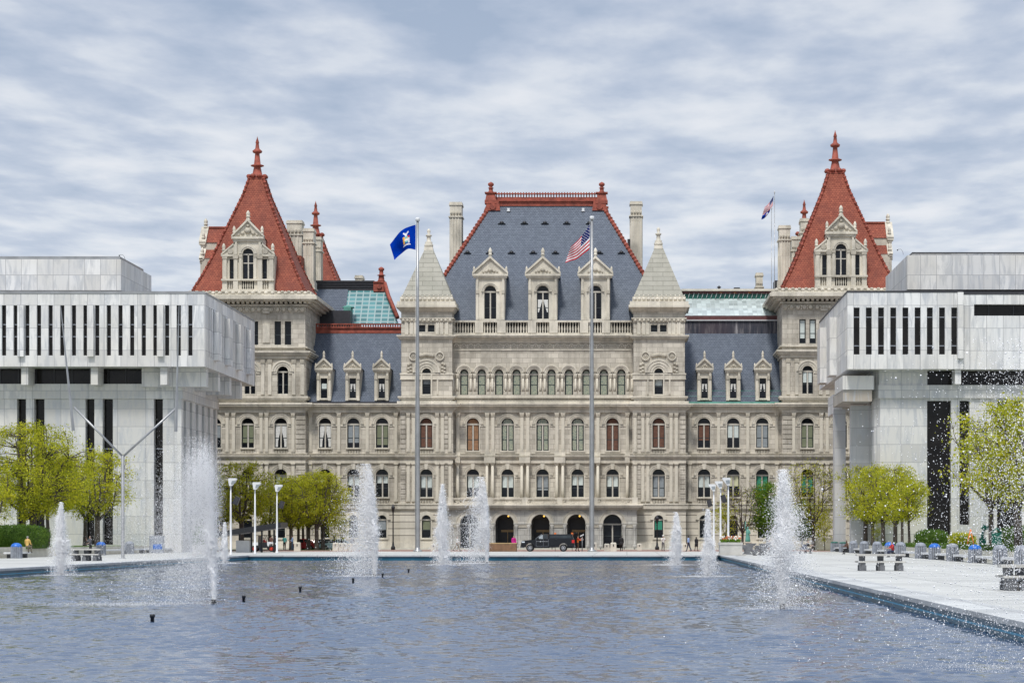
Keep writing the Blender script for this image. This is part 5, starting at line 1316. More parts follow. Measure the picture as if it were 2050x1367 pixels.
def fountain(px, D, top, n, r, wind, spread, label, seed, core=True, foam=None, mist=0, mwind=None, gust=.35, jit=.04):
    rg = np.random.default_rng(seed); x0 = X(px, D); H_ = Z(top, D)-WZ; g = 9.81; v0 = math.sqrt(2*g*H_)
    o = thing('fountain_jet', (x0, D, WZ), label, 'fountain', 'jets of the reflecting pool')
    def kid(nm, me):
        c = bpy.data.objects.new(nm, me); COL.objects.link(c); c.parent = o; return c
    def fly(n, rng_, wind, spread, lo=0.):
        npk = 34; pk = rg.integers(0, npk, n); pq = 1-rng_*rg.uniform(0, 1, npk)**.9; pq[0] = 1.; pq[1] = .97
        dirs = rg.normal(0, 1, (npk, 2))*(spread*(.10+1.25*(1-pq)/rng_))[:, None]
        q = np.clip(pq[pk]+rg.normal(0, .022, n), .4, 1.01); v = v0*q; T = 2*v/g; t = rg.uniform(lo, 1, n)**.85*T; sk = spread*(.18+.55*(1-q)/rng_)
        w = wind*np.exp(np.clip(rg.normal(0, gust, n), -2, 1.1))
        P = np.stack([(rg.normal(0, 1, n)*sk+dirs[pk, 0])*t+w*t*t*.5+rg.normal(0, jit, n), (rg.normal(0, 1, n)*sk+dirs[pk, 1])*t+rg.normal(0, jit, n), v*t-g*t*t/2], 1); return P[P[:, 2] > .02]
    P = fly(n, .42, wind, spread); kid('spray', drops_mesh('spray', P, r*np.exp(rg.normal(0, .4, len(P))), seed))
    # rising core: dense small drops in a column that frays with height
    m = int(n*.30); f = rg.beta(1., 1.35, m); rad = .045+.13*f**1.2*(1.1-f)*2.2
    C = np.stack([rg.normal(0, 1, m)*rad+wind*.06*f*f*H_, rg.normal(0, 1, m)*rad, f*H_*.97*(1-.10*rg.uniform(0, 1, m)**2)+rg.normal(0, .05, m)], 1); C = C[C[:, 2] > .0]
    kid('water_column', drops_mesh('water_column', C, r*.9*np.exp(rg.normal(0, .35, len(C))), seed+1))
    if mist:   # fine spray carried off by the wind: dense beside the top, thinning to a falling veil
        K = 90; cx = .15-rg.gamma(1.6, .80, K); cx = np.maximum(cx, -4.6); wt = np.exp(.42*cx); wt /= wt.sum(); cz = H_*(1.06-.10*np.abs(cx+.35)**1.3-.10*rg.uniform(0, 1, K)**2)*rg.beta(2.4, 1.5, K)
        k = rg.choice(K, mist, p=wt); sg = (.16+.13*np.abs(cx))[k]
        P = np.stack([cx[k]+rg.normal(0, 1, mist)*sg, rg.normal(0, .3, mist)*(1+.4*np.abs(cx[k])), cz[k]+rg.normal(0, 1, mist)*sg*1.5-rg.exponential(.42, mist)*(1+.4*np.abs(cx[k]))], 1)
        P = P[(P[:, 2] > .02) & ((P[:, 0] < .35-.5*np.clip(1-P[:, 2]/(H_*.3), 0, 1)))]
        kid('mist', drops_mesh('mist', P, r*.58*np.exp(rg.normal(0, .35, len(P))), seed+2))
    mb = MB(); mb.lathe(0, 0, [(.07, -.1), (.07, .0), (.09, .0), (.09, .17), (.05, .17), (.05, .12)], 8)
    kid('nozzle', mb.mesh('nozzle', ['black', 'spray']))
    if core:   # the unbroken white rope of water inside the drops, lumpy and swaying
        cb = MB(); pr = []; nr, ns = 60, 9; V = []
        ph = rg.uniform(0, 6.28, 4)
        for i in range(nr+1):
            f = i/nr; z = .16+(H_*(.50 if mist else .80)-.16)*f; rr = (.045+.10*min(1, f*1.5)**1.3*(1-max(0, f-.45)/.55*.8))*(1-max(0, f-.9)/.1*.95)
            ox = wind*.05*f*f*H_+.05*f*math.sin(f*11+ph[0])+.02*math.sin(f*37+ph[1]); oy = .04*f*math.sin(f*13+ph[2])
            for j in range(ns):
                a_ = 2*math.pi*j/ns; q = rr*(1+.38*math.sin(f*41+a_*2+ph[3])*min(1, f*2)+float(rg.normal(0, .24*min(1, f*2)))); V.append((ox+math.cos(a_)*q, oy+math.sin(a_)*q, z+float(rg.normal(0, .05*f))))
        cb.add(V, [(i*ns+j, i*ns+(j+1) % ns, (i+1)*ns+(j+1) % ns, (i+1)*ns+j) for i in range(nr) for j in range(ns)], 0, True); kid('water_core', cb.mesh('water_core', ['spray']))
    # churned water where the spray lands
    fx, fr = foam or (wind*1.4, .9); k = int(1500*min(1.5, fr)); a = rg.uniform(0, 6.28, k); q = np.sqrt(rg.uniform(0, 1, k))*np.exp(rg.normal(0, .3, k))
    E = np.stack([fx+np.cos(a)*q*fr*1.6, np.sin(a)*q*fr*1.1, rg.exponential(.022, k)], 1); kid('foam', drops_mesh('foam', E, r*.9, seed+3))
    return o
fountain(123, 132, 1008, 31350, 0.0131, .0, .22, 'fountain jet with rounded top before the far left trees', 21)
fountain(428, 77, 880, 26000, 0.0089, -.9, .17, 'tallest fountain jet with spray blown far to the left of its nozzle', 22, foam=(-2.6, 1.6), mist=125000, gust=.55)
fountain(450, 187, 1047, 14250, 0.0144, .0, .16, 'small distant fountain jet before the left end of the pool', 23)
fountain(750, 128, 933, 54150, 0.0131, -.75, .22, 'wide fountain jet drifting left before the left wing of the capitol', 24, foam=(-.8, .9))
fountain(883, 177, 972, 37050, 0.0164, .15, .22, 'narrow fountain jet left of the portico, behind it the first arch pier', 25)
fountain(975, 186, 958, 37050, 0.0164, -.7, .20, 'fountain jet leaning left right before the leftmost portico arch', 26)
fountain(1357, 177, 1027, 25650, 0.0157, -.3, .22, 'small fountain jet before the right pavilion ground window', 27)
fountain(1418, 128, 1022, 28500, 0.0131, -.05, .22, 'medium fountain jet beside the right hand lamp posts', 28)
fountain(1566, 72, 945, 48450, 0.0089, .12, .40, 'near right fountain jet with a wide dense column of drops', 29, foam=(0, .9))
fountain(2150, 40, 690, 30000, .0068, -1.25, .42, 'nearest fountain whose drops fall across the right edge of the photo', 30, foam=(-1., 1.), gust=.45, jit=.10)
fountain(-130, 88, 930, 11400, 0.0098, .0, .2, 'fountain jet outside the left edge', 31)
for px, D, lb in ((305, 61, 'short black pipe standing in the water, nearest to the photo bottom'), (488, 80, 'short black pipe right of the tallest jet'), (601, 94, 'short black pipe between the tallest jet and the wide left jet'),
                  (707, 112, 'short black pipe left of the wide left jet'), (766, 126, 'short black pipe just right of the wide left jet'), (818, 142, 'tiny black pipe between wide left jet and the portico jets')):
    mb = MB(); x = X(px, D); mb.lathe(x, D, [(.05, WZ-.3), (.05, WZ+.14), (.07, WZ+.15), (.07, WZ+.22), (.05, WZ+.23)], 8)
    tag(mb.build('nozzle_pipe', ['black'], None, (x, D, WZ)), lb, 'pipe', 'bare nozzle pipes in the pool')
# ============================================================ MASTS, FLAGS, LAMPS
def flag_mesh(name, x, D, hoist_top, hoist_bot, fly_top, fly_bot, nu, nv, matf, mats, waves=2.5, amp=.25, sag=0.):
    """cloth grid from pixel corners at distance D; u runs away from the mast"""
    mb = MB(); P = {}
    for i in range(nu+1):
        u = i/nu
        for j in range(nv+1):
            v = j/nv
            a = Vector((X(hoist_top[0], D), 0, Z(hoist_top[1], D))).lerp(Vector((X(fly_top[0], D), 0, Z(fly_top[1], D))), u)
            b = Vector((X(hoist_bot[0], D), 0, Z(hoist_bot[1], D))).lerp(Vector((X(fly_bot[0], D), 0, Z(fly_bot[1], D))), u)
            p = a.lerp(b, v); w = math.sin(u*waves*6.28+v*2.2)*amp*min(1, u*3)+math.sin(u*waves*3+v*5)*amp*.5*u
            p.z += sag*math.sin(u*math.pi)+.12*amp*math.sin(u*waves*6.28+v)*u
            P[i, j] = (p.x, D+w, p.z)
    for i in range(nu):
        for j in range(nv): mb.add([P[i, j], P[i+1, j], P[i+1, j+1], P[i, j+1]], [(0, 1, 2, 3)], matf((i+.5)/nu, (j+.5)/nv), True)
    return mb
M['fred'] = plain('flag_red', (.42, .004, .014), .9, var=.05); M['fwhite'] = plain('flag_white', (.66, .66, .68), .8, var=.04); M['fnavy'] = plain('flag_navy', (.006, .012, .10), .95, var=.05, spec=.05)
M['fblue'] = plain('flag_blue', (.0, .028, .30), .95, var=.08, spec=.05); M['fgold'] = plain('flag_gold', (.75, .38, .05), .8); M['fteal'] = plain('flag_teal', (.12, .42, .42), .8)
def stripes(u, v):
    if u < .42 and v < 7/13:
        gx, gy = u/.42*11, v/(7/13)*9; i, j = int(gx), int(gy)
        return 1 if (i+j) % 2 == 0 and abs(gx-i-.5) < .22 and abs(gy-j-.5) < .26 and 0 <= i < 11 else 2
    return 0 if int(v*13) % 2 == 0 else 1
def arms(u, v):   # coat of arms: eagle over globe, shield with sun and mountains, two supporters, motto ribbon
    x, y = (u-.40)/.17, (v-.5)/.34
    if (abs(x) < .95 and .72 < y < .95 and abs(y-.82-.08*x*x) < .10): return 1
    if abs(x) < .36 and -.28 < y < .62-abs(x)*.4: return 4 if y < -.02 and abs(x) < .3 else (3 if y < .1 else (4 if y > .35 else 1))
    if .42 < abs(x) < .80 and -.35 < y < .68: return 3 if x > 0 else (1 if y > -.1 else 2)
    if abs(x) < .2 and -.48 < y < -.3: return 1
    if -.95 < y < -.42 and abs(abs(x)-(-y-.42)*1.15) < .17 and abs(x) < .62: return 1
    if abs(x) < .12 and -.75 < y < -.4: return 1
    return 0
def mast(px, D, top, r0, r1, label, flagfn, halyard=True, name='flagpole', group='flagpoles', base=0.):
    x = X(px, D); o = thing(name, (x, D, base), label, 'flagpole', group); zt = Z(top, D)
    mb = MB(); mb.lathe(x, D, [(r0*1.9, base), (r0*1.9, base+.12), (r0*1.02, base+.2), (r0, base+.6), (r0*.97, zt*.35), (r1*1.25, zt*.7), (r1, zt-.3)], 12); mb.build('pole', ['steel'], o)
    c = MB(); c.lathe(x, D, [(r1*.9, zt-.32), (r1*1.9, zt-.3), (r1*2., zt), (r1*1.6, zt+.06)], 10); c.build('truck_cap', ['white'], o)
    if halyard:
        h = MB(); h.tube([(x-r1*1.6, D-.1, zt-.3), (x-r1*1.8, D-.1, zt*.55), (x-r0*1.1, D-.15, 1.4)], .012, 4); h.build('halyard', ['white'], o)
    return o, x
DF = 262.; GF = 'tall steel flagpoles in front of the capitol'
mast(836, DF, 437, .27, .13, 'tall steel flagpole with the blue flag before the left pavilion', None, group=GF)
mast(1185, DF, 434, .27, .13, 'tall steel flagpole with the striped flag before the centre roof', None, group=GF)
fb = flag_mesh('flag', 0, DF, (833, 450), (832.5, 500.5), (780, 490), (790, 521.5), 60, 44, arms, [], 1.3, .38, .55)
tag(fb.build('flag', ['fblue', 'fwhite', 'fred', 'fgold', 'fteal'], None, (X(833, DF), DF, Z(475, DF))), 'royal blue state flag with small coat of arms flying to the left', 'flag')
fb = flag_mesh('flag', 0, DF, (1181, 448), (1180, 499), (1143, 494), (1131.5, 526), 88, 78, stripes, [], 1.6, .3, -.25)
tag(fb.build('flag', ['fred', 'fwhite', 'fnavy'], None, (X(1181, DF), DF, Z(475, DF))), 'large red and white striped flag with starred canton before the slate roof', 'flag')
DR = 330.; rb0 = Z(590, DR)
mast(1550.5, DR, 383, .09, .045, 'thin pole on the capitol roof right of the glass roof carrying two small flags', None, False, group='thin roof flagpoles', base=rb0)
mast(1544.5, DR+2, 415, .08, .04, 'shorter thin pole on the capitol roof left of its taller neighbour', None, False, group='thin roof flagpoles', base=rb0)
fb = flag_mesh('flag', 0, DR, (1548.5, 392), (1547.5, 411), (1531, 415), (1526, 431), 44, 39, stripes, [], 1.2, .2, -.2)
tag(fb.build('flag', ['fred', 'fwhite', 'fnavy'], None, (X(1548, DR), DR, Z(405, DR))), 'small striped flag on the roof pole near the right tower', 'flag')
fb = flag_mesh('flag', 0, DR, (1543, 413), (1541, 424), (1526, 432), (1524, 440), 30, 16, arms, [], 1.2, .2, -.2)
tag(fb.build('flag', ['fblue', 'fwhite', 'fred', 'fgold', 'fteal'], None, (X(1543, DR), DR+.6, Z(420, DR))), 'small drooping blue flag just below the small striped flag', 'flag')

def lamp(px, D, top, label, aim, group):
    x = X(px, D); zt = Z(top, D); o = thing('lamp_post', (x, D, 0), label, 'lamp post', group)
    mb = MB(); mb.lathe(x, D, [(.18, 0), (.18, .08), (.10, .12), (.09, zt*.5), (.055, zt-.55)], 10); mb.build('pole', ['white'], o)
    h = MB(); h.prism([(x-.1, zt-.7), (x+.1, zt-.7), (x+aim*.18+.38, zt-.1), (x+aim*.18+.32, zt), (x+aim*.18-.32, zt), (x+aim*.18-.38, zt-.1)], D-.3, D+.3); hd = h.build('lamp_head', ['white'], o)
    l = MB(); l.prism([(x+aim*.12-.05, zt-.55), (x+aim*.12+.26, zt-.5), (x+aim*.2+.30, zt-.2), (x+aim*.2-.05, zt-.24)], D-.33, D-.29); l.build('lens', ['wgrey'], hd)
    return o
GLa = 'white lamp posts left of the pool end'; GRa = 'white lamp posts right of the pool end'
for px, D, tp, lb in ((462, 210.5+5, 957, 'white lamp post with a black speaker, nearest the left fountains'), (510.5, 226, 965, 'white lamp post in the middle, passing in front of the utility cart'), (554.5, 237, 970, 'white lamp post with a black speaker right of the utility cart')): lamp(px, D, tp, lb, 1, GLa)
for px, D, tp, lb in ((1429, 237, 969, 'shortest white lamp post, left of the flower planter'), (1442.5, 223.5, 963, 'middle white lamp post rising behind the flower planter'), (1458, 210.5+2, 956, 'tallest white lamp post rising behind the flower planter')): lamp(px, D, tp, lb, -1, GRa)
def speaker(px, py, D, rot, label, postpx, postD):
    x, zz = X(px, D), Z(py, D); o = thing('loudspeaker', (x, D, zz), label, 'loudspeaker', 'black loudspeakers on lamp posts')
    mb = MB(); c, s = math.cos(rot), math.sin(rot); w, h = .23, .36
    q = [(-w, -h), (w, -h*1.0), (w*1.05, h), (-w*.8, h*1.05)]; mb.prism([(x+a*c-b*s, zz+a*s+b*c) for a, b in q], D-.25, D+.2); mb.build('cabinet', ['black'], o)
    g = MB(); g.prism([(x+a*c*.85-b*s*.88, zz+a*s*.85+b*c*.88) for a, b in q], D-.27, D-.25); g.build('grille', ['dark'], o)
    b = MB(); b.tube([(x, D, zz+.1), (X(postpx, postD), postD, zz+.15)], .03, 5); b.build('bracket', ['black'], o)
speaker(473, 1002, 215.4, -.35, 'black loudspeaker on the left lamp post nearest the fountains', 462, 215.5)
speaker(563.5, 1010, 236.9, -.3, 'black loudspeaker right of the lamp post by the cart', 554.5, 237)
speaker(1420, 1007, 236.9, .35, 'lower black loudspeaker on the shortest right lamp post', 1429, 237)
speaker(1448.5, 998, 223.4, .35, 'upper black loudspeaker on the middle right lamp post', 1442.5, 223.5)
def lantern(px, D, top, label):
    x = X(px, D); zt = Z(top, D); o = thing('street_lantern', (x, D, 0), label, 'street lamp', 'dark street lanterns before the capitol')
    mb = MB(); mb.lathe(x, D, [(.28, 0), (.28, .3), (.16, .5), (.09, 1.), (.07, zt-1.3), (.12, zt-1.25), (.06, zt-1.1)], 8); mb.build('pole', ['black'], o)
    l = MB(); l.lathe(x, D, [(.1, zt-1.1), (.24, zt-.5), (.27, zt-.45), (.1, zt-.2), (.04, zt-.1), (.02, zt)], 8); l.build('lantern', ['dark'], o)
lantern(787, 292, 1008, 'dark street lantern before the left pavilion, behind the wide jet'); lantern(1315.5, 292, 1030, 'dark street lantern before the right pavilion ground window'); lantern(404, 262, 1037, 'thin dark lantern post beside the dark plant planter on the left')

# Y-shaped steel sculpture with long wands
D = 183.; x = X(246, D); sc = thing('steel_sculpture', (x, D, 0), 'steel Y shaped mast with two long hanging wands before the left building', 'sculpture')
mb = MB(); mb.lathe(x, D, [(.3, 0), (.3, .03), (.13, .05), (.125, Z(912, D))], 10); mb.build('post', ['steel'], sc)
for px, py in ((148, 815), (355, 815)):
    a = MB(); a.tube([(x, D, Z(914, D)), (X(px, D), D, Z(py, D))], .085, 8); a.build('arm', ['steel'], sc)
for p0, p1, w in (((147.5, 862), (122, 612), .1), ((352.5, 864), (359, 612), .1)):
    a = Vector((X(p0[0], D), D-.12, Z(p0[1], D))); b = Vector((X(p1[0], D), D-.12, Z(p1[1], D))); m = MB(); pts = [a.lerp(b, f) for f in (0, .19, .5, 1)]
    k = [.13, .11, .07, .03]; m.add([(p.x-q, p.y, p.z) for p, q in zip(pts, k)]+[(p.x+q, p.y, p.z) for p, q in zip(pts, k)]+[(p.x, p.y-.08, p.z) for p in pts], [(i, i+1, 9+i, 8+i) for i in range(3)]+[(8+i, 9+i, 5+i, 4+i) for i in range(3)]+[(i, i+1, 5+i, 4+i) for i in range(3)]); m.build('wand', ['steel'], sc)

# ============================================================ FURNITURE
def bar_bin(x, y, label, bag=False, name='litter_bin', group='slatted litter bins along the plaza', bagside=1, green=False):
    o = thing(name, (x, y, 0), label, 'litter bin', group)
    mb = MB(); n = 16
    mb.lathe(x, y, [(.36, .04), (.36, .9)], 14, 1)
    for i in range(n):
        a = 2*math.pi*i/n; cx, cy = x+math.cos(a)*.40, y+math.sin(a)*.40; mb.box(cx-.05, cx+.05, cy-.05, cy+.05, 0, .93)
    mb.build('slatted_body', ['slat', 'greycon'], o)
    if bag:
        b = MB(); b.lathe(x, y, [(.43, .84), (.44, .92), (.41, 1.02), (.32, 1.13), (.18, 1.2), (.03, 1.22)], 14); b.build('bag', ['bluebag'], o)
    elif green:
        b = MB(); b.lathe(x, y, [(.42, .93), (.44, 1.), (.40, 1.05), (.1, 1.1)], 12); b.build('lid', ['teal'], o)
    else:
        b = MB(); b.lathe(x, y, [(.42, .93), (.43, .98), (.36, 1.14), (.22, 1.22), (.03, 1.25)], 14); b.build('dome_lid', ['slat'], o)
    return o
DXR = [(1670.7, 0, 1), (1688, 0, 1), (1708.6, 0, 0), (1730, 0, 0), (1756, 0, 0), (1781, 1, 0), (1803, 0, 0), (1843, 0, 0), (1871, 1, 0), (1907, 0, 0), (1952, 1, 0), (2002, 0, 0), (2046, 0, 0)]
ordn = ['first', 'second', 'third', 'fourth', 'fifth', 'sixth', 'seventh', 'eighth', 'ninth', 'tenth', 'eleventh', 'twelfth', 'thirteenth']
RY = []
for i, (px, bag, gr) in enumerate(DXR):
    # the row follows the planter: X rises a little towards the camera
    D = 22.9*F/(px-CX); RY.append((px, D))
    what = 'blue bagged bin' if bag else ('green lidded bin' if gr else 'grey domed bin')
    bar_bin(22.9, D, f'slatted {what}, {ordn[i]} of the right row from the capitol end', bag, green=gr)
def bench(x, y0, y1, label, w=.75, h=.48):
    o = thing('stone_bench', (x, (y0+y1)/2, 0), label, 'bench', 'white stone benches along the planters')
    s = MB(); s.box(x-w/2, x+w/2, y0, y1, h-.14, h); s.build('seat', ['white'], o)
    for yy in (y0+.5, y1-.8):
        l = MB(); l.box(x-w/2+.12, x+w/2-.12, yy, yy+.3, 0, h-.143); l.build('leg', ['greycon'], o)
for i in range(12):
    ya, yb = RY[i+1][1]+.6, RY[i][1]-.6
    bench(23.2, ya, yb, f'white stone bench between the {ordn[i]} and {ordn[i+1]} bins of the right row')
for px, bag, lb in ((33, 1, 'blue bagged slatted bin at the left end before the hedge planter'), (202, 1, 'blue bagged slatted bin right of the left picnic table'), (367, 0, 'grey domed slatted bin left of the dark plant planter'), (259, 0, 'grey slatted bin half hidden beside the steel mast')):
    D = 47.9*F/(CX-px); bar_bin(X(px, D), D, lb, bool(bag))
bench(-48.6, 186, 191.5, 'white stone bench at the left photo edge'); bench(-48.6, 218, 238, 'long white stone bench behind the steel mast'); bench(-48.6, 240, 254, 'white stone bench left of the dark plant planter')
def picnic(px0, px1, D, label, legs=3):
    x0, x1 = X(px0, D), X(px1, D); o = thing('picnic_table', ((x0+x1)/2, D, 0), label, 'picnic table', 'stone picnic tables on the plaza')
    t = MB(); t.box(x0, x1, D-.4, D+.4, .76, .86); t.build('table_top', ['conc'], o)
    for s in (-1, 1): b = MB(); b.box(x0+.02, x1-.02, D+s*.78-.17, D+s*.78+.17, .42, .50); b.build('bench', ['conc'], o)
    for k in range(legs):
        c = x0+.3+(x1-x0-.6)*k/(legs-1); l = MB()
        l.prismx([(D-.3, 0), (D+.3, 0), (D+.16, .38), (D+.3, .757), (D-.3, .757), (D-.16, .38)], c-.14, c+.14)
        l.box(c-.1, c+.1, D-.9, D+.9, .28, .417)
        for s in (-1, 1): l.box(c-.14, c+.14, D+s*.78-.12, D+s*.78+.12, 0, .28)
        l.build('leg', ['greycon'], o)
picnic(144, 203, 168, 'grey picnic table before the left planter near the far left jet'); picnic(1714, 1811, 122, 'dark stone picnic table in the middle of the right plaza')
picnic(2000, 2085, 79, 'large dark picnic table cut by the right photo edge'); picnic(-70, -10, 150, 'picnic table beyond the left edge')
def tulip(px, D, w, label):
    x = X(px, D); o = thing('concrete_table', (x, D, 0), label, 'table', 'dark tulip shaped concrete tables')
    p = [(-.42, 0), (.42, 0), (.34, .12), (.2, .35), (.26, .55), (.62, .80), (.66, .90), (-.66, .90), (-.62, .80), (-.26, .55), (-.2, .35), (-.34, .12)]
    t = MB(); t.prism([(x+a*w, z_) for a, z_ in p], D-.55, D+.55); t.build('table', ['greycon'], o)
    for s in (-1, 1): b = MB(); b.prism([(x+s*.72*w-.1, .05), (x+s*.72*w+.1, .05), (x+s*1.1*w+.16, .50), (x+s*1.1*w-.3, .50), (x+s*.72*w-.2, .3)], D-.5, D+.5); b.build('stool', ['greycon'], o)
    b = MB(); b.box(x-.8*w, x+.8*w, D-.4, D+.4, 0, .08); b.build('base', ['greycon'], o)
tulip(1496, 222, .95, 'dark tulip table directly right of the flower planter'); tulip(1526.5, 212, 1.05, 'larger dark tulip table left of the wide right jet'); tulip(1503, 262, .9, 'farther dark tulip table behind the first one'); tulip(1530, 258, .9, 'farther dark tulip table behind the larger one')
# flower planter
D = 209.; x0, x1 = X(1440, D), X(1485, D); o = thing('flower_planter', ((x0+x1)/2, D, 0), 'square concrete planter with orange and white tulips at the pool corner', 'planter')
t = MB(); t.box(x0-.35, x1+.35, D-1.2, D+1.5, 0.04, .13); t.build('plinth', ['conc'], o)
t = MB(); t.box(x0, x1, D-1, D+1.2, .13, 1.15); t.box(x0-.05, x1+.05, D-1.05, D+1.25, .95, 1.18); t.build('box', ['conc'], o)
rg = np.random.default_rng(3); P = np.stack([rg.uniform(x0+.1, x1-.1, 900), rg.uniform(D-.8, D+1, 900), rg.uniform(1.15, 1.45, 900)], 1)-np.array([(x0+x1)/2, D, 0])
f = bpy.data.objects.new('foliage', leaves_mesh('foliage', P, .07, 'leaf2', 3)); COL.objects.link(f); f.parent = o
for nm, mt, k in (('orange_flowers', plain('tulip_orange', (.50, .13, .03)), 38), ('white_flowers', plain('tulip_white', (.8, .78, .7)), 45)):
    t = MB(); 
    for _ in range(k): t.ball((rg.uniform(x0+.1, x1-.1), rg.uniform(D-.8, D+1), rg.uniform(1.4, 1.72)), .07, 0, 1.3, 5, 3)
    t.build(nm, [mt], o)
# dark plant planter on the left
D = 206.; x = X(402, D); o = thing('round_planter', (x, D, 0), 'concrete tub with dark conifer shrubs at the left pool corner', 'planter')
t = MB(); t.box(x-.75, x+.75, D-.75, D+.75, 0.04, .14); t.frus((x, D), (.62, .62), .14, (x, D), (.66, .66), 1.02); t.build('tub', ['conc'], o)
P = np.random.default_rng(8).normal(size=(2600, 3))*np.array([.33, .33, .5])+np.array([0, 0, 1.55]); f = bpy.data.objects.new('foliage', leaves_mesh('foliage', P[P[:, 2] > .9], .07, 'leafd', 8)); COL.objects.link(f); f.parent = o
# cabinet
D = 240.; x = X(314, D); o = thing('kiosk_box', (x, D, 0), 'grey steel cabinet with a blue panel behind the spray on the left', 'cabinet')
t = MB(); t.box(x-.7, x+.7, D-.4, D+.4, 0, 1.75); t.build('body', ['slat'], o); t = MB(); t.box(x-.3, x+.6, D-.42, D-.4, .4, .9); t.build('panel', ['bluebag'], o)
# bollards and barrier blocks
def block(px, D, w, h, label, top=1.):
    x = X(px, D); o = thing('concrete_block', (x, D, 0), label, 'barrier block', 'concrete blocks before the capitol')
    t = MB(); t.frus((x, D), (w/2, w/2), 0, (x, D), (w/2*.9, w/2*.9), h-.1); t.frus((x, D), (w/2*.9, w/2*.9), h-.1, (x, D), (w/2*.7*top, w/2*.7*top), h); t.build('block', ['cream'], o)
    t = MB(); t.box(x-.05, x+.05, D-w/2*.96-.03, D-w/2*.9, h*.55, h*.8); t.build('slot', ['black'], o)
for px, D, w, h, lb in ((595.5, 268, .72, 1.0, 'single concrete block in front of the grass left of the pool'), (672, 272, .68, .95, 'leftmost concrete block of the tight row by the wide jet'), (682, 274, .6, .9, 'second concrete block of the tight row by the wide jet'),
    (691, 276, .6, .9, 'third concrete block of the tight row by the wide jet'), (700, 277, .55, .85, 'fourth concrete block of the tight row by the wide jet'), (709, 278, .55, .85, 'last concrete block of the tight row by the wide jet'),
    (1190, 266, .6, 1., 'concrete block half behind the right tall flagpole'), (1215, 268, .66, .85, 'left concrete block before the rightmost portico arch'), (1228, 266, .72, .98, 'right concrete block beside the person in black'), (954, 270, .6, .8, 'concrete block behind the leaning jet'),
    (1280, 285, .6, .8, 'small concrete block right of the portico corner'), (1372, 275, .8, .85, 'concrete block behind the man in the blue shirt'), (1408, 275, .6, .8, 'concrete block left of the shortest right lamp'), (868, 272, .6, .8, 'concrete block behind the narrow jet')):
    block(px, D, w, h, lb)
# long wooden crate bench
D = 261.; x0, x1 = X(978, D), X(1034.5, D); o = thing('wooden_stand', ((x0+x1)/2, D, 0), 'long brown wooden box stand with pale rim left of the pickup', 'wooden stand')
t = MB(); t.box(x0, x1, D-.7, D+.7, 0.01, .85); t.build('box', ['wood'], o); t = MB(); t.frus(((x0+x1)/2, D), ((x1-x0)/2+.03, .73), .85, ((x0+x1)/2, D), ((x1-x0)/2+.06, .76), .96); t.build('rim', ['woodl'], o)
for k in range(1, 6): pass
# canopy stand on the left
D = 246.; o = thing('slanted_canopy', (X(500, D), D, 0), 'dark slanting canopy on posts behind the left lamp posts', 'canopy')
t = MB(); t.prism([(X(428, D), Z(1075, D)), (X(428, D), Z(1065, D)), (X(562, D), Z(1045, D)), (X(562, D), Z(1055.5, D))], D, D+5); t.build('roof_slab', ['black'], o)
for p in (470, 494, 515, 540):
    l = MB(); l.box(X(p, D)-.09, X(p, D)+.09, D+3, D+3.2, 0, Z(1064, D+3)+.2); l.build('post', ['dark'], o)
t = MB(); t.box(X(466, D), X(493, D), D+2, D+4, 0, 1.25); t.build('counter', ['white'], o)
# green patina statue
D = 280.; x = X(1497, D); o = thing('statue', (x, D, 0), 'small green patina robed statue with raised arm on a pale pedestal', 'statue')
t = MB(); t.frus((x, D), (.6, .6), 0, (x, D), (.45, .45), .9); t.box(x-.5, x+.5, D-.5, D+.5, .9, 1.02); t.build('pedestal', ['cream'], o)
t = MB(); t.lathe(x, D, [(.34, 1.02), (.30, 1.3), (.22, 1.9), (.24, 2.2), (.2, 2.4), (.07, 2.5), (.07, 2.55)], 10); t.ball((x, D, 2.66), .13); 
t.tube([(x-.18, D, 2.38), (x-.3, D, 2.75), (x-.28, D, 3.15)], [.08, .06, .04], 6); t.tube([(x+.18, D, 2.35), (x+.28, D-.1, 2.0), (x+.1, D-.22, 1.9)], [.08, .06, .05], 6)
t.lathe(x-.28, D, [(.04, 3.1), (.09, 3.25), (.05, 3.3), (.01, 3.45)], 6); t.build('figure', ['copper'], o)
# green play structures
for px, D, lb, k in ((80, 205, 'dark green metal play animal with a pointed head by the thickest trunk', 1), (1967, 178, 'dark green curved metal play figure behind the eleventh bin', -1), (1995, 170, 'dark green play panel near the large right tree', 0)):
    x = X(px, D); b0 = .7; o = thing('play_structure', (x, D, b0), lb, 'play structure', 'green play structures'); t = MB()
    if k: t.tube([(x-k*.0, D, b0), (x, D, b0+1.2), (x-k*.1, D, b0+1.55), (x-k*.45, D, b0+1.75), (x-k*.7, D, b0+1.65)], [.14, .13, .12, .11, .04], 8); t.prism([(x-k*.6, b0+1.5), (x+k*.15, b0+1.6), (x-k*.1, b0+1.95)], D-.1, D+.1); t.box(x-.25, x+.25, D-.2, D+.2, b0, b0+.9)
    else: t.box(x-.35, x+.35, D-.1, D+.1, b0, b0+1.3); t.tube([(x-.35, D, b0+1.3), (x, D, b0+1.6), (x+.35, D, b0+1.3)], .07, 6)
    t.build('panel', ['teal'], o)
D = 185.; x = X(1943, D); o = thing('toy_crane', (x, D, .6), 'thin orange pointed pole frame before the yellow green shrub', 'play structure'); M['orange'] = plain('orange_paint', (.7, .18, .04), .5)
for s in (-1, 1): t = MB(); t.tube([(x+s*.35, D, .6), (x, D, 2.3)], .045, 5); t.build('leg', ['orange'], o)
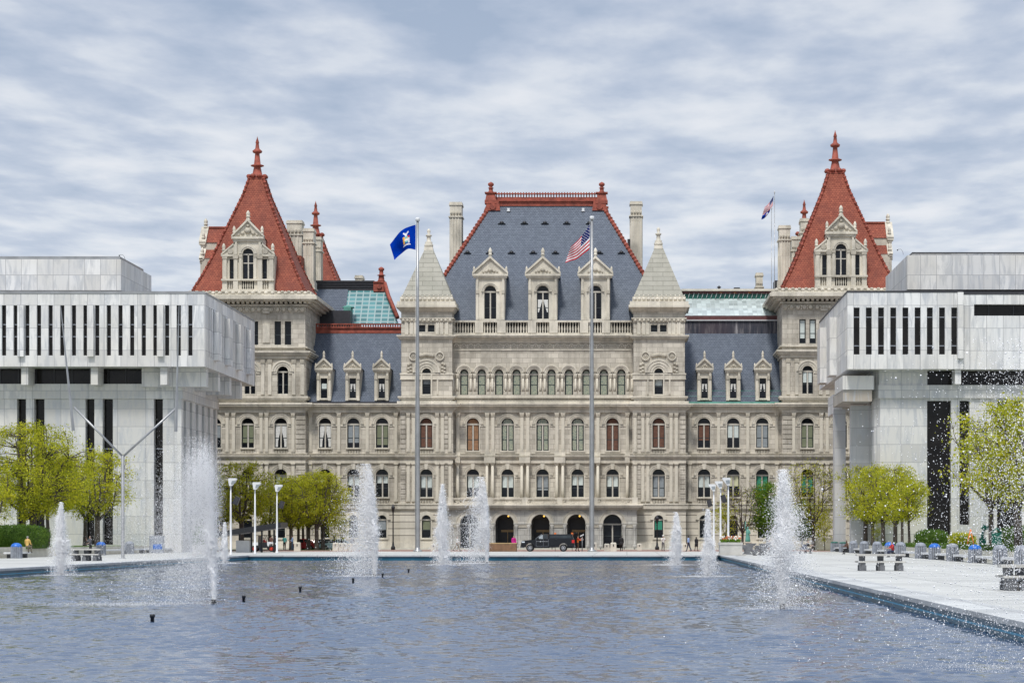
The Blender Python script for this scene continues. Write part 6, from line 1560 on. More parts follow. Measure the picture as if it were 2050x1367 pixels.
# blue sign post at the truck
D = 264.; x = X(1165.5, D); o = thing('sign_post', (x, D, 0), 'pale blue sign post with a white slanted top behind the worker', 'sign')
t = MB(); t.tube([(x, D, 0), (x, D, 1.75)], .05, 6); t.build('post', ['wgrey'], o); t = MB(); t.prism([(x-.22, 1.62), (x+.18, 1.82), (x+.16, 1.95), (x-.24, 1.74)], D-.2, D+.2); t.build('top', ['white'], o)
t = MB(); t.prism([(x, 1.1), (x+.16, 1.32), (x, 1.54), (x-.16, 1.32)], D-.08, D-.05); t.build('diamond_plate', ['wgrey'], o)
for px, D, h, lb in ((1111.5, 268, 1.95, 'orange warning light standing above the pickup roof'), (1145.5, 268, 1.95, 'yellow warning light standing above the pickup tail')):
    x = X(px, D); o = thing('warning_light', (x, D, 0), lb, 'warning light'); t = MB(); t.tube([(x, D, 0), (x, D, h-.1)], .03, 5); t.build('stand', ['black'], o); t = MB(); t.box(x-.12, x+.12, D-.08, D+.08, h-.1, h+.14); t.build('lamp', ['orange'], o)

# ============================================================ VEHICLES
M['paintk'] = plain('black_car_paint', (.005, .006, .009), .25, coat=.15, var=.1, spec=.35); M['paintr'] = plain('red_car_paint', (.34, .015, .015), .3, coat=.6); M['paintb'] = plain('pale_blue_car_paint', (.30, .42, .48), .3, coat=.5)
M['tyre'] = plain('tyre_rubber', (.012, .012, .012), .85); M['rim'] = plain('alloy_rim', (.5, .5, .52), .3, metal=.8, var=.1); M['redrim'] = plain('orange_red_rim', (.75, .05, .02), .5)
M['cglass'] = plain('car_window', (.02, .026, .03), .07, var=.4, vs=1.); M['tail'] = plain('tail_lamp', (.5, .01, .01), .3); M['headl'] = plain('head_lamp', (.6, .65, .7), .15)
def wheel(parent, x, y, z, r, w, rim='rim', sp=6):
    t = MB(); n = 20
    def ringy(rr, yy): return [(x+rr*math.cos(2*math.pi*i/n), yy, z+rr*math.sin(2*math.pi*i/n)) for i in range(n)]
    rs = [(r*.62, y-w/2), (r*.9, y-w/2-.01), (r, y-w/2+.05), (r, y+w/2-.05), (r*.9, y+w/2+.01), (r*.62, y+w/2)]
    pts = sum([ringy(a, b) for a, b in rs], []); t.add(pts, [(k*n+i, k*n+(i+1) % n, (k+1)*n+(i+1) % n, (k+1)*n+i) for k in range(5) for i in range(n)], 0, True)
    o = t.build('wheel', ['tyre'], parent)
    q = MB(); q.disc(x, z, r*.62, y-w*.25, y+w*.25, 18, 1)
    for s in (-1, 1):
        yy = y+s*w*.35
        for k in range(sp):
            a = 2*math.pi*k/sp; c, s_ = math.cos(a), math.sin(a); wd = r*.09
            q.prism([(x+c*r*.1-s_*wd, z+s_*r*.1+c*wd), (x+c*r*.6-s_*wd*.8, z+s_*r*.6+c*wd*.8), (x+c*r*.6+s_*wd*.8, z+s_*r*.6-c*wd*.8), (x+c*r*.1+s_*wd, z+s_*r*.1-c*wd)], yy-.02, yy+.02, 0)
        q.arc(x, z, r*.55, r*.64, yy-.02, yy+.02, 0, 360, 18, 0); q.disc(x, z, r*.14, yy-.03, yy+.03, 10, 0)
    q.build('rim', [rim, 'tyre'], o); return o
def archpts(cx, r, z, a0=180, a1=0, n=9): return [(cx+r*math.cos(R(a0+(a1-a0)*i/n)), z+r*math.sin(R(a0+(a1-a0)*i/n))) for i in range(n+1)]
def bevel_prism(mb, poly, y0, y1, inset, m=0):
    """side profile with tumblehome: outer slab plus inset top"""
    mb.prism(poly, y0, y1, m)
# pickup with canopy, front to the left
D = 262.; xF = X(1043.5, D); T_ = thing('pickup_truck', (xF+2.95, D, 0), 'black pickup truck with a canopy and open rear hatch parked behind the pool', 'pickup truck')
V = lambda pts: [(xF+a, b) for a, b in pts]
y0, y1 = D-1.0, D+1.0; zl = .52
low = [(.02, .55), (.0, .80), (.06, 1.08), (.16, 1.20), (.9, 1.27), (1.62, 1.32), (1.75, 1.36), (5.78, 1.36), (5.86, 1.30), (5.88, .62), (5.75, .50)]
low += [(5.16, .48)]+archpts(4.68, .50, .42, 10, 170)+[(4.18, .46), (1.52, .44)]+archpts(1.0, .50, .42, 10, 170)+[(.5, .48)]
t = MB(); t.prism(V(low), y0, y1); t.build('body', ['paintk'], T_)
t = MB()   # cab: lofted greenhouse
def loft(mb, lowp, topp, yl, yt, m=0):
    n = len(lowp); P = [(xF+a, D-yl, b) for a, b in lowp]+[(xF+a, D-yt, b) for a, b in topp]; Q = [(p[0], 2*D-p[1], p[2]) for p in P]
    mb.add(P+Q, [(0, 1, n+1, n), tuple(range(2*n-1, n-1, -1)) if False else (n, n+1, 3*n+1, 3*n)]+[(2*n, 2*n+1, 3*n+1, 3*n), (0, n, 3*n, 2*n), (1, n+1, 3*n+1, 2*n+1)], m)
loft(t, [(1.55, 1.34), (3.0, 1.37)], [(2.30, 1.90), (2.98, 1.93)], .96, .76); loft(t, [(2.95, 1.36), (3.05, 1.36)], [(2.95, 1.93), (3.02, 1.93)], .96, .78); t.build('cab', ['paintk'], T_)
t = MB(); 
for s in (-1, 1):
    k = .96*s; kt = .80*s
    t.add([(xF+1.78, D+k*1.01, 1.40), (xF+2.42, D+k*1.01, 1.40), (xF+2.42, D+kt*1.05, 1.82), (xF+2.28, D+kt*1.05, 1.82)], [(0, 1, 2, 3)], 1); t.add([(xF+2.50, D+k*1.01, 1.42), (xF+2.84, D+k*1.01, 1.42), (xF+2.84, D+kt*1.05, 1.84), (xF+2.50, D+kt*1.05, 1.84)], [(0, 1, 2, 3)])
t.add([(xF+1.60, D-.85, 1.38), (xF+1.60, D+.85, 1.38), (xF+2.22, D+.70, 1.87), (xF+2.22, D-.70, 1.87)], [(0, 1, 2, 3)]); t.build('cab_windows', ['cglass', 'wgrey'], T_)
t = MB(); t.tube([(xF+1.6, D-.93, 1.38), (xF+2.28, D-.76, 1.9)], .03, 4); t.build('windscreen_pillar', ['slat'], T_)
t = MB(); loft(t, [(3.1, 1.362), (5.82, 1.362)], [(3.12, 1.90), (5.62, 1.92)], .97, .84); cn = t.build('canopy', ['paintk'], T_)
t = MB(); 
for s in (-1, 1): t.add([(xF+3.2, D+s*.985, 1.47), (xF+5.55, D+s*.985, 1.47), (xF+5.45, D+s*.91, 1.78), (xF+3.25, D+s*.91, 1.78)], [(0, 1, 2, 3)])
t.build('canopy_window', ['cglass'], cn)
t = MB(); t.add([(xF+5.62, D-.8, 1.92), (xF+5.62, D+.8, 1.92), (xF+6.15, D+.8, 2.12), (xF+6.15, D-.8, 2.12), (xF+5.62, D-.8, 1.89), (xF+5.62, D+.8, 1.89), (xF+6.15, D+.8, 2.09), (xF+6.15, D-.8, 2.09)], [(0, 1, 2, 3), (4, 5, 6, 7), (0, 3, 7, 4), (1, 2, 6, 5), (2, 3, 7, 6)]); t.build('rear_hatch', ['cglass'], T_)
for yy in (D-.9, D+.9):
    for xx in (1.0, 4.68): wheel(T_, xF+xx, yy, .41, .41, .26)
t = MB(); t.box(xF+.1, xF+.42, D-1.012, D-.9, .98, 1.12); t.box(xF+.1, xF+.42, D+.9, D+1.012, .98, 1.12); t.build('headlight', ['headl'], T_)
t = MB(); t.box(xF+5.62, xF+5.9, D-1.012, D-.85, .95, 1.28); t.box(xF+5.62, xF+5.9, D+.85, D+1.012, .95, 1.28); t.build('tail_light', ['tail'], T_)
t = MB(); t.box(xF-.05, xF+.3, D-.95, D+.95, .42, .66); t.box(xF+5.7, xF+5.98, D-.9, D+.9, .48, .66); t.build('bumper', ['greycon'], T_)
t = MB(); t.box(xF+1.75, xF+2.0, D-1.2, D-1., 1.36, 1.52); t.build('wing_mirror', ['paintk'], T_)
t = MB()
for a, b in ((1.70, 2.45), (2.52, 2.98)): t.box(xF+a, xF+b, D-1.014, D-1.002, .56, .575)
for a in (1.68, 2.48, 3.02): t.box(xF+a, xF+a+.015, D-1.006, D-.99, .55, 1.34)
t.build('door_seams', ['slat'], T_)
M['letter'] = plain('door_lettering', (.45, .46, .48), .6)
t = MB(); lx = xF+1.72
for i in range(7): t.box(lx+i*.055, lx+i*.055+.035, D-1.008, D-1.002, 1.09, 1.14)
t.disc(xF+2.16, 1.115, .06, D-1.008, D-1.002, 10)
for i in range(8): t.box(xF+2.27+i*.05, xF+2.27+i*.05+.032, D-1.008, D-1.002, 1.09, 1.14)
for i in range(7): t.box(xF+2.68+i*.05, xF+2.68+i*.05+.03, D-1.008, D-1.002, 1.09, 1.13)
t.build('door_lettering', ['letter'], T_)
# parked cars behind the trees
def car(px, D, L_, paint, label, cab=(1.1, 1.7, 3.0, 3.9), h=1.42):
    global xF
    x = X(px, D); xF_ = x-L_/2; o = thing('parked_car', (x, D, 0-.1), label, 'car', 'cars parked along the street'); W = lambda pts: [(xF_+a, b-.1) for a, b in pts]
    f = L_/4.4; body = [(.03, .4), (.0, .62), (.12, .78), (cab[0]*f, .92), (cab[3]*f, .98), (4.32*f, .92), (4.4*f, .6), (4.33*f, .36), (4.1*f, .3)]+archpts(3.5*f, .36, .32, 5, 175)+[(3.0*f, .27), (1.35*f, .27)]+archpts(.85*f, .36, .32, 5, 175)+[(.35, .3)]
    t = MB(); t.prism(W(body), D-.86, D+.86); t.build('body', [paint], o)
    t = MB(); a = W([(cab[0]*f, .9), (cab[3]*f, .95), (cab[2]*f, h), (cab[1]*f, h-.02)])
    t.add([(a[0][0], D-.82, a[0][1]), (a[1][0], D-.82, a[1][1]), (a[2][0], D-.62, a[2][1]), (a[3][0], D-.62, a[3][1]), (a[0][0], D+.82, a[0][1]), (a[1][0], D+.82, a[1][1]), (a[2][0], D+.62, a[2][1]), (a[3][0], D+.62, a[3][1])], [(0, 1, 2, 3), (4, 5, 6, 7), (2, 3, 7, 6), (0, 3, 7, 4), (1, 2, 6, 5)]); cb = t.build('roof', [paint], o)
    t = MB(); 
    for s in (-1, 1):
        for u0, u1 in ((.06, .46), (.52, .92)):
            p = lambda u, v: (a[0][0]+(a[1][0]-a[0][0])*u*(1)+(((a[3][0]+(a[2][0]-a[3][0])*u)-(a[0][0]+(a[1][0]-a[0][0])*u))*v), D+s*(.835-.19*v), a[0][1]+.03+(a[3][1]-a[0][1]-.04)*v)
            t.add([p(u0, .08), p(u1, .08), p(u1, .88), p(u0, .88)], [(0, 1, 2, 3)])
    t.build('windows', ['cglass'], o)
    for yy in (D-.78, D+.78):
        for xx in (.85*f, 3.5*f): wheel(o, xF_+xx, yy, .22, .31, .2)
    t = MB(); t.box(xF_-.01, xF_+.2, D-.8, D-.5, .48, .6); t.box(xF_-.01, xF_+.2, D+.5, D+.8, .48, .6); t.build('headlight', ['headl'], o)
    return o
car(609, 297, 2.9, 'paintr', 'small red car parked behind the slim tree trunks', (.9, 1.4, 3.0, 3.9), 1.45); car(624, 301, 3.6, 'paintr', 'second red car showing right of the small red car', (1.3, 1.9, 3.0, 3.7), 1.3)
car(674, 297, 4.3, 'paintb', 'pale blue car parked behind the tight row of blocks'); car(648, 300.5, 3.9, 'paintk', 'black car parked between red and pale blue cars')
# utility cart
D = 258.; xF = X(502, D); U_ = thing('utility_cart', (X(529, D), D, 0), 'white and black utility cart with orange red wheels on the brick paving', 'utility cart')
W = lambda pts: [(xF+a, b) for a, b in pts]
t = MB(); t.prism(W([(.1, .70), (.1, 1.0), (.9, 1.05), (.9, .7)]), D-.7, D+.7); t.build('cargo_bed', ['white'], U_)
t = MB(); t.prism(W([(.75, .42), (.75, 1.0), (1.95, 1.0), (2.1, .42)]), D-.68, D+.68); t.box(xF+.95, xF+1.0, D-.66, D+.66, 1., 1.72); t.build('cabin', ['black'], U_)
t = MB(); t.prism(W([(1.9, .75), (1.88, 1.08), (2.6, 1.0), (2.72, .78), (2.45, .9), (2.15, .85), (2.0, .55)]), D-.7, D+.7); t.build('bonnet', ['white'], U_)
for p in ((.9, .98, .95, 1.75), (1.9, 1.0, 1.62, 1.75)):
    for s in (-1, 1): t = MB(); t.tube([(xF+p[0], D+s*.62, p[1]), (xF+p[2], D+s*.62, p[3])], .035, 5); t.build('roll_bar', ['black'], U_)
t = MB(); t.box(xF+.9, xF+1.68, D-.68, D+.68, 1.73, 1.8); t.build('roof', ['black'], U_); t = MB(); t.box(xF+.05, xF+.12, D-.6, D+.6, .85, .98); t.build('tail_light', ['tail'], U_)
for yy in (D-.6, D+.6):
    for xx in (.5, 2.35): wheel(U_, xF+xx, yy, .34, .34, .26, 'redrim', 5)
# ============================================================ PEOPLE
M['skin_l'] = plain('light_skin', (.50, .30, .22), .6, var=.05); M['skin_d'] = plain('dark_skin', (.12, .065, .045), .6, var=.05)
M['hair_d'] = plain('dark_hair', (.015, .012, .01), .7); M['hair_g'] = plain('grey_hair', (.28, .27, .26), .7)
def cloth(name, c):
    if name not in M: M[name] = plain(name, c, .85, var=.15, vs=6)
    return name
SHAPES = [0]
def person(px, D, label, top, legs, skin='skin_l', hair='hair_d', face=0., stride=.0, arms=(.15, .15), bend=(.3, .3), lean=0., sit=False, base=0., h=1.74, hat=None, skirt=False, bare=False, group=None, shoes='black', longhair=False, coat=False, vest=None):
    """face: rotation about z; 0 looks at the camera. stride in radians; arms = forward swing of each arm; bend = elbow"""
    k = h/1.74; V = []; E = []; RR = []; tagv = []
    def v(p, r, tg): V.append(Vector(p)*k); RR.append((r[0]*k, r[1]*k) if isinstance(r, tuple) else (r*k, r*k)); tagv.append(tg); return len(V)-1
    def e(a, b): E.append((a, b)); return b
    hz = .50 if sit else .93
    def sp(z, y=0): return (0, y-(z-.93)*math.sin(lean) if not sit else y-(z-.93)*math.sin(lean), (hz-.93)+.93+(z-.93)*math.cos(lean))
    pel = v(sp(.95), (.145, .105), 'leg'); wa = e(pel, v(sp(1.08), (.130, .095), 'top')); ch = e(wa, v(sp(1.28), (.155, .11), 'top')); sh = e(ch, v(sp(1.43), (.10, .075), 'top'))
    nk = e(sh, v(sp(1.50), .055, 'skin')); jaw = e(nk, v(sp(1.575, -.015), (.066, .075), 'skin')); hd = e(jaw, v(sp(1.655, -.005), (.076, .092), 'head')); e(hd, v(sp(1.715, .005), (.055, .065), 'head'))
    ns = e(jaw, v(sp(1.60, -.112), .014, 'skin'))
    for s in (-1, 1):
        ea = e(hd, v((s*.088, sp(1.63)[1], sp(1.63)[2]), .016, 'skin'))
    for i, s in enumerate((-1, 1)):
        S0 = Vector(sp(1.405)); a = arms[i]; b = bend[i]
        sj = e(sh, v((s*.17, S0.y, S0.z), .060, 'top')); d1 = Vector((s*.16, -math.sin(a), -math.cos(a))).normalized()
        el = S0+Vector((s*.17, 0, 0))+d1*.29; ej = e(sj, v(el, .046, 'top')); d2 = Vector((s*.02-.1*s*b, -math.sin(a+b), -math.cos(a+b))).normalized()
        wr = el+d2*.25; fj = e(ej, v(el+d2*.12, .042, 'top')); wj = e(fj, v(wr, .028, 'fore' if not coat else 'top')); pj = e(wj, v(wr+d2*.075, (.038, .02), 'skin'))
        pm = wr+d2*.075; side = Vector((0, -1, 0)); side = (side-d2*side.dot(d2)).normalized()
        for f_, (o_, l_) in enumerate(((-.028, .07), (-.010, .08), (.009, .077), (.027, .06))):
            q = pm+side*o_+d2*.03; q1 = e(pj, v(q, .0095, 'skin')); q2 = e(q1, v(q+d2*l_*.55+Vector((-s*.012, 0, 0)), .0085, 'skin')); e(q2, v(q+d2*l_+Vector((-s*.03, 0, 0)), .007, 'skin'))
        t1 = e(wj, v(wr+d2*.04+side*.045, .011, 'skin')); e(t1, v(wr+d2*.085+side*.058, .009, 'skin'))
        # legs
        P0 = Vector((s*.085, 0, hz-.03)); hj = e(pel, v(P0, .092, 'leg'))
        if sit: kn = P0+Vector((s*.04, -.43, .0)); an = kn+Vector((0, .02, -.42)); toe = an+Vector((0, -.17, -.045))
        else:
            th = stride*s; kb = .12+abs(stride)*.5 if s*stride < 0 else .03
            kn = P0+Vector((s*.01, -math.sin(th)*.43, -math.cos(th)*.43)); an = kn+Vector((0, -math.sin(th-kb)*.41, -math.cos(th-kb)*.41)); toe = an+Vector((s*.02, -.17, -.045))
        tl = 'skin' if bare else 'leg'
        kj = e(hj, v(kn, .060, tl)); cf = e(kj, v(kn.lerp(an, .35), .056, tl)); aj = e(cf, v(an, .038, tl)); hl = e(aj, v(an+Vector((0, .03, -.05)), .036, 'shoe')); e(aj, v(toe.lerp(an, .4)+Vector((0, 0, -.02)), .04, 'shoe')); e(len(V)-1, v(toe, (.038, .028), 'shoe'))
    low = min(p.z for p, t_ in zip(V, tagv) if t_ == 'shoe')-.035*k
    dz = 0 if sit else -low
    me = bpy.data.meshes.new('tmp'); me.from_pydata([tuple(p) for p in V], E, []); ob = bpy.data.objects.new('tmp', me); COL.objects.link(ob)
    md = ob.modifiers.new('s', 'SKIN'); md.branch_smoothing = .4; sv = me.skin_vertices[0].data
    for i, r in enumerate(RR): sv[i].radius = r
    sv[0].use_root = True
    ss = ob.modifiers.new('ss', 'SUBSURF'); ss.levels = 1; ss.render_levels = 1
    dg = bpy.context.evaluated_depsgraph_get(); ev = ob.evaluated_get(dg); body = bpy.data.meshes.new_from_object(ev); body.name = 'body'
    bpy.data.objects.remove(ob)
    body.materials.clear(); body.materials.append(M[skin])
    body.transform(Matrix.Translation((0, 0, dz)))
    # nearest bone decides which garment covers a face
    A = np.array([list(V[a]) for a, b in E]); B = np.array([list(V[b]) for a, b in E]); bt = []
    for a, b in E:
        ta, tb = tagv[a], tagv[b]; bt.append(tb if not (ta == 'leg' and tb == 'top') else 'top')
    n = len(body.polygons); c = np.zeros(n*3); body.polygons.foreach_get('center', c); c = c.reshape(-1, 3)-np.array([0, 0, dz])
    d = B-A; L2 = (d*d).sum(1)+1e-9; tt = np.clip(((c[:, None]-A[None])*d[None]).sum(2)/L2[None], 0, 1); Q = A[None]+tt[..., None]*d[None]
    near = np.linalg.norm(c[:, None]-Q, axis=2).argmin(1); cls = [bt[i] for i in near]
    o = thing('person', (X(px, D), D, base), label, 'person', group); o.rotation_euler.z = face
    bo = bpy.data.objects.new('body', body); COL.objects.link(bo); bo.parent = o
    def shell(nm, tags, mat, off, cond=None):
        bm = bmesh.new(); bm.from_mesh(body); bm.faces.ensure_lookup_table(); bm.normal_update()
        kill = [f for f in bm.faces if cls[f.index] not in tags or (cond and not cond(f.calc_center_median()))]
        bmesh.ops.delete(bm, geom=kill, context='FACES')
        if not bm.verts: bm.free(); return
        if nm in ('hair', 'long_hair'):
            left = set(bm.verts); best = set()
            while left:
                st = [left.pop()]; grp = set(st)
                while st:
                    for ed in st.pop().link_edges:
                        for w in ed.verts:
                            if w in left: left.discard(w); grp.add(w); st.append(w)
                if len(grp) > len(best): best = grp
            bmesh.ops.delete(bm, geom=[w for w in bm.verts if w not in best], context='VERTS')
        for w in bm.verts: w.co += w.normal*off
        m2 = bpy.data.meshes.new(nm); bm.to_mesh(m2); bm.free(); m2.materials.clear(); m2.materials.append(M[mat])
        for p in m2.polygons: p.use_smooth = True
        q = bpy.data.objects.new(nm, m2); COL.objects.link(q); q.parent = o; return q
    for p in body.polygons: p.use_smooth = True
    shell('shirt' if not coat else 'coat', ('top', 'fore') if coat else ('top',), top, .018 if not coat else .035)
    shell('trousers', ('leg',), legs, .012)
    shell('shoes', ('shoe',), shoes, .008)
    hk = dz
    if hat:
        mb = MB(); p = Vector(sp(1.69))*k; mb.lathe(p.x, p.y, [(.15, p.z+dz-.01), (.105, p.z+dz), (.10, p.z+dz+.07), (.03, p.z+dz+.11)], 10); ho = bpy.data.objects.new('hat', mb.mesh('hat', [hat])); COL.objects.link(ho); ho.parent = o
    shell('hair', ('head', 'skin'), hair, .016, lambda q: q.z-dz > sp(1.60)[2]*k and (q.y > sp(1.6)[1]*k-.03 or q.z-dz > sp(1.70)[2]*k))
    if longhair: shell('long_hair', ('skin', 'top', 'head'), hair, .03, lambda q: sp(1.40)[2]*k < q.z-dz < sp(1.66)[2]*k and q.y > sp(1.5)[1]*k+.02 and abs(q.x) < .09)
    if coat or skirt:
        mb = MB(); zz = (hz+.08)*k+dz; mb.lathe(0, 0, [(.175*k, zz), (.20*k, zz-.15), (.225*k, zz-.42)], 12); co_ = bpy.data.objects.new('coat_skirt' if coat else 'skirt', mb.mesh('skirt', [top if coat else legs])); COL.objects.link(co_); co_.parent = o
    if vest: shell('vest', ('top',), vest, .03, lambda q: abs(q.x) < .19 and q.z-dz > .95)
    return o
cloth('teal_cloth', (.10, .42, .38)); cloth('black_cloth', (.012, .012, .014)); cloth('pale_blue_cloth', (.30, .42, .68)); cloth('navy_cloth', (.02, .03, .07)); cloth('magenta_cloth', (.50, .015, .22)); cloth('orange_cloth', (.85, .20, .02))
cloth('brown_cloth', (.10, .05, .03)); cloth('white_cloth', (.65, .65, .63)); cloth('yellow_cloth', (.62, .40, .12)); cloth('khaki_cloth', (.22, .18, .13)); cloth('pink_tan_cloth', (.33, .19, .15)); cloth('grey_cloth', (.12, .12, .13)); cloth('red_cloth', (.4, .03, .03)); cloth('denim_cloth', (.06, .09, .16))
GP = 'people walking on the plaza'
person(569.6, 281, 'person in a teal shirt and black trousers standing with back turned by the trees', 'teal_cloth', 'black_cloth', face=math.pi, arms=(.1, .3), bend=(.5, 1.4), stride=.08, group=GP)
person(585.5, 283, 'person in a pale blue shirt and dark jeans standing right of the teal shirt', 'pale_blue_cloth', 'denim_cloth', face=-1.4, arms=(.4, .2), bend=(1.3, .6), stride=.10, group=GP)
person(542.5, 276, 'person in a pinkish tan shirt behind the utility cart', 'pink_tan_cloth', 'grey_cloth', face=2.8, group=GP)
person(551.5, 280, 'person in black partly behind the right post of the cart', 'black_cloth', 'black_cloth', face=2.4, group=GP, coat=False)
person(521, 260.5, 'person in dark clothes with a yellow cap standing behind the cart', 'navy_cloth', 'navy_cloth', face=1.2, hat='yellow_cloth', group=GP, arms=(.5, .5), bend=(.8, .8))
person(528.5, 258, 'person in a red shirt sitting at the wheel of the cart', 'red_cloth', 'navy_cloth', face=1.57, sit=True, base=.28, arms=(.8, .8), bend=(.6, .6))
person(1028.5, 265, 'person in a magenta coat behind the wooden box stand', 'magenta_cloth', 'black_cloth', face=.4, hair='hair_d', coat=True, longhair=True, group=GP)
person(1156, 262.5, 'worker in an orange and red vest at the open hatch of the pickup', 'red_cloth', 'brown_cloth', face=1.4, arms=(1.2, .9), bend=(1.0, .9), stride=-.18, vest='orange_cloth', group=GP, lean=.06)
person(1244, 268, 'person in a long black coat and hood walking away beside the rightmost arch', 'black_cloth', 'black_cloth', face=math.pi, stride=.16, coat=True, longhair=True, group=GP)
person(915, 264, 'person in white with khaki trousers striding behind the portico jets', 'white_cloth', 'khaki_cloth', face=1.5, stride=.42, arms=(.5, -.4), bend=(.4, .3), group=GP, hair='hair_g')
person(1327.5, 272, 'person in a white top and cap before the right pavilion', 'white_cloth', 'grey_cloth', face=.3, hat='white_cloth', arms=(.5, .5), bend=(1.5, 1.5), stride=.1, group=GP)
person(1349, 270, 'person in a pale teal shirt hidden behind the small right jet', 'teal_cloth', 'white_cloth', face=-.5, stride=.2, group=GP)
person(1378.5, 264, 'person in a light blue shirt and navy trousers walking with a bag', 'pale_blue_cloth', 'navy_cloth', skin='skin_d', face=-2.0, stride=.24, arms=(.3, -.1), bend=(.5, .4), group=GP)
person(1394, 266, 'person in a black dress with bare legs walking beside the man in light blue', 'black_cloth', 'black_cloth', skin='skin_d', face=2.6, stride=-.2, skirt=True, bare=True, longhair=True, h=1.62, group=GP, arms=(-.1, .3))
person(1451, 216, 'person in a blue grey top bent behind the flower planter', 'teal_cloth', 'denim_cloth', face=math.pi, lean=.2, group=GP, h=1.6)
person(1540.5, 250, 'person in black sitting left of the wide right jet', 'black_cloth', 'black_cloth', face=.6, sit=True, base=.0, hair='hair_d')
person(1614, 234, 'person in dark clothes sitting low right of the wide right jet', 'black_cloth', 'grey_cloth', face=1.2, sit=True, lean=.25, hair='hair_d', arms=(.7, .7), bend=(1., 1.))
person(1697.5, 226., 'person in a maroon top and dark trousers sitting on a bench beside green lidded bin', 'brown_cloth', 'black_cloth', skin='skin_d', face=-1.2, sit=True, lean=.2, arms=(.6, .6), bend=(1., 1.))
person(1788, 196., 'person in dark clothes sitting on the bench right of the second blue bagged bin', 'red_cloth', 'navy_cloth', face=-1.2, sit=True, lean=.15, arms=(.6, .6), bend=(1., 1.))
person(55, 190, 'person in a yellow shirt sitting on the planter wall with back turned', 'yellow_cloth', 'khaki_cloth', face=math.pi-.2, sit=True, base=.45, hair='hair_g', arms=(.3, .3), bend=(.9, .9))
person(181, 216, 'person in dark clothes leaning with raised hand between the two left trunks', 'grey_cloth', 'black_cloth', face=-.8, base=.0, arms=(.7, .4), bend=(2.0, .8), hair='hair_g', lean=.05)
person(705, 281, 'person in grey sitting behind the tight row of concrete blocks', 'grey_cloth', 'black_cloth', face=math.pi, sit=True, base=.3)
# pushchair beside the dark seated person
D = 232.; x = X(1607, D); o = thing('pushchair', (x, D, 0), 'dark pushchair beside the seated person right of the wide jet', 'pushchair')
t = MB(); t.prism([(x-.28, .45), (x+.25, .38), (x+.35, .9), (x+.1, .95), (x, .62), (x-.28, .6)], D-.22, D+.22); t.tube([(x+.3, D, .85), (x+.5, D, 1.05)], .02, 5); t.build('seat', ['navy_cloth'], o)
for a in (-.28, .28): wheel(o, x+a, D, .14, .14, .06, 'slat', 4)
# ============================================================ SKY, SUN, CAMERA
SUN_EL, SUN_AZ = R(57), R(-12)     # azimuth measured from behind the camera towards its left
w = bpy.data.worlds.new('World'); scene.world = w; w.use_nodes = True; nt = w.node_tree; nt.nodes.clear(); t = NT(nt)
out = t.node('ShaderNodeOutputWorld')
sky = t.node('ShaderNodeTexSky', sky_type='NISHITA', sun_disc=False, sun_elevation=SUN_EL, sun_rotation=R(180)-SUN_AZ, air_density=1., dust_density=1.5)
b1 = t.node('ShaderNodeBackground', ins={'Strength': .10}); t.l.new(sky.outputs[0], b1.inputs[0])
tc = t.node('ShaderNodeTexCoord'); sp = t.node('ShaderNodeSeparateXYZ'); t.l.new(tc.outputs['Generated'], sp.inputs[0])
zc = t.math('MAXIMUM', sp.outputs[2], .03)
cv = t.node('ShaderNodeCombineXYZ'); t.l.new(t.math('DIVIDE', sp.outputs[0], zc), cv.inputs[0]); t.l.new(t.math('DIVIDE', sp.outputs[1], zc), cv.inputs[1]); cv.inputs[2].default_value = 3.7
v = cv.outputs[0]
nA = t.noise(t.scalev(v, (2.1, 1.05, 1)), 1.7, 6, .52, .1)
nB = t.noise(t.scalev(v, (.8, .6, 1)), 1.0, 3, .5, .2)
vo = t.noise(t.scalev(v, (3.0, 1.6, 1)), 2.4, 4, .5, 0)
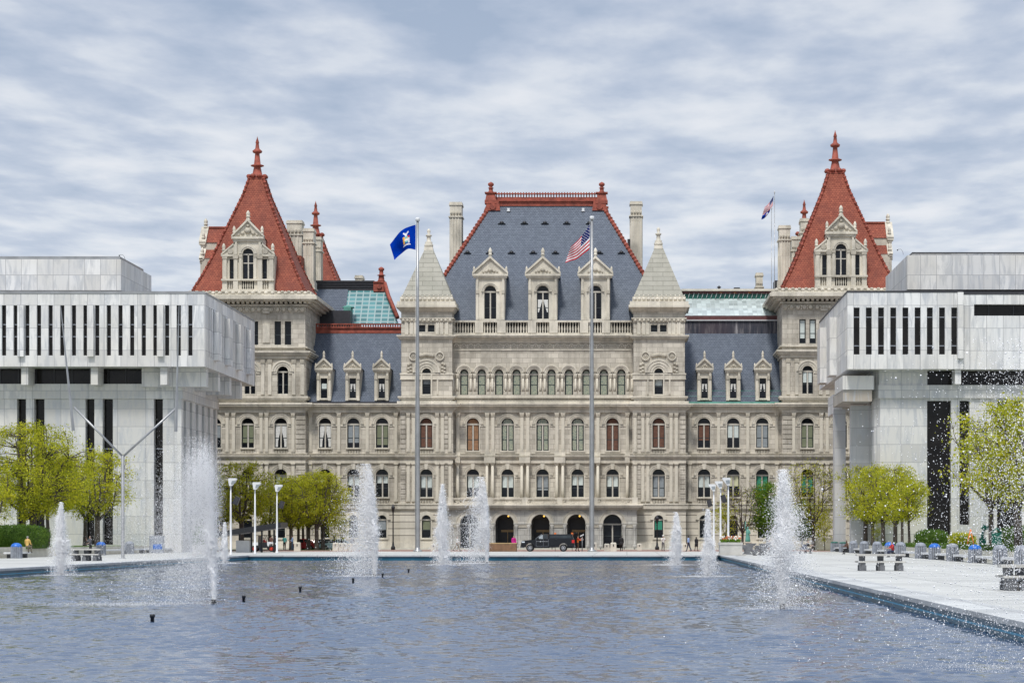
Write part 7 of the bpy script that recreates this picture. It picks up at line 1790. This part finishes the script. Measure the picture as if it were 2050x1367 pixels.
n = t.math('ADD', t.math('ADD', t.math('MULTIPLY', nA, .52), t.math('MULTIPLY', nB, .30)), t.math('MULTIPLY', vo, .18))
near = t.mapr(sp.outputs[2], .08, .24)
lo = t.ramp(n, [(.38, (.42, .48, .58)), (.46, (.49, .54, .63)), (.53, (.59, .63, .69)), (.62, (.69, .705, .74))])
hi = t.ramp(n, [(.38, (.29, .36, .48)), (.45, (.37, .43, .54)), (.50, (.44, .49, .585)), (.55, (.53, .57, .64)), (.65, (.63, .655, .70))])
col = t.mix(near, lo, hi)
g = t.mapr(sp.outputs[2], .22, .9, 1., 1.75)
b2 = t.node('ShaderNodeBackground'); t.l.new(col, b2.inputs[0]); t.l.new(g, b2.inputs[1])
ms = t.node('ShaderNodeMixShader', ins={0: .94}); t.l.new(b1.outputs[0], ms.inputs[1]); t.l.new(b2.outputs[0], ms.inputs[2]); t.l.new(ms.outputs[0], out.inputs[0])
sl = bpy.data.lights.new('sun', 'SUN'); sl.energy = 2.4; sl.angle = R(9); sl.color = (1, .96, .9)
so = bpy.data.objects.new('sun', sl); COL.objects.link(so)
d = Vector((math.sin(SUN_AZ)*math.cos(SUN_EL), -math.cos(SUN_AZ)*math.cos(SUN_EL), math.sin(SUN_EL)))
so.rotation_euler = d.to_track_quat('Z', 'Y').to_euler(); so.location = (0, 0, 80)
cam = bpy.data.cameras.new('camera'); co = bpy.data.objects.new('camera', cam); COL.objects.link(co)
co.location = (0, 0, EYE); co.rotation_euler = (R(90), 0, 0)
cam.sensor_width = 36; cam.lens = 36*F/2050; cam.shift_x = (1025-CX)/2050; cam.shift_y = (HY-683.5)/2050
cam.clip_start = .5; cam.clip_end = 5000
scene.camera = co
scene.view_settings.view_transform = 'Standard'; scene.view_settings.look = 'None'; scene.view_settings.exposure = .30; scene.view_settings.gamma = 1; scene.view_settings.use_curve_mapping = False
scene.cycles.use_denoising = True
scene.cycles.max_bounces = 14; scene.cycles.diffuse_bounces = 12; scene.cycles.transparent_max_bounces = 8
